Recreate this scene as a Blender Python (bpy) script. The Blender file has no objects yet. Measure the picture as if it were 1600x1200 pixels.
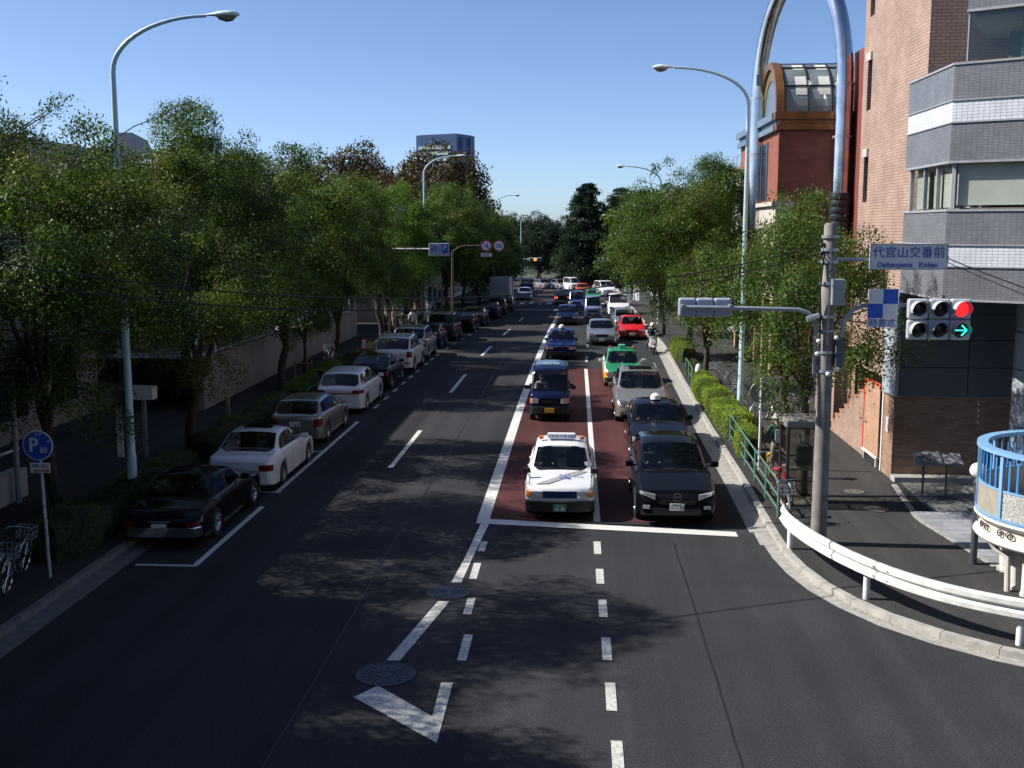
import bpy, bmesh, math, random
import numpy as np
from mathutils import Vector, Matrix

# ------------------------------------------------------------------ camera, sky, sun, exposure
scene = bpy.context.scene
COL = scene.collection
rad = math.radians
cam_d = bpy.data.cameras.new('camera')
cam = bpy.data.objects.new('camera', cam_d)
COL.objects.link(cam)
cam_d.sensor_width = 36.0
cam_d.lens = 39.15
cam_d.clip_end = 5000
cam.location = (0, 0, 6.9)                      # on the footbridge over the avenue
cam.rotation_euler = (rad(90 - 7.98), 0, rad(3.45))
scene.camera = cam

SUN_EL, SUN_AZ = 40.0, 2.3                      # sun stands to the left, a hair ahead of the camera
sun_from = Vector((-math.cos(rad(SUN_AZ)) * math.cos(rad(SUN_EL)), math.sin(rad(SUN_AZ)) * math.cos(rad(SUN_EL)), math.sin(rad(SUN_EL))))
world = bpy.data.worlds.new('World')
scene.world = world
world.use_nodes = True
wn = world.node_tree
bg = wn.nodes['Background']
sky = wn.nodes.new('ShaderNodeTexSky')
sky.sky_type = 'NISHITA'
sky.sun_disc = False
sky.sun_elevation = rad(SUN_EL)
sky.sun_rotation = math.atan2(sun_from.x, sun_from.y)
sky.altitude = 30
sky.air_density = 0.55
sky.dust_density = 0.6
sky.ozone_density = 4.0
wn.links.new(sky.outputs[0], bg.inputs[0])
bg.inputs[1].default_value = 0.118
sl = bpy.data.lights.new('sun', 'SUN')
sl.energy = 5.0
sl.angle = rad(0.5)
sl.color = (1.0, 0.955, 0.88)
sun = bpy.data.objects.new('sun', sl)
COL.objects.link(sun)
sun.rotation_euler = (-sun_from).to_track_quat('-Z', 'Y').to_euler()
scene.view_settings.view_transform = 'Standard'
scene.view_settings.look = 'None'
scene.view_settings.exposure = 0.55
scene.view_settings.gamma = 1.0
scene.cycles.use_denoising = True
scene.cycles.max_bounces = 6
scene.cycles.diffuse_bounces = 1
scene.cycles.transparent_max_bounces = 12
scene.cycles.sample_clamp_indirect = 6.0

# ------------------------------------------------------------------ helpers
rng = random.Random(7)
MATS = {}

def mat(name, col, rough=0.6, metal=0.0, var=0.12, scale=6.0, bump=0.0, bscale=60.0, coat=0.0, spec=0.5, emit=None, estr=0.0):
    if name in MATS:
        return MATS[name]
    m = bpy.data.materials.new(name)
    m.use_nodes = True
    nt = m.node_tree
    b = nt.nodes['Principled BSDF']
    b.inputs['Roughness'].default_value = rough
    b.inputs['Metallic'].default_value = metal
    b.inputs['Specular IOR Level'].default_value = spec
    b.inputs['Coat Weight'].default_value = coat
    b.inputs['Coat Roughness'].default_value = 0.04
    tc = nt.nodes.new('ShaderNodeTexCoord')
    n = nt.nodes.new('ShaderNodeTexNoise')
    n.inputs['Scale'].default_value = scale
    n.inputs['Detail'].default_value = 5
    nt.links.new(tc.outputs['Object'], n.inputs['Vector'])
    mx = nt.nodes.new('ShaderNodeMix')
    mx.data_type = 'RGBA'
    lo = [max(0, c * (1 - var)) for c in col]
    hi = [min(1, c * (1 + var)) for c in col]
    mx.inputs[6].default_value = (*lo, 1)
    mx.inputs[7].default_value = (*hi, 1)
    rp = nt.nodes.new('ShaderNodeMapRange')
    rp.inputs[1].default_value = 0.3
    rp.inputs[2].default_value = 0.7
    nt.links.new(n.outputs[0], rp.inputs[0])
    nt.links.new(rp.outputs[0], mx.inputs[0])
    nt.links.new(mx.outputs[2], b.inputs['Base Color'])
    if bump > 0:
        n2 = nt.nodes.new('ShaderNodeTexNoise')
        n2.inputs['Scale'].default_value = bscale
        n2.inputs['Detail'].default_value = 3
        nt.links.new(tc.outputs['Object'], n2.inputs['Vector'])
        bp = nt.nodes.new('ShaderNodeBump')
        bp.inputs['Strength'].default_value = bump
        bp.inputs['Distance'].default_value = 0.02
        nt.links.new(n2.outputs[0], bp.inputs['Height'])
        nt.links.new(bp.outputs[0], b.inputs['Normal'])
    if emit:
        b.inputs['Emission Color'].default_value = (*emit, 1)
        b.inputs['Emission Strength'].default_value = estr
    MATS[name] = m
    return m

def brick_mat(name, c1, c2, mortar, bw, bh, ms=0.01, rough=0.75, bump=0.5, spec=0.4, off=0.5, bias=0.0, along=(1.0, 1.0)):
    if name in MATS:
        return MATS[name]
    m = bpy.data.materials.new(name)
    m.use_nodes = True
    nt = m.node_tree
    b = nt.nodes['Principled BSDF']
    b.inputs['Roughness'].default_value = rough
    b.inputs['Specular IOR Level'].default_value = spec
    geo = nt.nodes.new('ShaderNodeNewGeometry')
    sp = nt.nodes.new('ShaderNodeSeparateXYZ')
    nt.links.new(geo.outputs['Position'], sp.inputs[0])
    ad = nt.nodes.new('ShaderNodeMath')
    for k_ in (0, 1):
        mk = nt.nodes.new('ShaderNodeMath'); mk.operation = 'MULTIPLY'; mk.inputs[1].default_value = along[k_]
        nt.links.new(sp.outputs[k_], mk.inputs[0]); nt.links.new(mk.outputs[0], ad.inputs[k_])
    cb = nt.nodes.new('ShaderNodeCombineXYZ')
    nt.links.new(ad.outputs[0], cb.inputs[0])
    nt.links.new(sp.outputs[2], cb.inputs[1])
    br = nt.nodes.new('ShaderNodeTexBrick')
    br.inputs['Color1'].default_value = (*c1, 1)
    br.inputs['Color2'].default_value = (*c2, 1)
    br.inputs['Mortar'].default_value = (*mortar, 1)
    br.inputs['Scale'].default_value = 1.0
    br.inputs['Mortar Size'].default_value = ms
    br.inputs['Brick Width'].default_value = bw
    br.inputs['Row Height'].default_value = bh
    br.inputs['Bias'].default_value = bias
    br.offset = off
    nt.links.new(cb.outputs[0], br.inputs['Vector'])
    no = nt.nodes.new('ShaderNodeTexNoise')
    no.inputs['Scale'].default_value = 1.3
    no.inputs['Detail'].default_value = 6
    nt.links.new(geo.outputs['Position'], no.inputs['Vector'])
    mp = nt.nodes.new('ShaderNodeMapRange')
    mp.inputs[1].default_value = 0.3
    mp.inputs[2].default_value = 0.7
    mp.inputs[3].default_value = 0.82
    mp.inputs[4].default_value = 1.1
    nt.links.new(no.outputs[0], mp.inputs[0])
    mu = nt.nodes.new('ShaderNodeMix')
    mu.data_type = 'RGBA'
    mu.blend_type = 'MULTIPLY'
    mu.inputs[0].default_value = 1.0
    nt.links.new(br.outputs[0], mu.inputs[6])
    nt.links.new(mp.outputs[0], mu.inputs[7])
    nt.links.new(mu.outputs[2], b.inputs['Base Color'])
    bp = nt.nodes.new('ShaderNodeBump')
    bp.invert = True
    bp.inputs['Strength'].default_value = bump
    bp.inputs['Distance'].default_value = 0.01
    nt.links.new(br.outputs['Fac'], bp.inputs['Height'])
    nt.links.new(bp.outputs[0], b.inputs['Normal'])
    MATS[name] = m
    return m

def gz(y):
    """height of the avenue: level near the bridge, falling gently further on"""
    y = np.asarray(y, dtype=float)
    z = np.where(y < 45, 0.0, np.where(y < 75, -(np.clip(y, 45, 75) - 45) ** 2 * 0.02 / 60, -0.3 - 0.02 * (np.clip(y, 75, 240) - 75)))
    return float(z) if z.ndim == 0 else z

class MB:
    """collects shapes, builds one mesh object"""
    def __init__(self):
        self.v = []; self.f = []; self.m = []
    def add(self, vs, fs, m=0):
        o = len(self.v)
        self.v.extend([tuple(p) for p in vs])
        for q in fs:
            self.f.append(tuple(i + o for i in q)); self.m.append(m)
        return self
    def box(self, c, s, rz=0.0, rx=0.0, ry=0.0, m=0):
        hx, hy, hz = s[0] / 2, s[1] / 2, s[2] / 2
        vs = [(-hx, -hy, -hz), (hx, -hy, -hz), (hx, hy, -hz), (-hx, hy, -hz), (-hx, -hy, hz), (hx, -hy, hz), (hx, hy, hz), (-hx, hy, hz)]
        if rx or ry or rz:
            R = Matrix.Rotation(rz, 3, 'Z') @ Matrix.Rotation(ry, 3, 'Y') @ Matrix.Rotation(rx, 3, 'X')
            vs = [R @ Vector(p) for p in vs]
        vs = [(p[0] + c[0], p[1] + c[1], p[2] + c[2]) for p in vs]
        return self.add(vs, [(0, 3, 2, 1), (4, 5, 6, 7), (0, 1, 5, 4), (1, 2, 6, 5), (2, 3, 7, 6), (3, 0, 4, 7)], m)
    def bb(self, x0, x1, y0, y1, z0, z1, m=0):
        return self.box(((x0 + x1) / 2, (y0 + y1) / 2, (z0 + z1) / 2), (x1 - x0, y1 - y0, z1 - z0), m=m)
    def tube(self, path, r, n=10, cap=True, m=0, closed=False):
        P = [Vector(p) for p in path]
        rs = r if hasattr(r, '__len__') else [r] * len(P)
        rings = []
        up = None
        for i, p in enumerate(P):
            if closed:
                t = P[(i + 1) % len(P)] - P[i - 1]
            else:
                t = P[min(i + 1, len(P) - 1)] - P[max(i - 1, 0)]
            if t.length < 1e-9: t = Vector((0, 0, 1))
            t.normalize()
            if up is None:
                up = Vector((0, 0, 1)) if abs(t.z) < 0.9 else Vector((1, 0, 0))
            a = up - t * up.dot(t)
            if a.length < 1e-6:
                a = Vector((1, 0, 0)) - t * t.x
            a.normalize(); b = t.cross(a); up = a
            rings.append([p + (a * math.cos(2 * math.pi * k / n) + b * math.sin(2 * math.pi * k / n)) * rs[i] for k in range(n)])
        vs = [q for rg in rings for q in rg]
        fs = []
        nr = len(P)
        for i in range(nr if closed else nr - 1):
            j = (i + 1) % nr
            for k in range(n):
                fs.append((i * n + k, i * n + (k + 1) % n, j * n + (k + 1) % n, j * n + k))
        if cap and not closed:
            fs.append(tuple(range(n - 1, -1, -1))); fs.append(tuple((nr - 1) * n + k for k in range(n)))
        return self.add(vs, fs, m)
    def lathe(self, prof, c=(0, 0, 0), n=16, m=0, axis='Z', caps=True):
        vs = []
        for r, z in prof:
            for k in range(n):
                a = 2 * math.pi * k / n
                p = (r * math.cos(a), r * math.sin(a), z)
                if axis == 'X': p = (p[2], p[0], p[1])
                if axis == 'Y': p = (p[0], -p[2], p[1])
                vs.append((p[0] + c[0], p[1] + c[1], p[2] + c[2]))
        fs = []
        for i in range(len(prof) - 1):
            for k in range(n):
                fs.append((i * n + k, i * n + (k + 1) % n, (i + 1) * n + (k + 1) % n, (i + 1) * n + k))
        if caps:
            fs.append(tuple(range(n - 1, -1, -1))); fs.append(tuple((len(prof) - 1) * n + k for k in range(n)))
        return self.add(vs, fs, m)
    def prism(self, poly, z0, z1, m=0):
        n = len(poly)
        vs = [(x, y, z0) for x, y in poly] + [(x, y, z1) for x, y in poly]
        fs = [tuple(range(n - 1, -1, -1)), tuple(range(n, 2 * n))] + [(i, (i + 1) % n, n + (i + 1) % n, n + i) for i in range(n)]
        return self.add(vs, fs, m)
    def sheet(self, L, R, zoff, m=0):
        """strip between two polylines, laid on the ground"""
        n = len(L)
        vs = [(x, y, gz(y) + zoff) for x, y in L] + [(x, y, gz(y) + zoff) for x, y in R]
        return self.add(vs, [(i, n + i, n + i + 1, i + 1) for i in range(n - 1)], m)
    def build(self, name, mats, parent=None, smooth=False, bevel=0.0, ang=35, seg=2, world=True):
        me = bpy.data.meshes.new(name)
        off = Vector((0, 0, 0))
        if parent is not None and world:
            p = parent
            while p is not None:
                off += p.location; p = p.parent
        vs = self.v if off.length == 0 else [(a[0] - off.x, a[1] - off.y, a[2] - off.z) for a in self.v]
        me.from_pydata(vs, [], self.f)
        if not isinstance(mats, (list, tuple)): mats = [mats]
        for k in mats: me.materials.append(k)
        if len(mats) > 1: me.polygons.foreach_set('material_index', self.m)
        if smooth:
            me.polygons.foreach_set('use_smooth', [True] * len(me.polygons))
            me.set_sharp_from_angle(angle=rad(ang))
        me.update()
        o = bpy.data.objects.new(name, me)
        COL.objects.link(o)
        if parent is not None: o.parent = parent
        if bevel > 0:
            bv = o.modifiers.new('bevel', 'BEVEL'); bv.width = bevel; bv.segments = seg; bv.limit_method = 'ANGLE'
        return o

def tag(o, label=None, cat=None, group=None, kind=None):
    if label: o['label'] = label
    if cat: o['category'] = cat
    if group: o['group'] = group
    if kind: o['kind'] = kind
    return o

def thing(name, label, cat, loc=(0, 0, 0), rz=0.0, group=None, kind=None):
    o = bpy.data.objects.new(name, None)
    o.empty_display_size = 0.2
    COL.objects.link(o)
    o.location = loc
    o.rotation_euler = (0, 0, rz)
    return tag(o, label, cat, group, kind)

def link(name, me, parent, loc=(0, 0, 0), rz=0.0):
    o = bpy.data.objects.new(name, me)
    COL.objects.link(o)
    o.parent = parent
    o.location = loc
    o.rotation_euler = (0, 0, rz)
    return o

def text_mesh(body, size, depth=0.004, align='CENTER', sx=1.0, bold=0.0):
    """lettering as a mesh lying in the local XY plane"""
    cu = bpy.data.curves.new('lettering', 'FONT')
    cu.body = body; cu.size = size; cu.align_x = align; cu.align_y = 'CENTER'; cu.extrude = depth / 2
    cu.resolution_u = 3
    cu.offset = bold
    o = bpy.data.objects.new('lettering', cu)
    COL.objects.link(o)
    dg = bpy.context.evaluated_depsgraph_get()
    me = bpy.data.meshes.new_from_object(o.evaluated_get(dg))
    bpy.data.objects.remove(o)
    me.transform(Matrix.Scale(sx, 4, (1, 0, 0)))
    return me

def put_text(body, size, parent, loc, material, normal='-Y', sx=1.0, bold=0.0, tilt=0.0, yaw=0.0, name='lettering', align='CENTER'):
    me = text_mesh(body, size, sx=sx, bold=bold, align=align)
    me.materials.clear(); me.materials.append(material)
    o = bpy.data.objects.new(name, me)
    COL.objects.link(o)
    if parent is not None: o.parent = parent
    o.location = loc
    o.rotation_euler = (rad(90) + tilt, 0, yaw + (math.pi if normal == '+Y' else 0))
    return o

# common materials
WHITE = mat('white_paint', (0.8, 0.8, 0.78), 0.45, var=0.06)
OFFWHITE = mat('cream_paint', (0.72, 0.68, 0.6), 0.5, var=0.08)
BLACK = mat('black_plastic', (0.012, 0.012, 0.013), 0.45, var=0.2)
RUBBER = mat('tyre_rubber', (0.014, 0.014, 0.015), 0.8, var=0.3, bump=0.2)
CHROME = mat('chrome', (0.75, 0.76, 0.78), 0.08, 1.0, var=0.04)
STEEL = mat('galvanised_steel', (0.42, 0.45, 0.48), 0.4, 0.6, var=0.15, scale=9)
GREYMETAL = mat('grey_painted_metal', (0.32, 0.36, 0.40), 0.4, 0.2, var=0.1)
ALU = mat('alloy_rim', (0.5, 0.51, 0.52), 0.3, 0.9, var=0.08)
LAMPBLUE = mat('pale_blue_green_pole_paint', (0.42, 0.60, 0.62), 0.4, 0.0, var=0.08, spec=0.6)
CONCRETE = mat('concrete', (0.36, 0.35, 0.33), 0.85, var=0.15, scale=3, bump=0.15)
SHADEKERB = mat('shade_darkened_kerb_concrete', (0.15, 0.145, 0.135), 0.9, var=0.3, scale=4, bump=0.2)  # kerb concrete with the left side's shade put into its colour
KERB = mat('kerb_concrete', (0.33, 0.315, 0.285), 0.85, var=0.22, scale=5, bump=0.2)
BARK = mat('bark', (0.055, 0.042, 0.032), 0.9, var=0.45, scale=14, bump=0.8, bscale=30)
BLUEINK = mat('blue_sign_ink', (0.03, 0.09, 0.42), 0.5, var=0.04)
REDINK = mat('red_sign_ink', (0.55, 0.02, 0.03), 0.5, var=0.05)
SIGNWHITE = mat('sign_white', (0.75, 0.76, 0.76), 0.45, var=0.04)
SIGNBLUE = mat('sign_blue', (0.02, 0.11, 0.55), 0.4, var=0.05)
SKIN = mat('skin', (0.5, 0.3, 0.2), 0.55, var=0.06)
HAIR = mat('black_hair', (0.012, 0.01, 0.009), 0.5, var=0.3)
DARKGLASS = mat('dark_window_glass', (0.012, 0.016, 0.02), 0.04, 0.0, var=0.3, scale=0.7, spec=0.8)
# ------------------------------------------------------------------ the ground
def asphalt_mat(name, c0, c1, speck=0.5, rough=0.85):
    m = bpy.data.materials.new(name)
    m.use_nodes = True
    nt = m.node_tree
    b = nt.nodes['Principled BSDF']
    geo = nt.nodes.new('ShaderNodeNewGeometry')
    def noise(s, d, r=0.6):
        n = nt.nodes.new('ShaderNodeTexNoise')
        n.inputs['Scale'].default_value = s; n.inputs['Detail'].default_value = d; n.inputs['Roughness'].default_value = r
        nt.links.new(geo.outputs['Position'], n.inputs['Vector'])
        return n
    mpv = nt.nodes.new('ShaderNodeMapping'); mpv.inputs['Scale'].default_value = (1.6, 0.045, 1)
    nt.links.new(geo.outputs['Position'], mpv.inputs[0])
    trk = nt.nodes.new('ShaderNodeTexNoise'); trk.inputs['Scale'].default_value = 1.0; trk.inputs['Detail'].default_value = 4
    nt.links.new(mpv.outputs[0], trk.inputs['Vector'])
    rt = nt.nodes.new('ShaderNodeMapRange'); rt.inputs[1].default_value = 0.32; rt.inputs[2].default_value = 0.68; rt.inputs[3].default_value = 0.82; rt.inputs[4].default_value = 1.16
    nt.links.new(trk.outputs[0], rt.inputs[0])
    big = noise(0.22, 6); fine = noise(28, 3, 0.8); grit = noise(95, 2, 0.8)
    r1 = nt.nodes.new('ShaderNodeMapRange'); r1.inputs[1].default_value = 0.3; r1.inputs[2].default_value = 0.7
    nt.links.new(big.outputs[0], r1.inputs[0])
    mx = nt.nodes.new('ShaderNodeMix'); mx.data_type = 'RGBA'
    mx.inputs[6].default_value = (*c0, 1); mx.inputs[7].default_value = (*c1, 1)
    nt.links.new(r1.outputs[0], mx.inputs[0])
    r2 = nt.nodes.new('ShaderNodeMapRange'); r2.inputs[1].default_value = 0.25; r2.inputs[2].default_value = 0.75
    r2.inputs[3].default_value = 1 - speck; r2.inputs[4].default_value = 1 + speck
    nt.links.new(fine.outputs[0], r2.inputs[0])
    r3 = nt.nodes.new('ShaderNodeMapRange'); r3.inputs[1].default_value = 0.3; r3.inputs[2].default_value = 0.72
    r3.inputs[3].default_value = 1 - speck; r3.inputs[4].default_value = 1 + speck * 1.2
    nt.links.new(grit.outputs[0], r3.inputs[0])
    mu = nt.nodes.new('ShaderNodeMath'); mu.operation = 'MULTIPLY'
    nt.links.new(r2.outputs[0], mu.inputs[0]); nt.links.new(r3.outputs[0], mu.inputs[1])
    m3 = nt.nodes.new('ShaderNodeMath'); m3.operation = 'MULTIPLY'
    nt.links.new(mu.outputs[0], m3.inputs[0]); nt.links.new(rt.outputs[0], m3.inputs[1])
    m2 = nt.nodes.new('ShaderNodeMix'); m2.data_type = 'RGBA'; m2.blend_type = 'MULTIPLY'; m2.inputs[0].default_value = 1
    nt.links.new(mx.outputs[2], m2.inputs[6]); nt.links.new(m3.outputs[0], m2.inputs[7])
    nt.links.new(m2.outputs[2], b.inputs['Base Color'])
    b.inputs['Roughness'].default_value = rough
    b.inputs['Specular IOR Level'].default_value = 0.12
    bp = nt.nodes.new('ShaderNodeBump'); bp.inputs['Strength'].default_value = 0.35; bp.inputs['Distance'].default_value = 0.008
    nt.links.new(grit.outputs[0], bp.inputs['Height']); nt.links.new(bp.outputs[0], b.inputs['Normal'])
    MATS[name] = m
    return m

def worn_paint(name, col, wear=0.52, under=(0.05, 0.05, 0.055)):
    m = bpy.data.materials.new(name)
    m.use_nodes = True
    nt = m.node_tree
    b = nt.nodes['Principled BSDF']
    b.inputs['Roughness'].default_value = 0.65
    geo = nt.nodes.new('ShaderNodeNewGeometry')
    n = nt.nodes.new('ShaderNodeTexNoise'); n.inputs['Scale'].default_value = 22; n.inputs['Detail'].default_value = 8; n.inputs['Roughness'].default_value = 0.75
    nt.links.new(geo.outputs['Position'], n.inputs['Vector'])
    r = nt.nodes.new('ShaderNodeMapRange'); r.inputs[1].default_value = wear; r.inputs[2].default_value = wear + 0.16
    nt.links.new(n.outputs[0], r.inputs[0])
    mx = nt.nodes.new('ShaderNodeMix'); mx.data_type = 'RGBA'
    mx.inputs[6].default_value = (*col, 1); mx.inputs[7].default_value = (*under, 1)
    nt.links.new(r.outputs[0], mx.inputs[0]); nt.links.new(mx.outputs[2], b.inputs['Base Color'])
    MATS[name] = m
    return m

ASPHALT = asphalt_mat('road_asphalt', (0.029, 0.030, 0.033), (0.045, 0.046, 0.050), 0.62)
WALK = asphalt_mat('footway_asphalt', (0.042, 0.041, 0.040), (0.058, 0.056, 0.055), 0.3)
RED = asphalt_mat('red_asphalt', (0.062, 0.024, 0.024), (0.090, 0.034, 0.033), 0.4)
LINE = worn_paint('road_paint', (0.62, 0.62, 0.59), 0.57)
OLDLINE = worn_paint('worn_road_paint', (0.56, 0.56, 0.52), 0.505)

mb = MB()
ys = [-25, 0, 15, 30, 45] + [45 + 3 * k for k in range(1, 11)] + [85, 100, 130, 170, 210, 240]
mb.sheet([(-70, y) for y in ys], [(70, y) for y in ys], 0.0)
tag(mb.build('road', ASPHALT), 'dark asphalt avenue running away from the bridge', 'road', kind='structure')
mb = MB()
mb.add([(-3000, -500, -4.2), (3000, -500, -4.2), (3000, 4500, -4.2), (-3000, 4500, -4.2)], [(0, 1, 2, 3)])
tag(mb.build('ground', mat('far_ground', (0.09, 0.1, 0.07), 0.9)), 'far ground of the city stretching to the horizon', 'ground', kind='structure')

# kerb lines (front edge of the kerb)
RK_STRAIGHT = [(5.6, 172), (5.35, 150), (5.25, 130), (5.08, 92), (4.98, 66), (4.62, 50), (4.46, 38), (4.42, 30), (4.36, 26.0)]
RK_CORNER = [(4.34, 23.4), (4.43, 22.3), (4.6, 21.25), (5.0, 20.1), (5.6, 19.0), (6.4, 18.15), (7.15, 17.55), (8.2, 16.95), (9.6, 16.4), (12.5, 15.4), (17, 14.2)]
LK = [(-9.75, -12), (-9.72, 10), (-9.7, 30), (-9.68, 62), (-9.3, 74), (-8.6, 92), (-8.1, 110), (-8.0, 130), (-8.3, 150), (-8.2, 162), (-6.8, 170), (-3.0, 172.5), (3, 171)]

def resample(poly, step):
    P = [Vector((x, y, 0)) for x, y in poly]
    out = [P[0]]; acc = 0.0
    for a, b in zip(P[:-1], P[1:]):
        L = (b - a).length; t = step - acc
        while t <= L:
            out.append(a + (b - a) * (t / L)); t += step
        acc = (acc + L) % step
    return out

def smooth_line(poly, it=2):
    p = [Vector((x, y, 0)) for x, y in poly]
    for _ in range(it):
        q = [p[0]]
        for a, b in zip(p[:-1], p[1:]):
            q += [a.lerp(b, 0.25), a.lerp(b, 0.75)]
        q.append(p[-1]); p = q
    return [(a.x, a.y) for a in p]

def kerb_run(pname, label, line, side, near, gutter, KERB=KERB):
    """kerb stones and gutter slabs, single pieces where they can be told apart"""
    par = thing(pname, label, 'kerb', kind='structure')
    pts = resample(line, 1.0)
    rest = MB()
    nrms = []
    for i in range(len(pts)):
        d = (pts[min(i + 1, len(pts) - 1)] - pts[max(i - 1, 0)]).normalized()
        nrms.append(Vector((-d.y, d.x, 0)) * side)                        # points to the footway
    for i in range(len(pts) - 1):
        a, b = pts[i], pts[i + 1]
        near_piece = near(a.y, a.x)
        g = 0.003 if near_piece else 0.0
        dz = rng.uniform(-0.003, 0.003)
        d = (b - a).normalized(); a2 = a + d * g; b2 = b - d * g
        def pt(base, nr, off, z): return (base.x + nr.x * off, base.y + nr.y * off, gz(base.y) + z)
        def bar(prof, fs, mbx):
            vs = [pt(a2, nrms[i], o, z) for o, z in prof] + [pt(b2, nrms[i + 1], o, z) for o, z in prof]
            mbx.add(vs, fs)
        m1 = MB() if near_piece else rest
        bar([(0.0, -0.05), (0.02, 0.125 + dz), (0.17, 0.135 + dz), (0.17, -0.05)], [(0, 1, 5, 4), (1, 2, 6, 5), (2, 3, 7, 6), (0, 3, 2, 1), (4, 5, 6, 7)], m1)
        if near_piece: m1.build('kerb_stone', KERB, par, bevel=0.008)
        if gutter:
            m1 = MB() if near_piece else rest
            gutter = .25 if (side > 0 and a.y < 24.5) else (.33 if (side > 0 and a.y < 26) else .42)
            bar([(-gutter, -0.05), (-gutter, 0.006), (-0.004, 0.016)], [(1, 2, 5, 4), (0, 1, 4, 3)], m1)
            if near_piece: m1.build('gutter_slab', KERB, par)
    tag(rest.build('far_kerb_stones', KERB, par), kind='stuff')
    return par
rk_line = RK_STRAIGHT + smooth_line(RK_CORNER)
kerb_run('kerb_right', 'pale concrete kerb and gutter curving round the right corner', rk_line, 1, lambda y, x: y < 62, 0.5)
kerb_run('kerb_left', 'shaded concrete kerb along the parked cars', LK[::-1], -1, lambda y, x: 14 < y < 40, 0.4, SHADEKERB)

# footways
mb = MB()
corner = [(x, y) for x, y in rk_line if y < 38.1]
pol = [(x + 0.15, y) for x, y in corner if y > 23] + [(x + 0.1, y + 0.12) for x, y in corner if y <= 23] + [(60, 5), (60, 38)]
mb.prism(pol[::-1], -0.2, 0.12)
far = [p for p in RK_STRAIGHT if p[1] >= 38][::-1]
yy = [38, 42, 46, 50, 55, 60, 66, 72, 80, 92, 110, 130, 150, 172]
fx = np.interp(yy, [p[1] for p in far], [p[0] for p in far])
mb.sheet([(x + 0.15, y) for x, y in zip(fx, yy)], [(60, y) for y in yy], 0.12)
tag(mb.build('footway_right', WALK), 'grey asphalt footway on the sunlit right side', 'pavement', kind='structure')
mb = MB()
ly = [-12, 0, 20, 45, 50, 55, 60, 66, 74, 80, 92, 110, 130, 150, 162]
lx = np.interp(ly, [p[1] for p in LK[:10]], [p[0] for p in LK[:10]])
mb.sheet([(-60, y) for y in ly], [(x - 0.15, y) for x, y in zip(lx, ly)], 0.12)
mb.add([(-60, 162, gz(162) + .12), (-8.3, 162, gz(162) + .12), (-6.8, 170.3, gz(170) + .12), (-3, 172.8, gz(172) + .12), (3, 171.3, gz(171) + .12), (40, 160, gz(165) + .12), (60, 230, gz(230) + .12), (-60, 230, gz(230) + .12)], [(0, 1, 2, 3, 4, 5, 6, 7)])
tag(mb.build('footway_left', WALK), 'shaded asphalt footway on the left side', 'pavement', kind='structure')

# red lanes in front of the stop line
mb = MB()
ry = [25.75, 35, 45, 48, 51, 55.2]
rx0 = [-2.08, -2.1, -2.1, -2.1, -2.1, -2.05]
rx1 = [3.62, 3.68, 3.8, 3.85, 3.95, 4.05]
mb.sheet(list(zip(rx0, ry)), list(zip(rx1, ry)), 0.005)
tag(mb.build('red_lane_surface', RED), 'dark red asphalt of the two lanes before the stop line', 'road surface', kind='structure')

# resurfaced patches and a trench seam
PATCH = asphalt_mat('patched_asphalt', (0.024, 0.025, 0.027), (0.032, 0.033, 0.036), 0.34)
OILY = asphalt_mat('brownish_stained_asphalt', (0.040, 0.034, 0.030), (0.052, 0.042, 0.036), 0.34)
for nm_, pts_, m_ in (('asphalt_patch', [(-7.4, 30.5), (-5.7, 30.3), (-5.6, 42.6), (-7.3, 42.8)], PATCH), ('asphalt_patch', [(-4.9, 48.5), (-2.9, 48.4), (-2.9, 61), (-4.8, 61.2)], PATCH),
                      ('asphalt_patch', [(-5.0, 62.5), (.1, 62.3), (.1, 63.1), (-5.0, 63.3)], PATCH), ('stained_patch', [(-5.6, 53.2), (-4.4, 53.0), (-4.2, 57.4), (-5.5, 57.6)], OILY)):
    b = MB(); b.add([(x, y, gz(y) + .0042) for x, y in pts_], [(0, 1, 2, 3)]); tag(b.build(nm_, m_), 'darker resurfaced rectangle of asphalt' if m_ is PATCH else 'brownish stained area of asphalt in the left lane', 'road surface', kind='structure')
SEAL = mat('bitumen_seal', (.012, .012, .013), .5, var=.3, scale=6)
for x_, y0_, y1_ in ((-4.05, 12.5, 24.9), (-4.0, 27, 60), (2.15, 11, 24.2), (-6.6, 13, 30), (1.95, 57, 100)):
    b = MB(); pl = np.arange(y0_, y1_, .5); off = np.cumsum(np.random.RandomState(int(y0_ * 7)).normal(0, .006, len(pl)))
    b.sheet([(x_ + o, y) for o, y in zip(off, pl)], [(x_ + o + .028, y) for o, y in zip(off, pl)], .0062); tag(b.build('asphalt_seam', SEAL), 'thin dark sealed joint running along the lane', 'road surface', kind='structure')
# painted markings
marks = thing('road_markings', 'white painted lines of the avenue', 'road marking', kind='structure')
def line_strip(name, cx, ys_, w, m=LINE, z=0.010):
    b = MB()
    n = max(2, int((ys_[1] - ys_[0]) / 3) + 1)
    yy_ = np.linspace(ys_[0], ys_[1], n)
    xs_ = [cx(y) if callable(cx) else cx for y in yy_]
    b.sheet([(x - w / 2, y) for x, y in zip(xs_, yy_)], [(x + w / 2, y) for x, y in zip(xs_, yy_)], z)
    return b.build(name, m, marks)
def poly_mark(name, pts, m=LINE, z=0.010):
    b = MB()
    b.add([(x, y, gz(y) + z) for x, y in pts], [tuple(range(len(pts)))])
    if sum((pts[i][0] * pts[(i + 1) % len(pts)][1] - pts[(i + 1) % len(pts)][0] * pts[i][1]) for i in range(len(pts))) < 0:
        b.f = [tuple(reversed(q)) for q in b.f]
    return b.build(name, m, marks)
cl = lambda y: float(np.interp(y, [20, 45, 63, 78, 95, 107], [-2.24, -2.24, -2.18, -2.08, -1.9, -1.75]))
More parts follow.
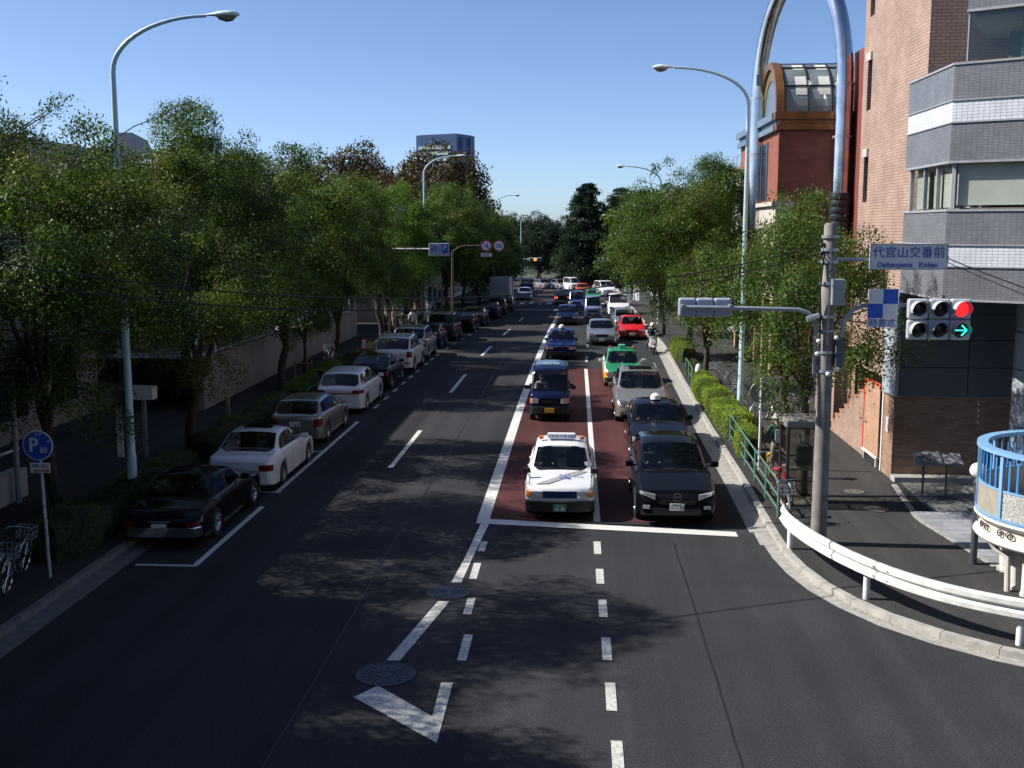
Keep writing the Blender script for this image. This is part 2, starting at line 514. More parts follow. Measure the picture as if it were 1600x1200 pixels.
line_strip('centre_line', cl, (25.75, 106), 0.30)
line_strip('lane_line', lambda y: float(np.interp(y, [25, 55], [0.47, 0.36])), (25.75, 54.9), 0.16)
poly_mark('stop_line', [(-2.38, 25.42), (3.62, 24.62), (3.62, 25.02), (-2.38, 25.86)], z=0.014)
for a, b_ in ((58, 61), (66, 69.5), (75, 78.5), (84, 87.5), (94, 97)):
    line_strip('lane_dash', lambda y: float(np.interp(y, [55, 100], [0.36, 1.0])), (a, b_), 0.14, OLDLINE)
for a, b_, x in ((12.0, 12.9, .56), (13.4, 14.35, .555), (15.3, 16.3, .52), (17.2, 18.2, .50), (19.2, 20.15, .48), (21.1, 22.05, .46), (23.1, 24.05, .44)):
    line_strip('guide_dash', x, (a, b_), 0.155, OLDLINE)
for a, b_, x in ((17.05, 18.2, -1.84), (19.2, 20.1, -1.97), (21.25, 22.3, -2.06), (23.15, 23.9, -2.06)):
    line_strip('guide_dash', x, (a, b_), 0.15, OLDLINE)
for a, b_ in ((31.4, 37.4), (46.3, 52.4), (60.8, 66.6), (74.9, 80.6), (90, 95)):
    line_strip('lane_dash', lambda y: float(np.interp(y, [30, 60, 75, 100], [-5.43, -5.36, -5.12, -4.66])), (a, b_), 0.15)
poly_mark('edge_line', [(-2.27, 25.4), (-2.07, 25.4), (-2.2, 22.7), (-2.26, 21.0), (-2.46, 21.0), (-2.36, 22.7)])
poly_mark('edge_line', [(-2.58, 19.88), (-2.36, 19.88), (-2.83, 16.98), (-3.05, 16.97)], OLDLINE)
poly_mark('edge_line', [(-3.29, 15.54), (-3.01, 15.98), (-2.04, 14.96), (-1.87, 14.14)], OLDLINE)
poly_mark('edge_line', [(-2.06, 16.15), (-1.88, 16.15), (-1.87, 14.14), (-2.04, 14.96)], OLDLINE, z=0.012)
# parking bays on the left
line_strip('bay_line', -7.86, (21.8, 26.7), 0.13)
line_strip('bay_line', -7.9, (28.2, 39.0), 0.13)
for k, y in enumerate((42.0, 44.2, 46.4, 48.6, 50.8, 53.0, 56, 58.3, 60.5, 64.5, 67.3, 71, 74.5, 78)):
    line_strip('bay_line', float(np.interp(y, [40, 62, 80], [-7.86, -7.82, -7.2])), (y, y + 1.0), 0.13, OLDLINE)
for y in (21.75, 28.2, 33.6):
    poly_mark('bay_end_line', [(-9.1, y - .06), (-7.8, y - .06), (-7.8, y + .06), (-9.1, y + .06)], OLDLINE, z=0.013)
# far junction: stop line and zebra
poly_mark('stop_line', [(-8.0, 107.3), (-1.8, 107.3), (-1.8, 107.8), (-8.0, 107.8)])
for k in range(13):
    x = -7.4 + k * 0.98
    poly_mark('zebra_stripe', [(x, 119), (x + .48, 119), (x + .48, 123.2), (x, 123.2)])
poly_mark('stop_line', [(-1.4, 116.8), (4.9, 116.8), (4.9, 117.2), (-1.4, 117.2)])

# manhole covers in the road and footway
IRON = mat('cast_iron', (0.040, 0.040, 0.052), 0.4, 0.4, var=0.3, scale=20, bump=0.6, bscale=50)
def manhole(label, x, y, r, z, m):
    t = thing('manhole_cover', label, 'manhole cover', (x, y, z))
    b = MB(); b.lathe([(r, 0), (r, 0.016), (r * .93, 0.016)], (x, y, z), 40, caps=False); b.build('ring', KERB if m is None else IRON, t)
    b = MB(); b.lathe([(r * .93, 0), (r * .93, 0.012), (r * .4, 0.014)], (x, y, z), 40)
    b.build('lid', IRON if m is None else m, t)
    b = MB()
    for k in range(16):
        a = k * math.pi / 8
        for rr in (.3, .52, .74):
            b.box((x + math.cos(a) * r * rr, y + math.sin(a) * r * rr, z + .0155), (r * .13, r * .05, .006), rz=a)
    tag(b.build('tread_studs', IRON, t), kind='stuff')
manhole('round iron manhole cover by the white chevron line', -2.96, 16.42, .47, 0, IRON)
manhole('round iron manhole cover where the edge line breaks', -2.45, 20.4, .42, 0, IRON)
LIDC = mat('concrete_lid', (0.16, 0.15, 0.14), .8)
manhole('round concrete cover on the footway beside the brick steps', 7.15, 28.7, .28, .12, LIDC)
manhole('round concrete cover on the footway nearer the brick pier', 7.25, 26.9, .30, .12, LIDC)
b = MB(); b.bb(9.45, 10.1, 26.6, 27.1, .12, .132); b.build('x', IRON).name = 'drain_cover'
tag(bpy.data.objects['drain_cover'], 'rectangular rusty cover in the paving near the info board', 'drain cover')

# paved strip on the right corner
pave = thing('corner_paving', 'pale square paving slabs at the right corner', 'paving', kind='structure')
SLAB = [mat('slab_%d' % k, c, .75, var=.12, scale=7) for k, c in enumerate(((.27, .28, .30), (.30, .31, .33), (.24, .25, .27)))]
pe = lambda y: float(np.interp(y, [22.3, 26, 29.6], [8.38, 7.92, 8.35]))
sm = {}
for i in range(9):
    for j in range(13):
        y = 22.45 + j * .34; x = pe(y) + .28 + i * .36
        key = rng.randrange(3)
        if key not in sm:
            bmx = MB(); bmx.box((0, 0, 0), (.345, .325, .05)); o = bmx.build('slab', SLAB[key], pave); sm[key] = o.data; o.location = (x, y, .113)
        else:
            o = link('slab', sm[key], pave, (x, y, .113 + rng.uniform(-.002, .002)))
for k in range(13):
    y0, y1 = 22.3 + k * .56, 22.3 + (k + 1) * .56 - .012
    bmx = MB()
    bmx.add([(pe(y0), y0, .05), (pe(y0) + .14, y0, .05), (pe(y1) + .14, y1, .05), (pe(y1), y1, .05), (pe(y0), y0, .136), (pe(y0) + .14, y0, .136), (pe(y1) + .14, y1, .136), (pe(y1), y1, .136)],
            [(4, 5, 6, 7), (0, 1, 5, 4), (1, 2, 6, 5), (2, 3, 7, 6), (3, 0, 4, 7)])
    bmx.build('edging_stone', KERB, pave)
b = MB(); b.add([(8.55, 26.8, .124), (16, 26.8, .124), (16, 31, .124), (8.7, 31, .124)], [(0, 1, 2, 3)])
b.build('forecourt', mat('forecourt_concrete', (.16, .165, .16), .8, var=.2, scale=2), pave)
# yellow leaf litter in the gutter
r2 = np.random.RandomState(3)
gp = [p for p in resample(rk_line, .05) if p.y < 40]
b = MB()
for k in range(900):
    i = r2.randint(len(gp) - 1); a, c = gp[i], gp[i + 1]; d = (c - a).normalized(); nr = Vector((-d.y, d.x, 0))
    o = -abs(r2.normal(0, .06)) - .01
    if math.sin(i * .05) + math.sin(i * .017) < .2 and r2.rand() < .75: continue
    s = r2.uniform(.012, .03); an = r2.uniform(0, 6.28)
    p = a + nr * o
    ca, sa = math.cos(an) * s, math.sin(an) * s
    z = .022 + r2.uniform(0, .01)
    b.add([(p.x - ca, p.y - sa, z), (p.x + sa * .5, p.y - ca * .5, z + .006), (p.x + ca, p.y + sa, z + .002), (p.x - sa * .5, p.y + ca * .5, z)], [(0, 1, 2, 3)])
tag(b.build('leaf_litter', mat('dry_leaves', (.36, .29, .09), .8, var=.4, scale=40)), 'small yellow fallen leaves along the gutter', 'leaves', kind='stuff')
# ------------------------------------------------------------------ buildings on the right
def glass_mat(name, tint=(0.5, 0.55, 0.55), refl=1.0):
    m = bpy.data.materials.new(name)
    m.use_nodes = True
    nt = m.node_tree
    for n in list(nt.nodes):
        if n.type == 'BSDF_PRINCIPLED': nt.nodes.remove(n)
    out = nt.nodes['Material Output']
    lw = nt.nodes.new('ShaderNodeLayerWeight'); lw.inputs[0].default_value = 0.5
    pw = nt.nodes.new('ShaderNodeMath'); pw.operation = 'POWER'; pw.inputs[1].default_value = 4.0
    nt.links.new(lw.outputs['Facing'], pw.inputs[0])
    fr = nt.nodes.new('ShaderNodeMath'); fr.operation = 'MULTIPLY_ADD'; fr.inputs[1].default_value = 0.9; fr.inputs[2].default_value = 0.05
    nt.links.new(pw.outputs[0], fr.inputs[0])
    g = nt.nodes.new('ShaderNodeBsdfGlossy'); g.inputs['Roughness'].default_value = 0.015
    t = nt.nodes.new('ShaderNodeBsdfTransparent'); t.inputs[0].default_value = (*tint, 1)
    mx = nt.nodes.new('ShaderNodeMixShader')
    ml = nt.nodes.new('ShaderNodeMath'); ml.operation = 'MULTIPLY'; ml.inputs[1].default_value = refl; ml.use_clamp = True
    nt.links.new(fr.outputs[0], ml.inputs[0]); nt.links.new(ml.outputs[0], mx.inputs[0])
    nt.links.new(t.outputs[0], mx.inputs[1]); nt.links.new(g.outputs[0], mx.inputs[2])
    nt.links.new(mx.outputs[0], out.inputs[0])
    MATS[name] = m
    return m
CLEAR = glass_mat('clear_glass', (0.94, 0.96, 0.95), 1.0)
CARGLASS = glass_mat('tinted_car_glass', (0.56, 0.60, 0.60), 1.1)
GREENGLASS = glass_mat('green_tinted_glass', (0.55, 0.60, 0.55), 1.1)
PINKBRICK = brick_mat('pink_brick', (.36, .235, .18), (.43, .295, .235), (.23, .155, .12), .25, .085, .011)
REDBRICK = brick_mat('red_brick', (.25, .08, .05), (.31, .105, .065), (.17, .07, .055), .24, .075, .008)
BROWNBRICK = brick_mat('brown_brick', (.29, .145, .09), (.40, .24, .16), (.24, .19, .15), .26, .075, .010)
ORANGEBRICK = brick_mat('orange_brick', (.40, .19, .10), (.46, .25, .14), (.42, .34, .26), .22, .07, .010)
GREYTILE = brick_mat('grey_tile', (.165, .17, .185), (.20, .205, .22), (.12, .125, .14), .12, .06, .007, rough=.4, bump=.3, off=0.0, along=(.83, -.56))
WHITETILE = brick_mat('white_tile', (.62, .64, .68), (.68, .70, .74), (.38, .40, .43), .12, .07, .008, rough=.4, bump=.3, off=0.0, along=(.83, -.56))
PANEL = mat('dark_slate_panel', (.10, .115, .135), .35, var=.12, scale=1.2)
PALEPANEL = mat('pale_blue_panel', (.36, .40, .45), .4, var=.08, scale=2)
TRIM = mat('grey_trim', (.30, .31, .33), .5)

# --- grey tiled corner building
gb = thing('tiled_corner_building', 'grey and white tile banded office building at the right corner', 'building', (8.5, 26.7, 0.12))
K, FB, EE = (8.5, 26.7), (8.5, 30.2), (18.0, 20.3)
def plan(inset, left=0.0):
    d = Vector((EE[0] - K[0], EE[1] - K[1], 0)).normalized()
    n = Vector((-d.y, d.x, 0))                                     # inward
    k = (K[0] + inset + left, K[1] + (inset + left) * d.y / d.x * 1.0 + inset / d.x)
    e = (EE[0] + n.x * inset, EE[1] + n.y * inset)
    return [(K[0] + inset + left, FB[1]), k, e, (EE[0], FB[1])]
def band(name, z0, z1, m, inset=0.0, left=0.0):
    b = MB(); b.prism(plan(inset, left), z0, z1); return b.build(name, m, gb)
band('grey_tile_band', 5.25, 6.0, GREYTILE)
band('white_tile_band', 6.02, 6.50, WHITETILE, .003)
band('grey_tile_band', 6.52, 7.28, GREYTILE)
band('grey_tile_band', 8.42, 9.28, GREYTILE)
band('white_tile_band', 9.30, 9.78, WHITETILE, .003)
band('grey_tile_band', 9.80, 10.58, GREYTILE)
for z in (5.235, 6.01, 6.51, 7.30, 8.40, 9.29, 9.79, 10.60):
    band('drip_trim', z - .025 if z not in (6.01, 6.51, 9.29, 9.79) else z - .015, z + .025 if z not in (6.01, 6.51, 9.29, 9.79) else z + .015, TRIM, -.03)
for nm_, z0, z1, m_, o_ in (('upper_tile_band', 11.78, 15.0, GREYTILE, 0.0), ('upper_drip_trim', 11.72, 11.775, TRIM, .03)):
    b = MB(); b.prism([(10.4 - o_, 30.2), (8.70 - o_, 26.62 - o_), (EE[0], EE[1] + .06 - o_), (EE[0], 30.2)], z0, z1); b.build(nm_, m_, gb)
band('office_floor', 7.33, 7.36, mat('office_floor', (.2, .19, .17)), .25)
band('terrace_floor', 10.63, 10.66, CONCRETE, .3, .2)
# lower window strip: panes, frames, blinds
BLIND = mat('cream_roller_blind', (.62, .62, .56), .8, var=.08, scale=1.5, bump=.3, bscale=3)
d_ = Vector((EE[0] - K[0], EE[1] - K[1], 0)).normalized(); n_ = Vector((-d_.y, d_.x, 0))
def wide(t, inset, z): return (K[0] + d_.x * t + n_.x * inset, K[1] + d_.y * t + n_.y * inset, z)
def wide_slab(name, t0, t1, z0, z1, i0, i1, m):
    b = MB()
    vs = [wide(t0, i0, z0), wide(t1, i0, z0), wide(t1, i1, z0), wide(t0, i1, z0), wide(t0, i0, z1), wide(t1, i0, z1), wide(t1, i1, z1), wide(t0, i1, z1)]
    b.add(vs, [(0, 3, 2, 1), (4, 5, 6, 7), (0, 1, 5, 4), (1, 2, 6, 5), (2, 3, 7, 6), (3, 0, 4, 7)])
    return b.build(name, m, gb)
for t0, t1 in ((.12, 2.35), (2.45, 4.8), (4.9, 7.4), (7.5, 10)):
    p = wide_slab('window_pane', t0, t1, 7.37, 8.36, .10, .115, CLEAR)
    wide_slab('roller_blind', t0 + .02, t1 - .02, 7.37 + (.05 if t0 < 1 else .0), 8.38, .22, .23, BLIND)
for t in (0.05, 2.36, 4.81, 7.41):
    wide_slab('window_frame', t, t + .085, 7.33, 8.38, .06, .15, TRIM)
for k, (y0, y1) in enumerate(((26.85, 27.75), (27.83, 28.75), (28.83, 29.9))):
    b = MB(); b.bb(8.60, 8.615, y0, y1, 7.37, 8.36); b.build('window_pane', CLEAR, gb)
    b = MB(); b.bb(8.72, 8.73, y0 + .03, y1 - (.3 if k == 1 else .05), 7.38, 8.38); b.build('roller_blind', BLIND, gb)
    b = MB(); b.bb(8.56, 8.65, y1 + .005, y1 + .075, 7.33, 8.38); b.build('window_frame', TRIM, gb)
b = MB(); b.bb(9.6, 9.7, 27.2, 30.1, 7.36, 8.4); b.build('inner_wall', mat('office_wall', (.3, .3, .29)), gb)
# upper glazing with terrace behind
for t0, t1 in ((.25, 2.4), (2.45, 4.6), (4.65, 7.2), (7.25, 10)):
    wide_slab('terrace_glazing', t0, t1, 10.67, 11.72, .12, .135, GREENGLASS)
wide_slab('glazing_post', 1.28, 1.36, 10.66, 11.5, .5, .58, mat('pale_post', (.5, .56, .58), .4))
wide_slab('glazing_edge', .22, .25, 10.66, 11.73, .10, .16, STEEL)
wide_slab('terrace_back_wall', .4, 9.5, 10.66, 11.75, 3.0, 3.1, mat('terrace_wall', (.10, .10, .10), .7))
wide_slab('terrace_ceiling', .3, 9.5, 11.66, 11.7, .3, 2.9, mat('terrace_ceiling', (.28, .28, .27), .8))
# ground floor, set back under the overhang
z = 2.42
rows = [(2.42, 3.18), (3.2, 3.92), (3.94, 4.6), (4.62, 5.2)]
for (z0, z1) in rows:
    for x0, x1 in ((8.62, 10.4), (10.42, 12.2), (12.22, 14)):
        b = MB(); b.bb(x0, x1, 30.24 + rng.uniform(0, .004), 30.34, z0, z1); b.build('facade_panel', PANEL, gb)
b = MB(); b.bb(8.61, 14, 30.345, 31.5, 2.42, 5.2); b.build('ground_floor_core', PANEL, gb)
for (z0, z1) in ((2.42, 3.0), (3.02, 3.75), (3.77, 4.5), (4.52, 5.2)):
    b = MB(); b.bb(8.5, 8.6, 30.24, 31.5, z0, z1); b.build('side_panel', PALEPANEL, gb)
b = MB(); b.bb(8.52, 14, 30.30, 31.3, .12, 2.40); b.build('brown_brick_wall', BROWNBRICK, gb)
b = MB(); b.bb(8.44, 14, 30.22, 31.35, 2.40, 2.415); b.build('wall_coping', TRIM, gb)
b = MB(); b.bb(8.5, 8.62, 31.31, 31.40, .12, 2.5); b.build('white_downpipe', WHITE, gb)
b = MB(); b.bb(8.47, 8.515, 30.62, 30.84, 1.35, 1.75); b.build('intercom_panel', WHITE, gb, bevel=.01)
for k in range(4):
    b = MB(); b.box((10.75, 30.29, 1.72 + k * .16), (.03, .02, .07)); b.build('slot_light', WHITE, gb)
b = MB(); b.bb(8.5, 10.6, 29.85, 30.28, .12, .26); b.build('step', CONCRETE, gb)
b = MB(); b.bb(8.62, 8.66, 31.42, 31.55, .12, .9); b.build('pipe', WHITE, gb)
# drum column carrying the corner
col = thing('drum_column', 'thick pale blue round column of stacked drums under the office', 'column', (11.42, 28.4, .12))
zz = [.12, 1.25, 1.95, 2.75, 3.4, 4.35, 5.2]
for a, c in zip(zz[:-1], zz[1:]):
    b = MB(); b.lathe([(.50, a + .012), (.52, a + .03), (.52, c - .03), (.50, c - .012), (.47, c - .004)], (11.42, 28.4, 0), 32); b.build('drum', PALEPANEL, col, smooth=True)

# --- orange gate with red frame and the brick stair beside it
gate = thing('orange_brick_gate', 'orange brick clad gate leaf with red edge and chrome handle', 'gate', (8.5, 32.5, .12))
b = MB(); b.bb(8.5, 8.58, 31.66, 33.3, .42, 2.45); b.build('leaf', ORANGEBRICK, gate)
REDP = mat('red_paint', (.62, .05, .02), .4)
b = MB(); b.bb(8.49, 8.59, 33.305, 33.40, .40, 2.47); b.bb(8.49, 8.59, 31.6, 33.3, 2.455, 2.5); b.build('red_frame', REDP, gate)
b = MB(); b.tube([(8.5, 33.2, 1.32), (8.38, 33.2, 1.32), (8.38, 32.95, 1.32)], .02, 8); b.build('handle', CHROME, gate, smooth=True)
b = MB(); b.bb(8.46, 8.6, 31.7, 33.3, .36, .415); b.bb(8.48, 8.54, 33.1, 33.16, .12, .36); b.bb(8.48, 8.54, 31.75, 31.81, .12, .36); b.build('white_sill', WHITE, gate)
st = thing('brick_stair', 'pink brick stair rising beside the orange gate', 'stair', (9.0, 35, .12))
for k in range(7):
    y1 = 33.5 + k * .62; z1 = 2.0 - k * .25
    b = MB(); b.bb(8.55, 10.2, y1, y1 + .615, .12, z1); b.build('stair_block', PINKBRICK, st)
    b = MB(); b.bb(8.53, 10.2, y1 - .0, y1 + .62, z1 + .001, z1 + .045); b.build('tread', mat('terracotta_tread', (.38, .17, .10), .7), st)
b = MB(); b.tube([(8.6, 37.6, 1.0), (8.6, 36.6, 1.45), (8.6, 36.2, 1.55)], .025, 8); b.tube([(8.6, 37.55, .5), (8.6, 37.6, 1.0)], .025, 8); b.build('handrail', BLACK, st, smooth=True)

# --- pink brick tower with a rounded wall
tw = thing('pink_brick_tower', 'tall pink brick tower with rounded wall and slit windows', 'building', (10, 34, .12))
wall = [(9.02, 30.45), (8.97, 31.52), (8.95, 33), (8.96, 34.3), (8.97, 35.5), (9.0, 36.6), (9.1, 37.6), (9.38, 38.6), (9.95, 39.5), (11.0, 40.1), (12.5, 40.3), (15.5, 40.3), (15.5, 30.45)]
w2 = [wall[0]]
for a, c in zip(wall[:9], wall[1:10]):
    for t in (.25, .5, .75, 1): w2.append((a[0] + (c[0] - a[0]) * t, a[1] + (c[1] - a[1]) * t))
w2 += wall[10:]
def slit(y):
    x = float(np.interp(y, [p[1] for p in wall[:10]], [p[0] for p in wall[:10]]))
    x2 = float(np.interp(y + .1, [p[1] for p in wall[:10]], [p[0] for p in wall[:10]]))
    return x, math.atan2(.1, x2 - x) - math.pi / 2
b = MB(); b.prism(w2[::-1], 5.27, 22); tower_wall = b.build('brick_wall', PINKBRICK, tw, smooth=True, ang=20)
b = MB(); b.prism([p for p in w2 if p[1] > 31.55 or p[0] > 15][::-1], 2.55, 5.265); b.build('lower_brick_wall', PINKBRICK, tw, smooth=True, ang=20)
LINTEL = mat('pale_stone_lintel', (.46, .45, .42), .7)
SLITDARK = mat('slit_reveal', (.10, .05, .04), .8)
for yc, z0, z1 in ((36.35, 10.55, 12.05), (36.35, 7.7, 9.1), (36.35, 13.4, 14.8)):
    x, a = slit(yc)
    cut = MB(); cut.box((x, yc, (z0 + z1) / 2), (.5, .62, z1 - z0), rz=a)
    co = cut.build('slit_cutter', SLITDARK); co.hide_render = True; co.hide_viewport = True
    bm_ = tower_wall.modifiers.new('slit', 'BOOLEAN'); bm_.object = co; bm_.solver = 'EXACT'
    bpy.context.view_layer.update()
    b = MB(); b.box((x - .02, yc, z1 + .13), (.1, .62, .25), rz=a); b.build('lintel', LINTEL, tw)
    f = MB(); f.box((x + .20, yc, (z0 + z1) / 2), (.03, .60, z1 - z0 - .01), rz=a); p = f.build('slit_window', DARKGLASS, tw)
dg = bpy.context.evaluated_depsgraph_get()
tm = bpy.data.meshes.new_from_object(tower_wall.evaluated_get(dg))
tower_wall.modifiers.clear(); tower_wall.data = tm
tm.materials.clear(); tm.materials.append(PINKBRICK)
tm.polygons.foreach_set('material_index', [0] * len(tm.polygons))
for o in [o for o in bpy.data.objects if o.name.startswith('slit_cutter')]: bpy.data.objects.remove(o)
for (x, y, w) in ((8.8, 38.6, .3), (8.9, 41.6, .3)):
    b = MB(); b.bb(x, x + .45, y, y + .45, .12, 3.4); b.build('brick_pier', PINKBRICK, tw)
b = MB(); b.bb(9.2, 12, 38.2, 42, 3.4, 3.75); b.build('porch_slab', PINKBRICK, tw)
b = MB(); b.lathe([(.05, 5.9), (.06, 5.2), (.14, 4.85), (.10, 4.5), (.03, 4.4)], (8.86, 33.2, 0), 12); b.build('wall_lamp', mat('brown_metal', (.09, .04, .03), .5), tw, smooth=True)
b = MB(); b.bb(9.6, 15.5, 38.5, 45, .12, 2.5); b.build('ground_floor', BROWNBRICK, tw)

# --- red brick building with glazed barrel vault
rb = thing('red_brick_building', 'red brick building with bronze cornice and glazed barrel vault roof', 'building', (11, 57, .12))
b = MB(); b.bb(8.95, 17, 52, 64, 8.1, 11.25); b.build('brick_wall', REDBRICK, rb)
b = MB(); b.bb(9.62, 17, 52.01, 64, .1, 8.09); b.build('lower_brick_wall', REDBRICK, rb)
CREAM = mat('cream_stone', (.50, .45, .38), .75, var=.15, scale=3, bump=.2)
b = MB(); b.bb(8.88, 9.6, 51.95, 64, 3.6, 7.9); b.build('cream_storey', CREAM, rb)
b = MB(); b.bb(8.7, 9.7, 51.85, 64.1, 7.9, 8.08); b.build('stone_cornice', CREAM, rb)
for k in range(6):
    y = 51.95 + k * 2.35
    b = MB(); b.bb(8.86, 9.35, y, y + .5, .1, 3.59); b.build('brick_pier', ORANGEBRICK, rb)
    if k < 5:
        b = MB(); b.bb(9.2, 9.25, y + .52, y + 2.33, .15, 3.5); b.build('shop_window', DARKGLASS, rb)
for k in range(5):
    y = 52.9 + k * 2.2
    b = MB(); b.bb(8.84, 8.9, y, y + 1.1, 4.6, 6.9); w = b.build('window', DARKGLASS, rb)
    b = MB(); b.bb(8.80, 8.86, y - .08, y + 1.18, 4.5, 4.58); b.build('sill', CREAM, w)
BRONZE = mat('bronze_cornice', (.26, .12, .045), .35, .5, var=.3, scale=1.5)
BLUEGREY = mat('blue_grey_metal', (.22, .27, .33), .35, .5, var=.15)
for z0, z1, o in ((11.27, 11.52, .22), (11.54, 11.72, .10), (11.74, 12.06, .30)):
    b = MB(); b.bb(8.95 - o + .05, 17, 52 - o, 52.3, z0, z1); b.build('bronze_cornice', BRONZE, rb)
    b = MB(); b.bb(8.95 - o, 9.2, 52.305, 64, z0, z1); b.build('side_cornice', BLUEGREY, rb)
# tall side window with steel frame
b = MB(); b.bb(8.92, 8.97, 54.8, 59.8, 8.2, 10.9); w = b.build('tall_window', DARKGLASS, rb)
for y in (54.75, 56.4, 58.1, 59.75):
    b = MB(); b.bb(8.88, 8.96, y, y + .1, 8.15, 10.95); b.build('mullion', BLUEGREY, w)
# vault
VY, VR = 54.9, 2.45
def arc(x, r, a, z0=12.07): return (x, VY - r * math.cos(a), z0 + r * math.sin(a))
xs = [9.25, 10.3, 11.35, 12.4, 13.45, 14.5]
VGLASS = mat('vault_glass', (.17, .20, .21), .10, 0, var=.35, scale=.9, spec=.9)
na = 6
for i in range(len(xs) - 1):
    for j in range(na):
        a0, a1 = math.pi * j / na, math.pi * (j + 1) / na
        b = MB()
        sub = 4
        for s in range(sub):
            u0, u1 = a0 + (a1 - a0) * s / sub, a0 + (a1 - a0) * (s + 1) / sub
            b.add([arc(xs[i], VR, u0), arc(xs[i + 1], VR, u0), arc(xs[i + 1], VR, u1), arc(xs[i], VR, u1)], [(0, 1, 2, 3)])
        b.build('vault_pane', VGLASS, rb, smooth=True)
DARKFRAME = mat('dark_frame', (.05, .055, .06), .35, .5)
for x in xs:
    b = MB(); b.tube([arc(x, VR + .02, math.pi * k / 30) for k in range(31)], .045, 6); b.build('vault_rib', DARKFRAME, rb, smooth=True)
for j in range(1, na):
    p = arc(0, VR + .03, math.pi * j / na)
    b = MB(); b.tube([(9.2, p[1], p[2]), (14.5, p[1], p[2])], .04, 6); b.build('purlin', DARKFRAME, rb)
b = MB(); b.bb(9.3, 14.5, 52.6, 57.4, 12.07, 12.1); b.build('vault_floor', mat('pale_floor', (.5, .5, .45), .8), rb)
for i in (0, 1, 2, 3):
    for a0, a1 in ((.34, .76), (.98, 1.25)):
        b = MB()
        for s in range(5):
            u0, u1 = a0 + (a1 - a0) * s / 5, a0 + (a1 - a0) * (s + 1) / 5
            b.add([arc(xs[i] + .5, VR + .012, u0), arc(xs[i] + 1.0, VR + .012, u0), arc(xs[i] + 1.0, VR + .012, u1), arc(xs[i] + .5, VR + .012, u1)], [(0, 1, 2, 3)])
        b.build('vault_blind', BLIND, rb, smooth=True)
for x in (10.0, 11.9, 13.7):
    b = MB()
    rr = [arc(x, VR - .35, math.pi * k / 20) for k in range(21)]; r3 = [arc(x, VR - .9, math.pi * k / 20) for k in range(21)]
    for k in range(20):
        b.add([rr[k], rr[k + 1], r3[k + 1], r3[k]], [(0, 1, 2, 3)])
    b.build('inner_arch', OFFWHITE, rb)
# gable arch facing the street: bronze ring and inner ring
for r0, r1, x0, x1, m in ((VR + .1, VR - .22, 8.85, 9.22, BRONZE), (VR - .24, VR - .75, 8.98, 9.15, mat('gold_ring', (.30, .24, .10), .35, .5)), (VR - .77, 0.02, 9.02, 9.12, BLUEGREY)):
    b = MB()
    N = 28
    for k in range(N):
        a0, a1 = math.pi * k / N, math.pi * (k + 1) / N
        vs = [arc(x0, r0, a0), arc(x0, r0, a1), arc(x0, r1, a1), arc(x0, r1, a0), arc(x1, r0, a0), arc(x1, r0, a1), arc(x1, r1, a1), arc(x1, r1, a0)]
        b.add(vs, [(0, 1, 2, 3), (4, 7, 6, 5), (0, 4, 5, 1), (3, 2, 6, 7)])
    b.build('gable_ring', m, rb, smooth=True)
# stepped metal blocks climbing the street face
for k in range(9):
    y = 57.4 + (k % 2) * .35 - k * .12 ; z0 = 9.4 + k * .55
    b = MB(); b.bb(8.55, 8.86, y, y + .75, z0, z0 + .5); b.build('stepped_block', BLUEGREY if k % 3 else BRONZE, rb)

# --- chrome arch
ca = thing('chrome_arch', 'giant polished steel tube arch standing over the red brick building', 'sculpture', (10.5, 54, 8))
A, B = Vector((8.75, 57.0, 0)), Vector((11.62, 51.35, 0))
TUBE = mat('polished_steel_tube', (.56, .57, .60), .16, 1.0, var=.18, scale=1.6, bump=.12, bscale=4)
ctr = (A + B) / 2; hv = (B - A) / 2
apex = [(ctr + hv * math.cos(t) + Vector((0, 0, 13.2 + 5.5 * math.sin(t)))) for t in [math.pi * k / 40 for k in range(41)]]
b = MB(); b.tube(apex, .37, 20); b.build('arch_bend', TUBE, ca, smooth=True)
b = MB(); b.tube([(B.x, B.y, 8.45), (B.x, B.y, 13.19)], .41, 20); b.build('leg', TUBE, ca, smooth=True)
b = MB(); b.tube([(A.x, A.y, 6.8), (A.x, A.y, 13.19)], .41, 20); b.build('leg', TUBE, ca, smooth=True)
for p, z in ((B, 13.2), (B, 10.9), (A, 13.2), (A, 10.5)):
    b = MB(); b.lathe([(.43, z - .05), (.43, z + .05)], (p.x, p.y, 0), 20); b.build('collar', STEEL, ca, smooth=True)
for k in range(6):
    b = MB(); b.lathe([(.46, 6.6 + k * .31), (.50, 6.7 + k * .31), (.46, 6.88 + k * .31)], (B.x, B.y, 0), 20); b.build('base_ring', DARKFRAME, ca, smooth=True)
b = MB(); b.bb(11.1, 12.1, 50.9, 51.95, .12, 6.59); b.build('pedestal', REDBRICK, ca)
b = MB(); b.bb(12.15, 12.6, 49.5, 52.0, .12, 14.6); b.build('fin_wall', mat('dark_red_fin', (.20, .05, .035), .6), ca)

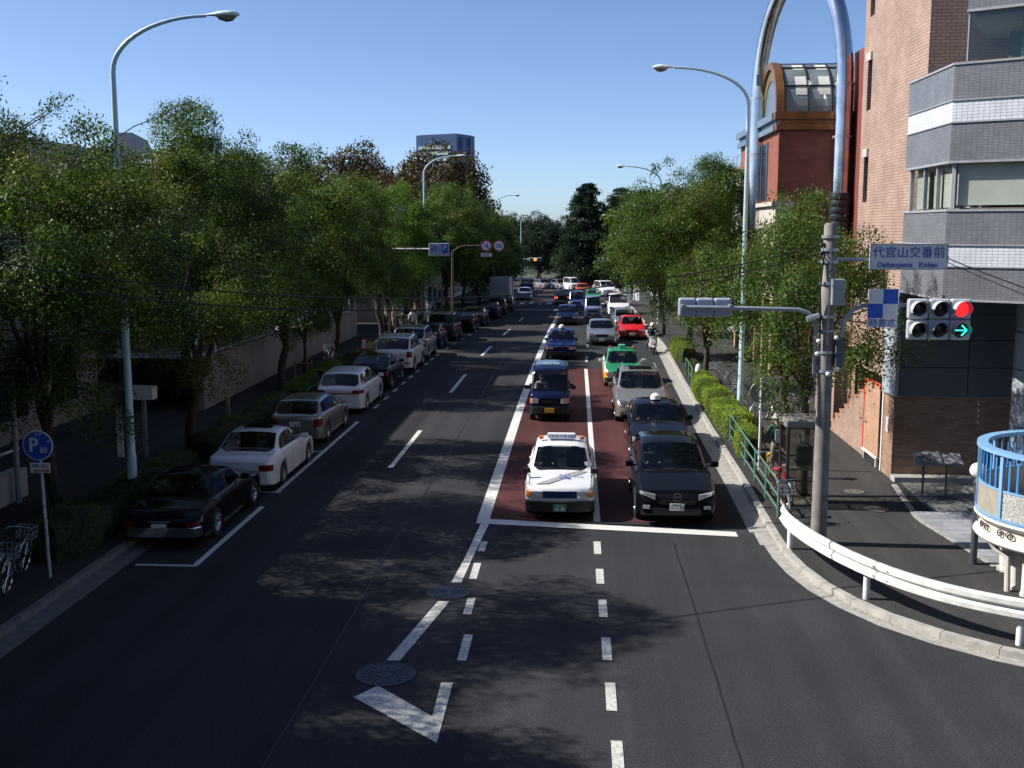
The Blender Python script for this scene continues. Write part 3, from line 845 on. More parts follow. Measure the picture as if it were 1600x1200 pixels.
# --- further buildings on the right
def block(name, label, x0, x1, y0, y1, h, m, rows=3, face='-X', win=(1.2, 1.3), z0=None, gap=2.4, extra=None):
    base = gz((y0 + y1) / 2)
    t = thing(name, label, 'building', ((x0 + x1) / 2, (y0 + y1) / 2, base))
    b = MB(); b.bb(x0, x1, y0, y1, base - 1, base + h); b.build('wall', m, t)
    b = MB(); b.bb(x0 - .12, x1 + .12, y0 - .12, y1 + .12, base + h, base + h + .25); b.build('parapet', TRIM, t)
    fh = h / rows
    xw = x0 if face == '-X' else x1
    s = -1 if face == '-X' else 1
    for r in range(rows):
        k = 0; y = y0 + .9
        while y + win[0] < y1 - .5:
            zz0 = base + r * fh + (fh - win[1]) * .55
            a, c = sorted((xw + s * .03, xw - s * .05))
            b = MB(); b.bb(a, c, y, y + win[0], zz0, zz0 + win[1]); w = b.build('window', DARKGLASS, t)
            a, c = sorted((xw + s * .10, xw + s * .005))
            b = MB(); b.bb(a, c, y - .06, y + win[0] + .06, zz0 - .09, zz0 - .01); b.build('sill', TRIM, w)
            y += win[0] + gap
    k = 0; x = x0 + .9
    while x + win[0] < x1 - .4:
        for r in range(rows):
            zz0 = base + r * fh + (fh - win[1]) * .55
            b = MB(); b.bb(x, x + win[0], y0 - .03, y0 + .05, zz0, zz0 + win[1]); b.build('window', DARKGLASS, t)
        x += win[0] + gap
    return t
GREYWHITE = mat('grey_white_render', (.42, .44, .45), .7, var=.1, scale=1)
BEIGE = mat('beige_render', (.36, .32, .27), .8, var=.15, scale=.8)
t = block('pale_office_block', 'pale grey building with roof railing behind the right trees', 10.6, 22, 66, 80, 11.0, GREYWHITE, 4)
for y in np.arange(66, 80.1, 2):
    b = MB(); b.tube([(10.65, y, gz(73) + 11.2), (10.65, y, gz(73) + 12.0)], .03, 6); b.build('railing_post', STEEL, t)
b = MB(); b.tube([(10.65, 66, gz(73) + 12.0), (10.65, 80, gz(73) + 12.0)], .03, 6); b.tube([(10.65, 66, gz(73) + 12.0), (20, 66, gz(73) + 12.0)], .03, 6); b.build('railing', STEEL, t)
block('beige_low_block', 'low beige shop building further down the right footway', 10.5, 24, 84, 108, 7.5, BEIGE, 2)
block('grey_low_block', 'low grey building beyond the right side crossing', 9, 26, 118, 150, 7.0, GREYWHITE, 2)
pv = thing('flat_roof_pavilion', 'small pavilion with thin cream flat roof among far trees', 'building', (4, 200, gz(200)))
b = MB(); b.bb(3.2, 9, 197, 206, gz(200) - .5, 5.2); b.build('wall', BEIGE, pv)
b = MB(); b.bb(.6, 10.5, 194, 207, 5.22, 5.5); b.build('roof_slab', OFFWHITE, pv)
b = MB(); b.bb(3.6, 4.1, 197, 197.5, 5.52, 6.0); b.build('roof_vent', OFFWHITE, pv)
# ------------------------------------------------------------------ buildings and walls on the left
SHADEWALL = mat('warm_grey_concrete_wall', (.31, .28, .245), .85, var=.12, scale=.7, bump=.15)
TANWALL = mat('tan_render_wall', (.30, .26, .21), .85, var=.12, scale=.5)
def big_block(name, label, x0, x1, y0, y1, h, m, rows, extra=True):
    base = gz((y0 + y1) / 2)
    t = thing(name, label, 'building', ((x0 + x1) / 2, (y0 + y1) / 2, base))
    b = MB(); b.bb(x0, x1, y0, y1, base - 1, base + h - .25); b.build('wall', m, t)
    b = MB(); b.bb(x0 - .1, x1 + .1, y0 - .1, y1 + .1, base + h - .25, base + h); b.build('parapet', TRIM, t)
    fh = (h - .3) / rows
    for r in range(rows):
        y = y0 + 1.2
        while y + 2.0 < y1 - .6:
            z0 = base + r * fh + .85
            b = MB(); b.bb(x1 - .05, x1 + .03, y, y + 1.8, z0, z0 + fh * .5); w = b.build('window', DARKGLASS, t)
            b = MB(); b.bb(x1 + .005, x1 + .09, y - .06, y + 1.86, z0 - .1, z0 - .01); b.build('sill', TRIM, w)
            y += 3.6
        b = MB(); b.bb(x1 + .002, x1 + .05, y0, y1, base + (r + 1) * fh - .12, base + (r + 1) * fh); b.build('string_course', TRIM, t)
    return t
ba = big_block('long_concrete_building', 'long concrete building behind the nearest left trees with wedge rooflights', -32, -18, -40, 45.0, 9.8, SHADEWALL, 3)
b = MB(); b.bb(-31, -18.02, -39, 20.5, 9.81, 11.9); b.build('unseen_shadow_block', SHADEWALL, ba)  # unseen block added on the roof so its shadow widens on the near road
for y0 in (45.3,):
    b = MB()
    x0, x1 = -18.9, -18.25
    b.add([(x0, y0, 9.81), (x1, y0, 9.81), (x1, y0 + 2.6, 9.81), (x0, y0 + 2.6, 9.81), (x0, y0 + .05, 10.75), (x1, y0 + .05, 10.75), (x1, y0 + 1.7, 10.55), (x0, y0 + 1.7, 10.55)],
          [(0, 3, 2, 1), (4, 5, 6, 7), (0, 1, 5, 4), (1, 2, 6, 5), (2, 3, 7, 6), (3, 0, 4, 7)])
    b.build('wedge_rooflight', mat('grey_zinc', (.20, .21, .22), .5, .3), ba)
bb_ = big_block('stepped_concrete_building', 'concrete building with flat parapet set behind the ramp wall', -30, -15.0, 45.3, 54.2, 9.35, TANWALL, 3)
bc = big_block('low_plaza_building', 'low beige building at the back of the busy plaza', -34, -20, 57, 84, 6.6, SHADEWALL, 2)
bd = big_block('tan_apartment_building', 'tan building behind the trees near the far sign gantry', -32, -13.8, 86, 118, 9.4, TANWALL, 3)
be = big_block('far_grey_building', 'distant grey building beyond the left junction', -34, -15, 128, 162, 8.0, GREYWHITE, 2)

# ramp wall with railing
rw = thing('ramp_wall', 'long beige ramp wall with pale steel railing on the left footway', 'wall', (-14.2, 55, 0))
yy = np.linspace(40.5, 72.5, 17)
top = lambda y: gz(y) + float(np.interp(y, [40, 72.5], [2.1, 1.75]))
wx = lambda y: float(np.interp(y, [40, 72.5], [-14.0, -14.6]))
for a, c in zip(yy[:-1], yy[1:]):
    b = MB()
    b.add([(wx(a), a, gz(a) - .3), (wx(c), c - .015, gz(c) - .3), (wx(c), c - .015, top(c)), (wx(a), a, top(a)), (wx(a) - .25, a, gz(a) - .3), (wx(c) - .25, c - .015, gz(c) - .3), (wx(c) - .25, c - .015, top(c)), (wx(a) - .25, a, top(a))],
          [(0, 1, 2, 3), (5, 4, 7, 6), (3, 2, 6, 7), (0, 3, 7, 4), (1, 5, 6, 2)])
    b.build('wall_panel', SHADEWALL, rw)
PALERAIL = mat('pale_rail_paint', (.78, .79, .80), .4)
for y in yy:
    b = MB(); b.tube([(wx(y) - .12, y, top(y)), (wx(y) - .12, y, top(y) + .85)], .03, 8); b.build('railing_post', PALERAIL, rw)
b = MB(); b.tube([(wx(41) - .12, 39.6, top(41) + .1), (wx(41) - .12, 40.5, top(41) + .85)] + [(wx(y) - .12, y, top(y) + .85) for y in yy], .045, 8); b.build('handrail', PALERAIL, rw, smooth=True)
b = MB(); b.tube([(wx(y) - .12, y, top(y) + .08) for y in yy], .02, 6); b.build('lower_rail', PALERAIL, rw)
b = MB()
b.add([(wx(y) - .26, y, top(y) - .02) for y in yy] + [(-15.0 if 45 < y < 54.5 else -19.9, y, top(y) - .02) for y in yy], [(i, i + 1, 17 + i + 1, 17 + i) for i in range(16)])
b.f = [tuple(reversed(q)) for q in b.f]
b.build('ramp_deck', CONCRETE, rw)

# low garden wall and post at the near left
lw_ = thing('low_garden_wall', 'low pale garden wall in deep shade at the left edge', 'wall', (-14, 22, .12))
for k in range(5):
    b = MB(); b.bb(-14.4, -14.05, 15.6 + k * 2.3, 15.6 + k * 2.3 + 2.28, .1, .85); b.build('wall_block', GREYWHITE, lw_)
b = MB(); b.tube([(-14.2, 15.6, 1.35), (-14.2, 27, 1.35)], .035, 8); b.build('rail', PALERAIL, lw_)
for k in range(6):
    b = MB(); b.tube([(-14.2, 15.7 + k * 2.25, .85), (-14.2, 15.7 + k * 2.25, 1.35)], .03, 8); b.build('rail_post', PALERAIL, lw_)
pp = thing('grey_downpipe_post', 'slim grey post standing at the end of the low garden wall', 'post', (-13.9, 26.3, .12))
b = MB(); b.tube([(-13.9, 26.3, .12), (-13.9, 26.3, 3.2)], .07, 10); b.build('shaft', GREYMETAL, pp, smooth=True)
b = MB(); b.lathe([(.09, 3.2), (.10, 3.24), (.05, 3.3)], (-13.9, 26.3, 0), 10); b.build('cap', GREYMETAL, pp)
sb = thing('white_sign_box', 'small white lit sign box on a post behind the left lamp', 'sign', (-12.9, 32, .12))
b = MB(); b.bb(-13.25, -12.55, 31.8, 32.2, 1.86, 2.25); b.build('box', WHITE, sb, bevel=.02)
b = MB(); b.bb(-12.95, -12.85, 31.95, 32.05, .12, 1.855); b.build('post', GREYMETAL, sb)
ws = thing('wooden_stake', 'squat pale wooden stake beside the shaded hedge', 'post', (-12.3, 38, .12))
b = MB(); b.tube([(-12.3, 38, .1), (-12.3, 38, 1.0)], [.09, .085], 10); b.build('stake', mat('pale_wood', (.32, .22, .12), .8, var=.2, scale=8), ws, smooth=True)
b = MB(); b.lathe([(.088, 1.0), (.07, 1.04), (.02, 1.06)], (-12.3, 38, 0), 10); b.build('stake_top', mat('pale_wood', (.32, .22, .12)), ws)

# far blue glass tower
bt = thing('blue_glass_tower', 'distant dark blue high rise with rows of pale windows', 'building', (-70, 610, -4))
BLUEF = mat('blue_facade', (.022, .055, .15), .4, var=.15, scale=.05)
BLUEF2 = mat('blue_side_facade', (.015, .06, .25), .35, var=.15, scale=.05)
c0, c1, c2 = (-87.2, 600), (-64.3, 588), (-56.6, 606)
c3 = (c0[0] + c2[0] - c1[0], c0[1] + c2[1] - c1[1])
b = MB(); b.prism([c0, c1, c2, c3], -4, 55.4); b.build('shaft', BLUEF, bt)
b = MB(); b.prism([(-86, 602), (-65, 591.5), (-58, 606), (-80, 616)], 55.4, 55.8); b.build('roof_plant', BLUEF, bt)
WINP = mat('pale_window_band', (.34, .44, .42), .25, var=.4, scale=.25)
for k in range(9):
    z = 49.6 - k * 3.1
    def fp(t, o): 
        n = Vector((c1[1] - c0[1], -(c1[0] - c0[0]), 0)).normalized()
        return (c0[0] + (c1[0] - c0[0]) * t + n.x * o, c0[1] + (c1[1] - c0[1]) * t + n.y * o)
    for t0, t1 in ((.06, .24), (.25, .46), (.47, .66), (.67, .86)):
        p, q = fp(t0, .4), fp(t1, .4)
        b = MB(); b.add([(p[0], p[1], z - 1.7), (q[0], q[1], z - 1.7), (q[0], q[1], z), (p[0], p[1], z), (p[0], p[1] + .7, z - 1.7), (q[0], q[1] + .7, z - 1.7), (q[0], q[1] + .7, z), (p[0], p[1] + .7, z)],
                        [(0, 1, 2, 3), (3, 2, 6, 7), (0, 3, 7, 4), (1, 5, 6, 2), (0, 4, 5, 1)])
        b.build('window_band', WINP, bt)
for t in (.25, .72):
    x = c1[0] + (c2[0] - c1[0]) * t; y = c1[1] + (c2[1] - c1[1]) * t
    b = MB(); b.box((x, y, 26), (1.6, 2.2, 56)); b.build('side_fin', BLUEF2, bt)

# footbridge under the camera, and unseen buildings added behind to cut sky light
fb = thing('footbridge', 'steel footbridge the street is seen from', 'footbridge', (0, -1.6, 0))
FBM = mat('footbridge_paint', (.30, .34, .36), .5)
b = MB(); b.bb(-14.5, 11.5, -2.9, -.45, 4.9, 5.35); b.build('deck', FBM, fb)
for y in (-2.9, -.5):
    b = MB(); b.bb(-14.5, 11.5, y, y + .06, 5.351, 6.45); b.build('parapet', FBM, fb)
    b = MB(); b.tube([(-14.5, y + .03, 6.5), (11.5, y + .03, 6.5)], .05, 8); b.build('handrail', STEEL, fb)
for x in (-13.2, 10.2):
    b = MB(); b.bb(x - .35, x + .35, -2.2, -1.2, 0, 4.899); b.build('pier', FBM, fb)
big_block('unseen_block_behind_bridge', 'unseen brown building added behind the footbridge on the right', 13, 30, -45, 6, 15, TANWALL, 4)
cb = thing('unseen_end_block', 'unseen wide building added behind the footbridge to cut sky light', 'building', (0, -50, 0))
b = MB(); b.bb(-32, 40, -60, -48, -1, 16); b.build('wall', SHADEWALL, cb)
for r in range(4):
    for k in range(16):
        b = MB(); b.bb(-28 + k * 4, -25.6 + k * 4, -48.05, -47.95, 1.2 + r * 3.7, 3.2 + r * 3.7); b.build('window', DARKGLASS, cb)
# ------------------------------------------------------------------ trees and hedges
def leaf_mat(name, dark, mid, warm, warm_amt=0.3, nscale=.55):
    m = bpy.data.materials.new(name)
    m.use_nodes = True
    nt = m.node_tree
    for n in list(nt.nodes):
        if n.type == 'BSDF_PRINCIPLED': nt.nodes.remove(n)
    out = nt.nodes['Material Output']
    geo = nt.nodes.new('ShaderNodeNewGeometry')
    tc = nt.nodes.new('ShaderNodeTexCoord')
    mx = nt.nodes.new('ShaderNodeMix'); mx.data_type = 'RGBA'
    mx.inputs[6].default_value = (*dark, 1); mx.inputs[7].default_value = (*mid, 1)
    nt.links.new(geo.outputs['Random Per Island'], mx.inputs[0])
    n = nt.nodes.new('ShaderNodeTexNoise'); n.inputs['Scale'].default_value = nscale; n.inputs['Detail'].default_value = 3
    nt.links.new(geo.outputs['Position'], n.inputs['Vector'])
    r = nt.nodes.new('ShaderNodeMapRange'); r.inputs[1].default_value = .48; r.inputs[2].default_value = .68; r.inputs[3].default_value = 0; r.inputs[4].default_value = warm_amt
    nt.links.new(n.outputs[0], r.inputs[0])
    gt = nt.nodes.new('ShaderNodeMapRange'); gt.inputs[1].default_value = .88; gt.inputs[2].default_value = .93; gt.inputs[4].default_value = .75
    nt.links.new(geo.outputs['Random Per Island'], gt.inputs[0])
    mxx = nt.nodes.new('ShaderNodeMath'); mxx.operation = 'MAXIMUM'
    nt.links.new(r.outputs[0], mxx.inputs[0]); nt.links.new(gt.outputs[0], mxx.inputs[1])
    m2 = nt.nodes.new('ShaderNodeMix'); m2.data_type = 'RGBA'
    nt.links.new(mxx.outputs[0], m2.inputs[0]); nt.links.new(mx.outputs[2], m2.inputs[6]); m2.inputs[7].default_value = (*warm, 1)
    n3 = nt.nodes.new('ShaderNodeTexNoise'); n3.inputs['Scale'].default_value = .9; n3.inputs['Detail'].default_value = 2
    nt.links.new(geo.outputs['Position'], n3.inputs['Vector'])
    r3 = nt.nodes.new('ShaderNodeMapRange'); r3.inputs[1].default_value = .35; r3.inputs[2].default_value = .65; r3.inputs[3].default_value = .55; r3.inputs[4].default_value = 1.5
    nt.links.new(n3.outputs[0], r3.inputs[0])
    m4 = nt.nodes.new('ShaderNodeMix'); m4.data_type = 'RGBA'; m4.blend_type = 'MULTIPLY'; m4.inputs[0].default_value = 1
    nt.links.new(m2.outputs[2], m4.inputs[6]); nt.links.new(r3.outputs[0], m4.inputs[7]); m2 = m4
    p = nt.nodes.new('ShaderNodeBsdfPrincipled'); p.inputs['Roughness'].default_value = .5; p.inputs['Specular IOR Level'].default_value = .22
    t = nt.nodes.new('ShaderNodeBsdfTranslucent')
    nt.links.new(m2.outputs[2], p.inputs['Base Color'])
    br = nt.nodes.new('ShaderNodeMix'); br.data_type = 'RGBA'; br.blend_type = 'MULTIPLY'; br.inputs[0].default_value = 1
    br.inputs[7].default_value = (1.25, 1.2, .7, 1); nt.links.new(m2.outputs[2], br.inputs[6]); nt.links.new(br.outputs[2], t.inputs[0])
    ms = nt.nodes.new('ShaderNodeMixShader'); ms.inputs[0].default_value = .34
    nt.links.new(p.outputs[0], ms.inputs[1]); nt.links.new(t.outputs[0], ms.inputs[2]); nt.links.new(ms.outputs[0], out.inputs[0])
    MATS[name] = m
    return m
LEAF = leaf_mat('street_tree_leaves', (.025, .064, .014), (.085, .160, .028), (.16, .17, .03), .5)
LEAFBRIGHT = leaf_mat('fresh_green_leaves', (.04, .105, .014), (.115, .22, .03), (.18, .21, .03), .45)
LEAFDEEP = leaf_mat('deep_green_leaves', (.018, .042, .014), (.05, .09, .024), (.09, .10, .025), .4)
LEAFBROWN = leaf_mat('rusty_brown_leaves', (.05, .034, .016), (.10, .058, .024), (.045, .065, .02), .8)
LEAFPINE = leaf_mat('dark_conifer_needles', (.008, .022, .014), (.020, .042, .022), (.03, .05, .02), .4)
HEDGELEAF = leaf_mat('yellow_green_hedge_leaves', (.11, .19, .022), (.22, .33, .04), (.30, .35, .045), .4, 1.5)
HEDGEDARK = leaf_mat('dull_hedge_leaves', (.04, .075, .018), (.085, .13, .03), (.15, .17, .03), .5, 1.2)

def leaves_mesh(name, C, l, w, rs, up=.7, material=None, N=None):
    n = len(C)
    u = rs.normal(size=(n, 3)); u[:, 2] -= .25; u /= np.linalg.norm(u, axis=1)[:, None]
    if N is None:
        q = rs.normal(size=(n, 3)); q[:, 2] += up
    else:
        q = N + rs.normal(size=(n, 3)) * .32
    nrm = q / np.linalg.norm(q, axis=1)[:, None]
    s = np.cross(u, nrm); s /= np.linalg.norm(s, axis=1)[:, None] + 1e-9
    L = (l * rs.uniform(.6, 1.35, n))[:, None]; W = (w * rs.uniform(.6, 1.3, n))[:, None]
    V = np.empty((n, 4, 3))
    V[:, 0] = C - u * L * .5; V[:, 1] = C + s * W * .5 - u * L * .05; V[:, 2] = C + u * L * .5; V[:, 3] = C - s * W * .5 - u * L * .05
    me = bpy.data.meshes.new(name)
    me.vertices.add(4 * n); me.vertices.foreach_set('co', V.reshape(-1))
    me.loops.add(4 * n); me.loops.foreach_set('vertex_index', np.arange(4 * n, dtype=np.int32))
    me.polygons.add(n); me.polygons.foreach_set('loop_start', np.arange(0, 4 * n, 4, dtype=np.int32))
    me.update(calc_edges=True)
    if material: me.materials.append(material)
    return me

def tree_meshes(seed, H, th, R, n_cl, per, leaf, lmat, squash=1.0, flat=.75, tr=.17, limbs=6, clr=(.42, .85), low=0.0):
    """trunk with limbs and twigs, and a crown of leaf clumps hung on them"""
    rs = np.random.RandomState(seed)
    cz = (th + H) / 2 + low; hz = (H - th) / 2
    cl = []
    ph = rs.uniform(0, 6.28, 6)
    while len(cl) < n_cl:
        d = rs.normal(size=3); d /= np.linalg.norm(d)
        r = rs.uniform(.25, 1) ** .32
        az = math.atan2(d[1], d[0])
        bump = 1 + .22 * math.sin(2 * az + ph[0]) * (1 - abs(d[2])) + .18 * math.sin(3 * az + ph[1] + 2 * d[2]) + .15 * math.sin(5 * d[2] + ph[2] + az)
        p = np.array([d[0] * R * r * bump, d[1] * R * r * bump * squash, d[2] * hz * r * (0.9 + .2 * math.sin(2 * az + ph[3]))])
        if p[2] < -hz * .55 and rs.rand() < .55: continue
        if np.linalg.norm(p / np.array([R, R * squash, hz])) > 1.22: continue
        p[2] += cz
        cl.append(p)
    crr = [None] * len(cl)
    for k in range(max(8, n_cl // 4)):                                      # ragged shoots beyond the main crown
        d = rs.normal(size=3); d[2] = abs(d[2]) * 1.2 - .25; d /= np.linalg.norm(d); r = rs.uniform(.98, 1.13)
        cl.append(np.array([d[0] * R * r, d[1] * R * r * squash, d[2] * hz * r + cz])); crr.append(rs.uniform(.45, .65) * clr[0])
    cl = np.array(cl)
    mb = MB()
    # trunk
    lean = rs.uniform(-.25, .25, 2)
    tp = [Vector((lean[0] * t * t + .06 * math.sin(5 * t + ph[4]), lean[1] * t * t + .06 * math.cos(4 * t + ph[5]), th * t)) for t in np.linspace(0, 1, 7)]
    mb.tube(tp, [tr * 1.35, tr * 1.08, tr, tr * .95, tr * .9, tr * .88, tr * .8], 10)
    fork = tp[-1]
    # limbs
    ends = []
    for k in range(limbs):
        a = 2 * math.pi * k / limbs + rs.uniform(-.4, .4)
        rr = R * rs.uniform(.45, .75) if k else R * .1
        e = Vector((math.cos(a) * rr, math.sin(a) * rr * squash, cz + hz * rs.uniform(-.1, .7)))
        ends.append(e)
    skel = []
    for e in ends:
        c1 = fork + Vector(((e.x - fork.x) * .25, (e.y - fork.y) * .25, (e.z - fork.z) * .45))
        pts = []
        for t in np.linspace(0, 1, 9):
            p = fork * (1 - t) ** 2 + c1 * 2 * t * (1 - t) + e * t * t
            p = p + Vector((rs.normal(0, .05), rs.normal(0, .05), rs.normal(0, .04))) * (t > 0)
            pts.append(p)
        mb.tube(pts, [tr * .62 * (1 - .78 * t) for t in np.linspace(0, 1, 9)], 7)
        for t, p in zip(np.linspace(0, 1, 9), pts):
            if t > .2: skel.append((p, tr * .62 * (1 - .78 * t)))
    SK = np.array([p for p, _ in skel])
    for p in cl:
        i = int(np.argmin(np.linalg.norm(SK - p, axis=1) + .35 * np.maximum(0, SK[:, 2] - p[2])))
        a, r0 = skel[i]; e = Vector(p)
        if (e - a).length > 3.2: continue
        mid = (a + e) / 2 + Vector((rs.normal(0, .12), rs.normal(0, .12), rs.uniform(0, .2)))
        mb.tube([a, mid, e], [min(r0 * .6, .035), .018, .006], 4, cap=False)
    # leaves
    cs = []; ns = []
    for p, rfix in zip(cl, crr):
        r = rs.uniform(*clr) if rfix is None else rfix
        k = int(per * (r / .6) ** 2)
        nsp = max(6, int(13 * (r / .6) ** 2))                                # leafy sprays on the clump, gaps between them
        d = rs.normal(size=(nsp, 3)); d[:, 2] += .25; d /= np.linalg.norm(d, axis=1)[:, None]
        sc_ = d * (rs.uniform(.35, 1, nsp) ** .6)[:, None] * r; sc_[:, 2] *= flat
        nn = d + np.array([0, 0, .55]); nn /= np.linalg.norm(nn, axis=1)[:, None]
        w_ = rs.randint(0, nsp, k)
        q = rs.normal(size=(k, 3)) * (.115 + .05 * r) * (1 + leaf * 3)
        q -= nn[w_] * (q * nn[w_]).sum(1)[:, None] * .62
        q[:, 2] -= .5 * (q[:, 0] ** 2 + q[:, 1] ** 2)
        cs.append(q + sc_[w_] + p); ns.append(nn[w_])
    C = np.concatenate(cs)
    crown = leaves_mesh('crown', C, leaf, leaf * .5, rs, material=lmat, N=np.concatenate(ns))
    o = mb.build('trunk', BARK, None, smooth=True, ang=60)
    trunk = o.data
    bpy.data.objects.remove(o)
    return trunk, crown

VAR = {
    'near_a': tree_meshes(11, 9.7, 1.9, 3.3, 105, 560, .090, LEAF, limbs=7, clr=(.5, 1.1), flat=.72),
    'near_b': tree_meshes(23, 10.0, 1.7, 3.3, 105, 560, .090, LEAF, limbs=6, clr=(.5, 1.1), flat=.72, low=.2),
    'mid_a': tree_meshes(31, 9.6, 1.9, 3.4, 90, 430, .115, LEAFBRIGHT, limbs=6, clr=(.55, 1.15), flat=.72, low=.35),
    'mid_b': tree_meshes(47, 10.6, 2.0, 3.7, 105, 440, .115, LEAF, limbs=7, clr=(.6, 1.25), flat=.72),
    'slim': tree_meshes(59, 7.9, 2.4, 2.3, 52, 640, .082, LEAF, limbs=5, tr=.12, clr=(.4, .85), low=-.3, flat=.8),
    'small': tree_meshes(71, 5.6, 1.5, 1.6, 50, 420, .085, LEAF, limbs=5, tr=.13, clr=(.3, .6)),
    'far': tree_meshes(83, 9.5, 1.2, 3.8, 95, 120, .22, LEAFDEEP, limbs=5, clr=(.8, 1.4)),
}
def tree(var, label, x, y, s=1.0, rz=0.0, sz=1.0, leaves=None, group='street trees', name='street_tree'):
    z = gz(y) + .1
    t = thing(name, label, 'tree', (x, y, z), rz, group)
    t.scale = (s, s, s * sz)
    tk, cr = VAR[var]
    link('trunk', tk, t)
    c = link('crown', cr, t)
    if leaves is not None:
        c.material_slots[0].link = 'OBJECT'; c.material_slots[0].material = leaves
    return t
tree('near_a', 'nearest leafy street tree at the left edge of the view', -12.6, 25.6, .97, 1.4)
tree('near_b', 'street tree at the left whose trunk forks behind the near lamp post', -11.7, 32.6, .99, 1.9)
tree('mid_a', 'street tree with single dark trunk in front of the ramp wall', -12.3, 45.2, 1.02, 5.0, leaves=LEAF)
tree('mid_b', 'street tree shading the middle of the ramp wall', -12.4, 56.0, .9, .9)
tree('mid_a', 'bright green street tree left of the second left lamp', -11.9, 66.5, .98, 2.2)
tree('mid_b', 'street tree standing among the crowd on the plaza', -13.2, 77.0, .86, 4.1)
tree('mid_a', 'tall street tree right beside the no U-turn sign gantry', -10.8, 91.0, 1.12, 1.2, leaves=LEAF)
tree('mid_b', 'broad street tree above the grey box truck', -10.6, 102.0, 1.05, 2.9)
tree('far', 'deep green tree behind the left amber signal', -10.5, 117.0, .98, .3, leaves=LEAF)
tree('far', 'deep green tree at the far left bend', -11.0, 138.0, .95, 2.3)
tree('near_b', 'street tree just outside the left of view shading the road', -14.6, 18.6, 1.15, .7)
tree('near_a', 'street tree out of view at the left casting shade on the asphalt', -12.4, 12.4, 1.0, 2.4)
tree('near_b', 'street tree nearest the bridge on the left', -12.0, 6.0, 1.0, 3.9)
yt = tree('slim', 'young thin street tree tied to a low stake frame', -12.1, 48.3, .62, .5, 1.1)
tree('mid_b', 'unseen tree added behind the bridge on the left footway', -12.2, -9.0, 1.0, 1.0)  # these trees behind the camera are unseen, added to block sky light
tree('mid_a', 'unseen tree added further behind the bridge on the left', -12.2, -19.0, 1.05, 2.0, leaves=LEAF)
tree('mid_b', 'unseen tree added behind the bridge on the right footway', 9.5, -10.0, 1.05, 3.0)
tree('mid_a', 'unseen tree added further behind the bridge on the right', 9.5, -20.0, 1.1, 4.0, leaves=LEAF)
# right side
tree('slim', 'airy small street tree between phone booth and utility pole', 5.75, 28.3, 1.0, .6, group='street trees')
tree('small', 'small street tree with dark bare trunk behind the signal back', 5.5, 47.3, 1.05, 2.0, 1.1)
tree('mid_b', 'large dense street tree in the middle of the right footway', 5.9, 60.2, 1.0, .3)
tree('mid_a', 'street tree behind the white van on the right', 5.6, 74.5, .95, 1.4, leaves=LEAF)
tree('mid_b', 'street tree further along the right footway', 6.4, 88.0, .95, 3.6)
tree('far', 'street tree on the right just past the far signal', 7.5, 108.0, .9, .8, leaves=LEAF)
tree('small', 'leafy young tree by the stone shopfront', 7.6, 41.0, 1.15, 3.0, 1.15, leaves=LEAFBRIGHT)
# far background
tree('far', 'rounded green tree behind the far parked cars', -1.0, 181.0, .68, .2, leaves=LEAF, group='far trees')
tree('far', 'second rounded tree behind the far parked cars', 3.8, 183.0, .70, 1.5, leaves=LEAF, group='far trees')
tree('far', 'rusty brown autumn tree below the blue tower', -15.2, 116, 1.62, .9, 1.02, leaves=LEAFBROWN, group='far trees')
tree('far', 'rusty brown tree to the left of the tallest brown one', -24.5, 122, 1.65, 2.4, 1.05, leaves=LEAFBROWN, group='far trees')
tree('far', 'dark tree showing sky gaps under its crown on the left skyline', -40, 130, 1.6, .4, 1.05, leaves=LEAFPINE, group='far trees')
tree('far', 'dark tree on the left skyline beside the brown trees', -32, 128, 1.5, 3.4, 1.08, leaves=LEAFPINE, group='far trees')
tree('far', 'dark skyline tree seen above the bright green street tree', -49, 134, 1.5, 5.0, 1.1, leaves=LEAFPINE, group='far trees')
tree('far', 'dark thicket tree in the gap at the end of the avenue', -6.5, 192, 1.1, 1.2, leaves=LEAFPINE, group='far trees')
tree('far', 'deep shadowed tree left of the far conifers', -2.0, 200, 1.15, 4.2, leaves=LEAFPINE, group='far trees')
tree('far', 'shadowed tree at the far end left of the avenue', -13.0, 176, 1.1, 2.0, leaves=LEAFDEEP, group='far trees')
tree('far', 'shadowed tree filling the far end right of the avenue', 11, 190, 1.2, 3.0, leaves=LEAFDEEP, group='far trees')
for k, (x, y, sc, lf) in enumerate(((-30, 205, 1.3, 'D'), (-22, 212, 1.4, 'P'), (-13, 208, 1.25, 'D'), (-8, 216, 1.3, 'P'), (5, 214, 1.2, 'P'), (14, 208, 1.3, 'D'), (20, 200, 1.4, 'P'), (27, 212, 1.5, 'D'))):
    tree('far', 'background tree closing the avenue ' + ('behind the left street trees', 'next to the far grey building', 'left of the amber signal', 'darkest one behind the left bend', 'behind the pavilion', 'just right of the pavilion', 'behind the low grey block', 'furthest to the right')[k], x, y, sc, k * 1.3, leaves=LEAFDEEP if lf == 'D' else LEAFPINE, group='background trees closing the view', name='background_tree')
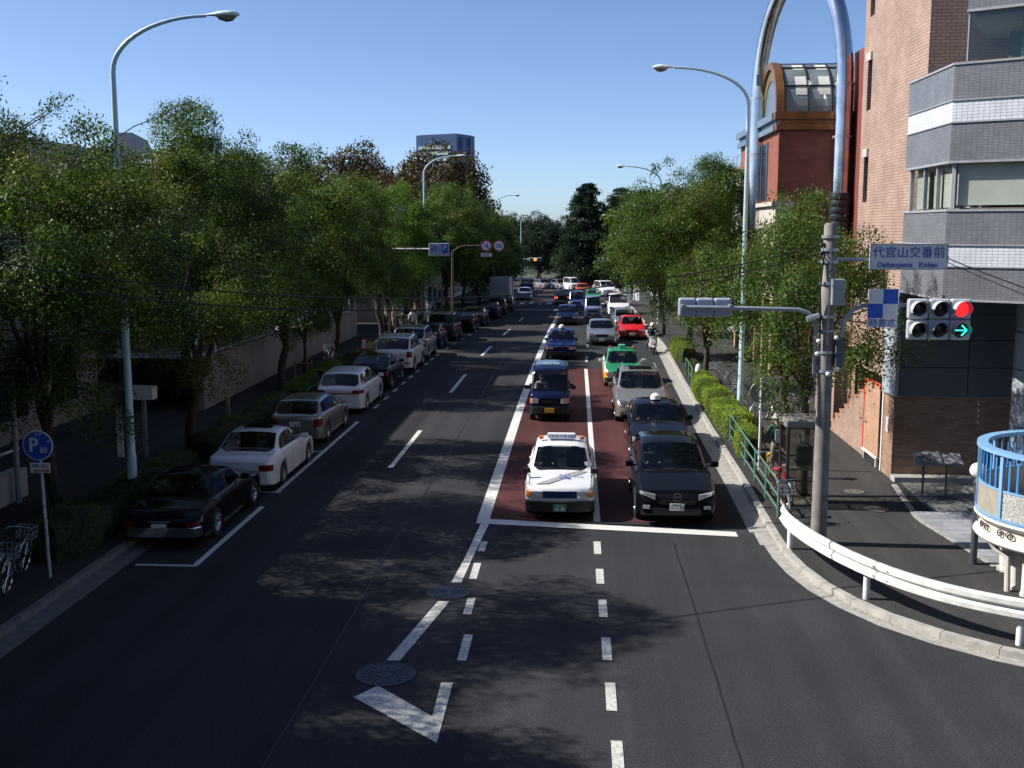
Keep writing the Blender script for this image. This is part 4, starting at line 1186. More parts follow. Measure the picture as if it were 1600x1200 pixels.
# conifers
def conifer(label, x, y, H, R, seed):
    rs = np.random.RandomState(seed)
    t = thing('cedar_tree', label, 'tree', (x, y, gz(y)), 0, 'far conifers')
    b = MB(); b.tube([(0, 0, 0), (0, 0, H * .6), (0, 0, H)], [.4, .22, .03], 8)
    cs = []
    z = H * .12
    while z < H:
        f = 1 - z / H
        n = 10
        for k in range(n):
            a = rs.uniform(0, 6.28); L = R * (f ** .5) * rs.uniform(.65, 1.15) + .25
            e = Vector((math.cos(a) * L, math.sin(a) * L, z - L * .10))
            b.tube([(0, 0, z), e], [.05, .015], 4, cap=False)
            m = int(75 * L) + 25
            tt = rs.uniform(.15, 1.05, m)
            q = np.stack([e.x * tt, e.y * tt, z + (e.z - z) * tt + .18 * tt * (1 - tt) * L], 1) + rs.normal(size=(m, 3)) * np.array([.30, .30, .16]) * (.5 + .25 * L)
            cs.append(q)
        z += .62 * rs.uniform(.8, 1.2)
    b.build('trunk', BARK, t, smooth=True, world=False)
    link('crown', leaves_mesh('crown', np.concatenate(cs), .42, .14, rs, up=.8, material=LEAFPINE), t)
conifer('dark tiered conifer at the end of the avenue left of its twin', 1.2, 172, 15.8, 5.4, 5)
conifer('dark tiered conifer at the end of the avenue right of its twin', 6.4, 176, 15.6, 5.3, 9)
conifer('shorter dark conifer partly behind the right street trees', 9.6, 172, 14.5, 4.2, 13)

def hedge(label, pts, w, h, lmat, seed, group, dens=1500, leaf=.06):
    """clipped hedge following a line of ground points"""
    rs = np.random.RandomState(seed)
    P = resample(pts, .25)
    x0 = sum(p.x for p in P) / len(P); y0 = sum(p.y for p in P) / len(P)
    t = thing('hedge', label, 'hedge', (x0, y0, gz(y0) + .12), 0, group)
    core = MB()
    prof = [(-.42, 0), (-.46, .5), (-.36, .86), (0, .93), (.36, .86), (.46, .5), (.42, 0)]
    hh = [h * (1 + .10 * math.sin(i * .31 + seed) + .06 * math.sin(i * .83 + seed * 2)) for i in range(len(P))]
    ww = [w * (1 + .08 * math.sin(i * .43 + seed * 3)) * (min(1, (i + 1.2) / 3, (len(P) - i + .2) / 3)) for i in range(len(P))]
    vs = []
    for i, p in enumerate(P):
        for u, v in prof: vs.append((p.x + u * ww[i] * .9, p.y, gz(p.y) + .12 + v * hh[i] * .92))
    n = len(prof)
    fs = [(i * n + j, i * n + j + 1, (i + 1) * n + j + 1, (i + 1) * n + j) for i in range(len(P) - 1) for j in range(n - 1)] + [tuple(range(n)), tuple((len(P) - 1) * n + j for j in range(n - 1, -1, -1))]
    core.add(vs, fs)
    core.build('stems', mat('hedge_inner', (.02, .025, .008), .9, var=.4, scale=20), t)
    L = .25 * (len(P) - 1)
    m = int(dens * L * (w + 2 * h))
    i = rs.randint(0, len(P) - 1, m); fr = rs.rand(m)
    j = rs.randint(0, n - 1, m); fj = rs.rand(m)
    V = np.array(vs).reshape(len(P), n, 3)
    A = V[i, j] * (1 - fj)[:, None] + V[i, j + 1] * fj[:, None]
    B = V[i + 1, j] * (1 - fj)[:, None] + V[i + 1, j + 1] * fj[:, None]
    C = A * (1 - fr)[:, None] + B * fr[:, None]
    C += rs.normal(size=C.shape) * .035
    lump = np.sin(C[:, 1] * 5.1 + seed) * np.sin(C[:, 0] * 6.3) * np.sin(C[:, 2] * 7 + C[:, 1] * 3)
    C[:, 2] += lump * .05 + np.abs(rs.normal(size=m)) * .03
    C -= np.array([x0, y0, gz(y0) + .12])
    link('foliage', leaves_mesh('foliage', C, leaf, leaf * .55, rs, up=.6, material=lmat), t)
    return t
hedge('long bright clipped hedge between right kerb and lamp post', [(5.15, 46.8), (5.2, 40), (5.25, 35.3)], 1.15, .85, HEDGELEAF, 1, 'hedges along the right kerb', 900)
hedge('bright hedge clump behind the green fence by the round sign', [(5.1, 34.4), (5.1, 32.2)], .75, .95, HEDGELEAF, 2, 'hedges along the right kerb', 900)
hedge('bright hedge by the parked scooter', [(5.55, 62.5), (5.5, 57.0)], 1.25, .95, HEDGELEAF, 3, 'hedges along the right kerb', 700)
hedge('small hedge beside the white bollard', [(5.3, 52.0), (5.3, 48.6)], .8, .8, HEDGEDARK, 4, 'hedges along the right kerb', 700)
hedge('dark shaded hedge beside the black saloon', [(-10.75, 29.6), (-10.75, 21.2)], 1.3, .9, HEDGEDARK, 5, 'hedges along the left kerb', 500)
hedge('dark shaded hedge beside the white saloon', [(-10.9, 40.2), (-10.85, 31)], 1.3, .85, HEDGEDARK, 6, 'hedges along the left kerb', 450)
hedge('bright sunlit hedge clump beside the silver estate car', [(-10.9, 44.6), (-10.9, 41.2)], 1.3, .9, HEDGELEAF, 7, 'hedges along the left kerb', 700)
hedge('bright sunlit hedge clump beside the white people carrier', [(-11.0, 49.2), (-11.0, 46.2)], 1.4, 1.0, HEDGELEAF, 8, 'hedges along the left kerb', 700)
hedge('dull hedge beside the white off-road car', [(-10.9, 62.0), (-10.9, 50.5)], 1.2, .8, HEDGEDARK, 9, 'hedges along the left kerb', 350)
hedge('bright hedge clump below the second left lamp', [(-10.5, 79.0), (-10.5, 76.0)], 1.3, .95, HEDGELEAF, 10, 'hedges along the left kerb', 500)
hedge('bright hedge clump beside the sign gantry post', [(-9.9, 92), (-10.0, 85.5)], 1.3, .95, HEDGELEAF, 11, 'hedges along the left kerb', 400)

# potted shrub on the glazed terrace
ts = thing('terrace_shrub', 'green and brown shrub behind the upper corner glazing', 'plant', (10.35, 26.6, 10.66))
rs_t = np.random.RandomState(21)
cc = rs_t.normal(size=(1500, 3)) * np.array([.22, .22, .30]) + np.array([0, 0, .55]); cc = cc[(cc[:, 2] > .2) & (cc[:, 2] < 1.0)]
link('foliage', leaves_mesh('foliage', cc, .09, .05, rs_t, material=LEAFBRIGHT), ts)
b = MB(); b.lathe([(.16, 0), (.2, .22), (.18, .22)], (0, 0, 0), 14); b.tube([(0, 0, .2), (0, 0, .6)], .02, 6); b.build('pot', mat('terracotta_pot', (.3, .13, .07), .8), ts, world=False)
# ------------------------------------------------------------------ street furniture
def street_lamp(label, x, y, side, straight=10.5, reach=2.3, rise=1.2, head=.78):
    z0 = gz(y) + .12
    t = thing('street_lamp', label, 'street lamp', (x, y, z0), 0, 'curved arm street lamps')
    b = MB(); b.lathe([(.17, z0), (.17, z0 + .06), (.115, z0 + .08), (.115, z0 + 1.3), (.10, z0 + 1.36), (.085, z0 + 5), (.062, z0 + straight)], (x, y, 0), 14); b.build('pole', LAMPBLUE, t, smooth=True)
    pts = [(x + side * reach * (1 - math.cos(a)), y, z0 + straight + rise * math.sin(a)) for a in np.linspace(0, math.pi / 2, 14)]
    b = MB(); b.tube(pts, list(np.linspace(.062, .04, 14)), 10); b.build('arm', LAMPBLUE, t, smooth=True)
    hx = x + side * reach; hz = z0 + straight + rise
    b = MB()
    N = 12
    prof = [(0, .04, .035), (.12, .07, .05), (.3, .13, .09), (.5, .17, .11), (.66, .15, .10), (.76, .07, .06), (.79, .02, .02)]
    vs = []
    for u, wy, hh in prof:
        for k in range(N):
            a = 2 * math.pi * k / N
            zz = math.sin(a) * hh
            if zz < 0: zz *= .35
            vs.append((hx + side * u * head / .79, y + math.cos(a) * wy, hz + .01 + zz))
    b.add(vs, [(i * N + k, i * N + (k + 1) % N, (i + 1) * N + (k + 1) % N, (i + 1) * N + k) for i in range(len(prof) - 1) for k in range(N)])
    b.build('lamp_head', mat('lamp_head_paint', (.60, .70, .70), .35), t, smooth=True, ang=80)
    b = MB()
    prof = [(.22, .03, .0), (.32, .10, .09), (.48, .135, .135), (.62, .12, .11), (.72, .05, .02)]
    vs = []
    for u, wy, hh in prof:
        for k in range(N):
            a = math.pi * k / (N - 1)
            vs.append((hx + side * u * head / .79, y + math.cos(a) * wy, hz - .01 - math.sin(a) * hh))
    b.add(vs, [(i * N + k, i * N + k + 1, (i + 1) * N + k + 1, (i + 1) * N + k) for i in range(len(prof) - 1) for k in range(N - 1)])
    b.build('lamp_bowl', mat('lamp_bowl_glass', (.20, .17, .15), .08, 0, var=.4, scale=9, spec=.9), t, smooth=True, ang=80)
    b = MB(); b.bb(x - .05, x + .05, y - .125, y - .10, z0 + .5, z0 + .9); b.build('access_door', LAMPBLUE, t)
    return t
lp = street_lamp('tall pale green lamp with curved arm nearest on the left', -10.85, 26.0, 1, 10.35, 2.25, 1.25)
b = MB(); b.bb(-11.12, -10.97, 25.84, 25.87, 1.4, 2.6); b.build('notice_plate', OFFWHITE, lp)
street_lamp('tall pale green lamp with curved arm nearest on the right', 5.78, 39.8, -1, 11.0, 2.55, 1.25)
street_lamp('second left lamp, rising in front of the rusty brown tree', -10.9, 78.5, 1, 10.9, 2.2, 1.2)
street_lamp('lamp head showing against the sky above the right trees', 6.1, 86.0, -1, 10.7, 2.6, 1.2)
street_lamp('third left lamp with only its arm clear of the trees', -9.8, 128, 1, 10.6, 2.2, 1.2)
street_lamp('third right lamp in front of the far conifers', 6.3, 128.5, -1, 10.6, 2.6, 1.2)
street_lamp('fourth left lamp low on the far skyline', -9.0, 172, 1, 9.8, 2.4, 1.2)
street_lamp('fourth right lamp just over the far conifers base', 6.4, 155, -1, 9.3, 2.6, 1.1)
street_lamp('farthest lamp standing full height before the far green trees', .9, 176, -1, 8.8, 2.0, 1.0)

# --- concrete utility pole with arms, signals and signs
PX, PY = 5.22, 23.8
up = thing('utility_pole', 'grey concrete utility pole at the right corner with steel bands', 'utility pole', (PX, PY, .12))
b = MB(); b.lathe([(.172, .1), (.155, 3.5), (.132, 6.95), (.10, 7.0)], (PX, PY, 0), 22); b.build('shaft', mat('weathered_concrete_pole', (.215, .20, .185), .85, var=.25, scale=4, bump=.2), up, smooth=True)
for z in (6.72, 6.45, 6.2, 5.75, 5.05, 4.3, 3.9, 4.75):
    b = MB(); b.lathe([(.165, z - .03), (.18, z - .03), (.18, z + .03), (.165, z + .03)], (PX, PY, 0), 20, caps=False); b.build('steel_band', STEEL, up, smooth=True)
b = MB(); b.bb(PX + .02, PX + .28, PY - .3, PY - .12, 5.3, 5.85); b.build('junction_box', GREYMETAL, up, bevel=.02)
b = MB(); b.bb(PX + .16, PX + .34, PY - .2, PY + .05, 4.0, 4.6); b.build('control_box', mat('dark_grey_box', (.10, .12, .14), .5), up, bevel=.02)
for dx, dz in ((.16, 4.62), (-.2, 4.55), (.2, 3.95), (-.22, 4.28), (.02, 3.85)):
    b = MB(); b.lathe([(.0, -.05), (.045, -.03), (.05, .02), (.02, .05)], (PX + dx, PY - .2, dz), 10, axis='Y'); b.build('insulator', WHITE, up, smooth=True)
b = MB(); b.tube([(PX - .14, PY - .1, 6.3), (PX - .2, PY - .16, 5.6), (PX - .16, PY - .12, 5.1), (PX - .17, PY - .13, 4.4)], .018, 6); b.build('cable_drop', BLACK, up, smooth=True)
b = MB(); b.tube([(PX - .45, PY - .15, 5.0), (PX - .2, PY - .12, 5.08)], .06, 8); b.build('bracket', STEEL, up, smooth=True)

def signal_unit(par, x, y, z, w, facing, m):
    """one horizontal housing with bevelled edges"""
def lens_mat(name, col, on=0.0):
    return mat(name, col, .25, var=.05, emit=col if on else None, estr=on)
L_OFF = mat('unlit_lens', (.012, .013, .014), .2, var=.2)
L_RED = lens_mat('red_lamp_lit', (.85, .02, .02), 1.1)
L_GREEN = lens_mat('green_arrow_lit', (.02, .75, .5), 1.6)
L_AMBER = lens_mat('amber_lamp_lit', (.95, .36, .02), 1.3)
HOUSE = mat('signal_housing', (.46, .49, .52), .4, var=.05)
def signal(label, x0, y, z0, n, rows, u, lit, face=-1, arm=None, clear=True, group='traffic signals'):
    """horizontal signal head; lenses face -Y when face = -1"""
    t = thing('traffic_signal', label, 'traffic signal', (x0, y, z0), 0, group)
    for r in range(rows):
        for k in range(n):
            cx, cz = x0 + (k + .5) * u, z0 + (r + .5) * u
            b = MB(); b.box((cx, y, cz), (u - .008, .16, u - .012)); b.build('housing', HOUSE, t, bevel=.05, seg=3)
            key = lit.get((r, k))
            m = {'red': L_RED, 'amber': L_AMBER}.get(key, L_OFF)
            b = MB(); b.lathe([(.001, .03), (u * .2, .025), (u * .36, .0)], (cx, y + face * .085, cz), 20, axis='Y' if face < 0 else 'Y'); b.build('lens', m, t, smooth=True)
            if key == 'arrow':
                a = MB()
                yq = y + face * .125
                a.box((cx - .02, yq, cz), (.22, .008, .025)); a.box((cx + .065, yq, cz + .055), (.15, .008, .028), ry=rad(45)); a.box((cx + .065, yq, cz - .055), (.15, .008, .028), ry=rad(-45))
                a.build('lit_arrow', L_GREEN, t)
            # visor: half tube hood
            v = MB(); N = 14; vs = []
            for q, dep, rr in ((0, .08, u * .40), (1, .30, u * .40)):
                for i in range(N):
                    an = rad(-25) + rad(230) * i / (N - 1)
                    vs.append((cx + math.cos(an) * rr, y + face * (dep - (.05 if q and (i < 2 or i > N - 3) else 0)), cz + math.sin(an) * rr))
            v.add(vs, [(i, i + 1, N + i + 1, N + i) for i in range(N - 1)])
            v.build('visor', HOUSE, t, smooth=True, ang=70)
    return t
# signal facing the camera (two rows)
s1 = signal('two row traffic signal facing the bridge with red lamp and green arrow', 6.76, 23.45, 4.60, 3, 2, .43, {(1, 2): 'red', (0, 2): 'arrow'})
b = MB(); b.tube([(PX + .24, PY - .1, 3.95), (PX + .26, PY - .1, 4.55), (PX + .34, PY - .1, 4.95), (PX + .5, PY - .1, 5.2), (PX + .75, PY - .1, 5.3), (7.6, PY - .1, 5.3)], .045, 10); b.build('mounting_arm', GREYMETAL, s1, smooth=True)
b = MB(); b.tube([(PX + .15, PY - .1, 5.33), (8.0, PY - .1, 5.28)], .012, 6); b.build('stay_wire', STEEL, s1)
# signal seen from behind
s2 = thing('traffic_signal', 'traffic signal seen from behind on a bent arm over the right lane', 'traffic signal', (2.1, 23.9, 5.0), 0, 'traffic signals')
BACKH = mat('blue_grey_housing', (.36, .42, .52), .4, var=.05)
for k in range(3):
    b = MB(); b.box((2.30 + k * .375, 24.0, 5.22), (.37, .17, .40)); b.build('housing', BACKH, s2, bevel=.05, seg=3)
    b = MB(); b.lathe([(.001, -.03), (.12, -.02), (.15, 0)], (2.30 + k * .375, 24.09, 5.22), 18, axis='Y'); b.build('lens', L_OFF, s2, smooth=True)
    b = MB(); N = 12; vs = []
    for dep in (.08, .28):
        for i in range(N):
            an = rad(-25) + rad(230) * i / (N - 1); vs.append((2.30 + k * .375 + math.cos(an) * .16, 24.0 + dep, 5.22 + math.sin(an) * .16))
    b.add(vs, [(i, i + 1, N + i + 1, N + i) for i in range(N - 1)]); b.build('visor', BACKH, s2, smooth=True, ang=70)
b = MB(); b.tube([(PX - .22, PY, 3.75), (PX - .22, PY, 4.7), (PX - .26, PY, 4.95), (PX - .38, PY, 5.12), (PX - .6, PY, 5.19), (3.3, PY, 5.22), (2.15, PY, 5.23)], .045, 10); b.build('mounting_arm', GREYMETAL, s2, smooth=True)
for x in (2.2, 3.2):
    b = MB(); b.box((x, 23.83, 5.23), (.07, .14, .13)); b.build('clamp', GREYMETAL, s2, bevel=.01)
for z in (3.85, 4.6):
    b = MB(); b.box((PX - .16, PY, z), (.2, .09, .05)); b.build('pole_clamp', STEEL, s2)

# name sign
ns = thing('street_name_sign', 'white street name plate with blue Japanese and Roman lettering', 'sign', (6.77, 23.6, 6.3))
b = MB(); b.box((6.77, 23.55, 6.31), (1.58, .035, .53)); b.build('plate', SIGNWHITE, ns, bevel=.012)
fr_ = mat('sign_edge_green_grey', (.36, .46, .48), .4)
b = MB()
for a in ((6.77, 6.565, 1.58, .02), (6.77, 6.055, 1.58, .02)): b.box((a[0], 23.53, a[1]), (a[2], .012, a[3]))
for x in (5.99, 7.55): b.box((x, 23.5298, 6.31), (.02, .012, .51))
b.build('border', fr_, ns)
put_text('代官山交番前', .245, ns, (0, -.075, .085), BLUEINK)
put_text('Daikanyama   Koban', .145, ns, (-.02, -.075, -.155), BLUEINK, sx=1.02, bold=.0022)
b = MB(); b.tube([(PX + .12, PY - .05, 6.25), (6.1, PY - .15, 6.25)], .035, 8); b.build('bracket_arm', STEEL, ns, smooth=True)
# chequer sign
cs_ = thing('chequered_signal_sign', 'blue and white chequered plate with Japanese text beside the signal', 'sign', (6.28, 23.5, 4.9))
for i in range(2):
    for j in range(2):
        b = MB(); b.box((6.13 + i * .305, 23.5, 5.19 + j * .305), (.303, .03, .303)); b.build('square', SIGNBLUE if (i + j) % 2 == 0 and not (i == 0 and j == 1) and not (i == 1 and j == 0) else SIGNWHITE, cs_)
b = MB(); b.box((6.28, 23.5, 4.945), (.61, .03, .175)); b.build('text_panel', SIGNWHITE, cs_)
put_text('時差式', .185, cs_, (0, -.02, .035), BLUEINK)

# wires strung across the avenue
def wire(label, a, c, sag, r=.012, n=40):
    A, B_ = Vector(a), Vector(c)
    t = thing('overhead_wire', label, 'wire', a)
    b = MB(); b.tube([A.lerp(B_, k / n) - Vector((0, 0, 4 * sag * (k / n) * (1 - k / n))) for k in range(n + 1)], r, 6); b.build('cable', BLACK, t, smooth=True)
    b = MB(); b.lathe([(.015, -.08), (.04, -.05), (.04, .05), (.015, .08)], a, 8, axis='X'); b.build('end_clamp', BLACK, t)
wire('upper of the two black wires crossing the avenue', (PX - .15, PY - .05, 6.55), (-12.2, 16.6, 7.05), 1.18)
wire('lower of the two black wires crossing the avenue', (PX - .15, PY - .05, 6.38), (-12.2, 16.4, 6.72), 1.14)
wire('black wire running right from the name sign', (7.55, 23.7, 6.3), (14.5, 17.5, 4.2), .35)
wire('second black wire running right beside the name sign wire', (7.55, 23.72, 6.22), (14.5, 17.6, 3.95), .38, .009)
wire('thin wire from pole top to the brick tower', (PX + .1, PY, 6.75), (9.0, 32.6, 6.3), .35, .008)
wp = thing('wire_pole', 'concrete pole left of the view that carries the wires', 'utility pole', (-12.3, 16.5, .12))
b = MB(); b.lathe([(.17, .1), (.14, 8), (.13, 8.2)], (-12.3, 16.5, 0), 14); b.build('shaft', CONCRETE, wp, smooth=True)
b = MB(); b.bb(-12.5, -12.1, 16.45, 16.55, 7.0, 7.1); b.build('crossarm', STEEL, wp)

# --- white guardrail round the corner
gr = thing('guardrail', 'white corrugated guardrail curving round the right corner kerb', 'guardrail', (6, 21, .12))
GW = mat('white_guardrail_paint', (.70, .70, .67), .45, var=.2, scale=5, bump=.1)
path = smooth_line([(4.47, 23.85), (4.46, 23.4), (4.50, 22.8), (4.72, 21.7), (5.08, 20.55), (5.6, 19.45), (6.25, 18.6), (7.1, 17.95), (8.3, 17.35), (10, 16.8), (12.5, 16.1)], 3)
prof = [(0.0, .46), (-.05, .485), (-.075, .50), (-.075, .58), (-.015, .625), (-.015, .65), (-.075, .695), (-.075, .775), (-.05, .79), (0.0, .815)]
pv_ = [Vector((x, y, 0)) for x, y in path]
def rail_piece(i0, i1, nm):
    b = MB(); vs = []
    for i in range(i0, i1 + 1):
        d = (pv_[min(i + 1, len(pv_) - 1)] - pv_[max(i - 1, 0)]).normalized(); nr = Vector((-d.y, d.x, 0))
        for o, z in prof: vs.append((pv_[i].x - nr.x * o * -1.0, pv_[i].y - nr.y * o * -1.0, .12 + z))
    n = len(prof)
    b.add(vs, [(i * n + j, (i + 1) * n + j, (i + 1) * n + j + 1, i * n + j + 1) for i in range(i1 - i0) for j in range(n - 1)])
    o = b.build(nm, GW, gr, smooth=True, ang=22)
    sd = o.modifiers.new('thickness', 'SOLIDIFY'); sd.thickness = .012
    return o
mid = next(i for i, p in enumerate(pv_) if p.x > 5.4 and p.y < 20.5)
rail_piece(0, mid, 'rail_beam'); rail_piece(mid, len(pv_) - 1, 'rail_beam')
d0 = (pv_[1] - pv_[0]).normalized()
b = MB(); b.tube([(4.47, 23.8, .62), (4.41, 23.97, .62), (4.47, 24.15, .62), (4.59, 24.05, .62)], .02, 6)
b.box((4.47, 23.9, .75), (.05, .14, .36)); b.build('rail_end', GW, gr, bevel=.01)
for x, y in ((4.47, 23.3), (5.27, 20.1), (7.2, 17.92), (9.3, 17.05)):
    b = MB(); b.lathe([(.062, .1), (.062, .80), (.05, .83), (.01, .84)], (x + .06, y + .06, 0), 16); b.build('post', GW, gr, smooth=True)
for x, y in ((5.34, 19.8), (5.5, 19.5)):
    for z in (.68, .85):
        b = MB(); b.lathe([(.012, -.01), (.012, .012)], (x, y, z), 8, axis='Y'); b.build('bolt', STEEL, gr)

# --- green pipe fence
gf = thing('green_pipe_fence', 'low green pipe fence along the right kerb behind the black crossover', 'fence', (4.9, 30, .12))
GREENP = mat('green_fence_paint', (.09, .20, .15), .45, var=.12)
fpts = [(4.88, 35.5), (4.84, 33.6), (4.80, 31.7), (4.78, 29.8), (4.76, 27.9), (4.74, 26.0)]
for x, y in fpts:
    b = MB(); b.tube([(x, y, .1), (x, y, .98)], .035, 8); b.build('post', GREENP, gf, smooth=True)
for z in (.96, .62, .3):
    for a, c in zip(fpts[:-1], fpts[1:]):
        b = MB(); b.tube([(a[0], a[1], z), (c[0], c[1], z)], .022, 8); b.build('rail', GREENP, gf, smooth=True)
gf2 = thing('green_pipe_fence', 'short green fence by the small hedge and white bollard', 'fence', (5.0, 50, .12))
f2 = [(4.95, 51.5), (4.93, 49.8), (4.9, 48.2)]
for x, y in f2:
    b = MB(); b.tube([(x, y, .1), (x, y, .95)], .035, 8); b.build('post', GREENP, gf2)
for z in (.93, .5):
    b = MB(); b.tube([(x, y, z) for x, y in f2], .022, 6); b.build('rail', GREENP, gf2)
gf3 = thing('green_pipe_fence', 'short green fence beside the white people carrier', 'fence', (-10.1, 42, .12))
f3 = [(-10.1, 44.5), (-10.1, 42.5), (-10.1, 40.5)]
for x, y in f3:
    b = MB(); b.tube([(x, y, .1), (x, y, .95)], .035, 8); b.build('post', GREENP, gf3)
for z in (.93, .5):
    b = MB(); b.tube([(x, y, z) for x, y in f3], .022, 6); b.build('rail', GREENP, gf3)
bo = thing('white_bollard', 'fat white bollard at the end of the short green fence', 'bollard', (5.15, 48.0, .12))
b = MB(); b.lathe([(.13, .1), (.13, .95), (.10, 1.05), (.04, 1.1), (.005, 1.11)], (5.15, 48.0, 0), 16); b.build('shaft', WHITE, bo, smooth=True)
b = MB(); b.lathe([(.19, .1), (.19, .22), (.14, .26)], (5.15, 48.0, 0), 16); b.build('base', mat('rusty_base', (.22, .08, .05), .8), bo)

# --- round sign seen from behind, on a white post
rs_ = thing('round_sign_back', 'round grey sign seen from behind on a slim white post', 'sign', (5.12, 31.3, .12))
b = MB(); b.tube([(5.12, 31.3, .1), (5.12, 31.3, 2.75)], .032, 10); b.build('post', WHITE, rs_, smooth=True)
b = MB(); b.lathe([(.30, -.012), (.31, 0), (.30, .012)], (5.12, 31.34, 2.32), 32, axis='Y'); b.build('disc', mat('bare_sign_metal', (.24, .25, .25), .5, .5, var=.2), rs_, smooth=True)
b = MB(); b.box((5.12, 31.34, 1.85), (.42, .02, .18)); b.build('sub_plate', STEEL, rs_, bevel=.005)
for z in (2.45, 2.2, 1.87):
    b = MB(); b.box((5.12, 31.29, z), (.14, .03, .03)); b.build('clip', STEEL, rs_)

# --- telephone booth
ph = thing('phone_booth', 'brown framed glass telephone booth behind the utility pole', 'phone booth', (5.55, 27.3, .12))
BRF = mat('brown_booth_frame', (.085, .065, .055), .45, .3)
x0, x1, y0, y1 = 5.08, 6.0, 26.85, 27.75
for x in (x0, x1):
    for y in (y0, y1):
        b = MB(); b.box((x, y, 1.12), (.07, .07, 2.0)); b.build('corner_post', BRF, ph)
b = MB(); b.bb(x0 - .08, x1 + .08, y0 - .08, y1 + .08, 2.12, 2.32); b.build('roof', mat('booth_roof', (.22, .21, .195), .6), ph, bevel=.04)
b = MB(); b.bb(x0 - .03, x1 + .03, y0 - .03, y1 + .03, .1, .17); b.build('floor', CONCRETE, ph)
BG = glass_mat('booth_glass', (.75, .74, .70), 1.0)
for z0, z1 in ((.22, .78), (.82, 1.42), (1.46, 2.08)):
    b = MB(); b.bb(x0 + .04, x1 - .04, y0 - .006, y0 + .006, z0, z1); b.build('front_pane', BG, ph)
    b = MB(); b.bb(x0 - .006, x0 + .006, y0 + .04, y1 - .04, z0, z1); b.build('side_pane', BG, ph)
    b = MB(); b.bb(x1 - .006, x1 + .006, y0 + .04, y1 - .04, z0, z1); b.build('side_pane', BG, ph)
for z in (.2, .8, 1.44, 2.1):
    b = MB(); b.bb(x0 + .03, x1 - .03, y0 - .02, y0 + .02, z - .02, z + .02); b.bb(x0 - .02, x0 + .02, y0 + .03, y1 - .03, z - .021, z + .021); b.build('glazing_bar', BRF, ph)
b = MB(); b.bb(5.4, 5.8, 27.45, 27.7, 1.05, 1.55); b.build('telephone', mat('phone_grey_green', (.05, .09, .075), .4), ph, bevel=.02)
b = MB(); b.bb(5.2, 5.95, 27.4, 27.72, .95, 1.0); b.build('shelf', STEEL, ph)
b = MB(); b.bb(5.45, 5.7, 27.40, 27.43, 1.62, 1.85); b.build('notice', SIGNWHITE, ph)

# --- info board with slanted panel
ib = thing('info_board', 'slanted metal information board on two legs by the dark wall', 'sign', (9.1, 28.3, .12))
BRM = mat('dark_stand_metal', (.10, .10, .10), .5, .4)
for x, y in ((8.86, 28.6), (9.28, 28.1)):
    b = MB(); b.tube([(x, y, .1), (x, y, 1.0)], .03, 8); b.build('leg', BRM, ib)
b = MB(); b.box((9.28, 28.1, .14), (.5, .3, .04)); b.build('foot', BRM, ib)
b = MB(); b.box((8.9, 28.42, 1.08), (.66, .5, .03), rx=rad(32)); b.build('panel', mat('board_face', (.34, .34, .36), .35, .4, var=.25, scale=9), ib)
b = MB(); b.box((9.52, 28.40, 1.06), (.44, .46, .03), rx=rad(32)); b.build('panel', mat('board_face_b', (.36, .36, .40), .35, .3, var=.35, scale=7), ib)
for k in range(6):
    b = MB(); b.box((8.88, 28.30 + k * .045 - .02, 1.02 + k * .029), (.46 - .07 * (k % 3), .012, .006), rx=rad(32)); b.build('text_line', BRM, ib)

# --- dark post with white globe
gl = thing('globe_lamp', 'dark slim post topped by a white globe lamp', 'lamp', (8.06, 22.5, .12))
b = MB(); b.lathe([(.07, .1), (.065, 1.78), (.085, 1.79), (.085, 1.84), (.05, 1.9)], (8.06, 22.5, 0), 16); b.build('post', mat('dark_grey_post', (.075, .085, .095), .4, .3), gl, smooth=True)
b = MB(); b.lathe([(.02 + .15 * math.sin(math.pi * k / 14), 2.06 - .155 * math.cos(math.pi * k / 14)) for k in range(15)], (8.06, 22.5, 0), 20); b.build('globe', mat('opal_globe', (.78, .78, .78), .3), gl, smooth=True, ang=80)

# --- round balcony on columns with blue railing
bx, by, br_ = 9.5, 21.3, 1.75
rbk = thing('round_balcony', 'round raised landing with blue bar railing and cream scroll frieze', 'balcony', (bx, by, .12))
BLUER = mat('bright_blue_paint', (.05, .22, .52), .4, var=.08)
LBLUE = mat('light_blue_paint', (.22, .42, .66), .4, var=.06)
CREAMP = mat('cream_moulding_paint', (.66, .61, .54), .5, var=.1, scale=6)
b = MB(); b.lathe([(br_ - .35, 1.0), (br_ + .03, 1.02), (br_ + .06, 1.06), (br_ + .02, 1.12), (br_ - .06, 1.16), (br_ - .06, 1.34), (br_ + .03, 1.40), (br_ + .06, 1.44), (br_ + .04, 1.48), (br_ - .3, 1.5)], (bx, by, 0), 64); b.build('moulded_slab', CREAMP, rbk, smooth=True, ang=30)
b = MB(); b.lathe([(br_ + .035, 1.485), (br_ + .05, 1.54), (br_ - .02, 1.545)], (bx, by, 0), 64, caps=False); b.build('blue_rim', LBLUE, rbk, smooth=True)
PANELC = [mat('tan_kick_panel', (.34, .31, .25), .6, var=.15), mat('rough_stone_panel', (.40, .40, .37), .7, var=.45, scale=26, bump=.6, bscale=30)]
NP = 10
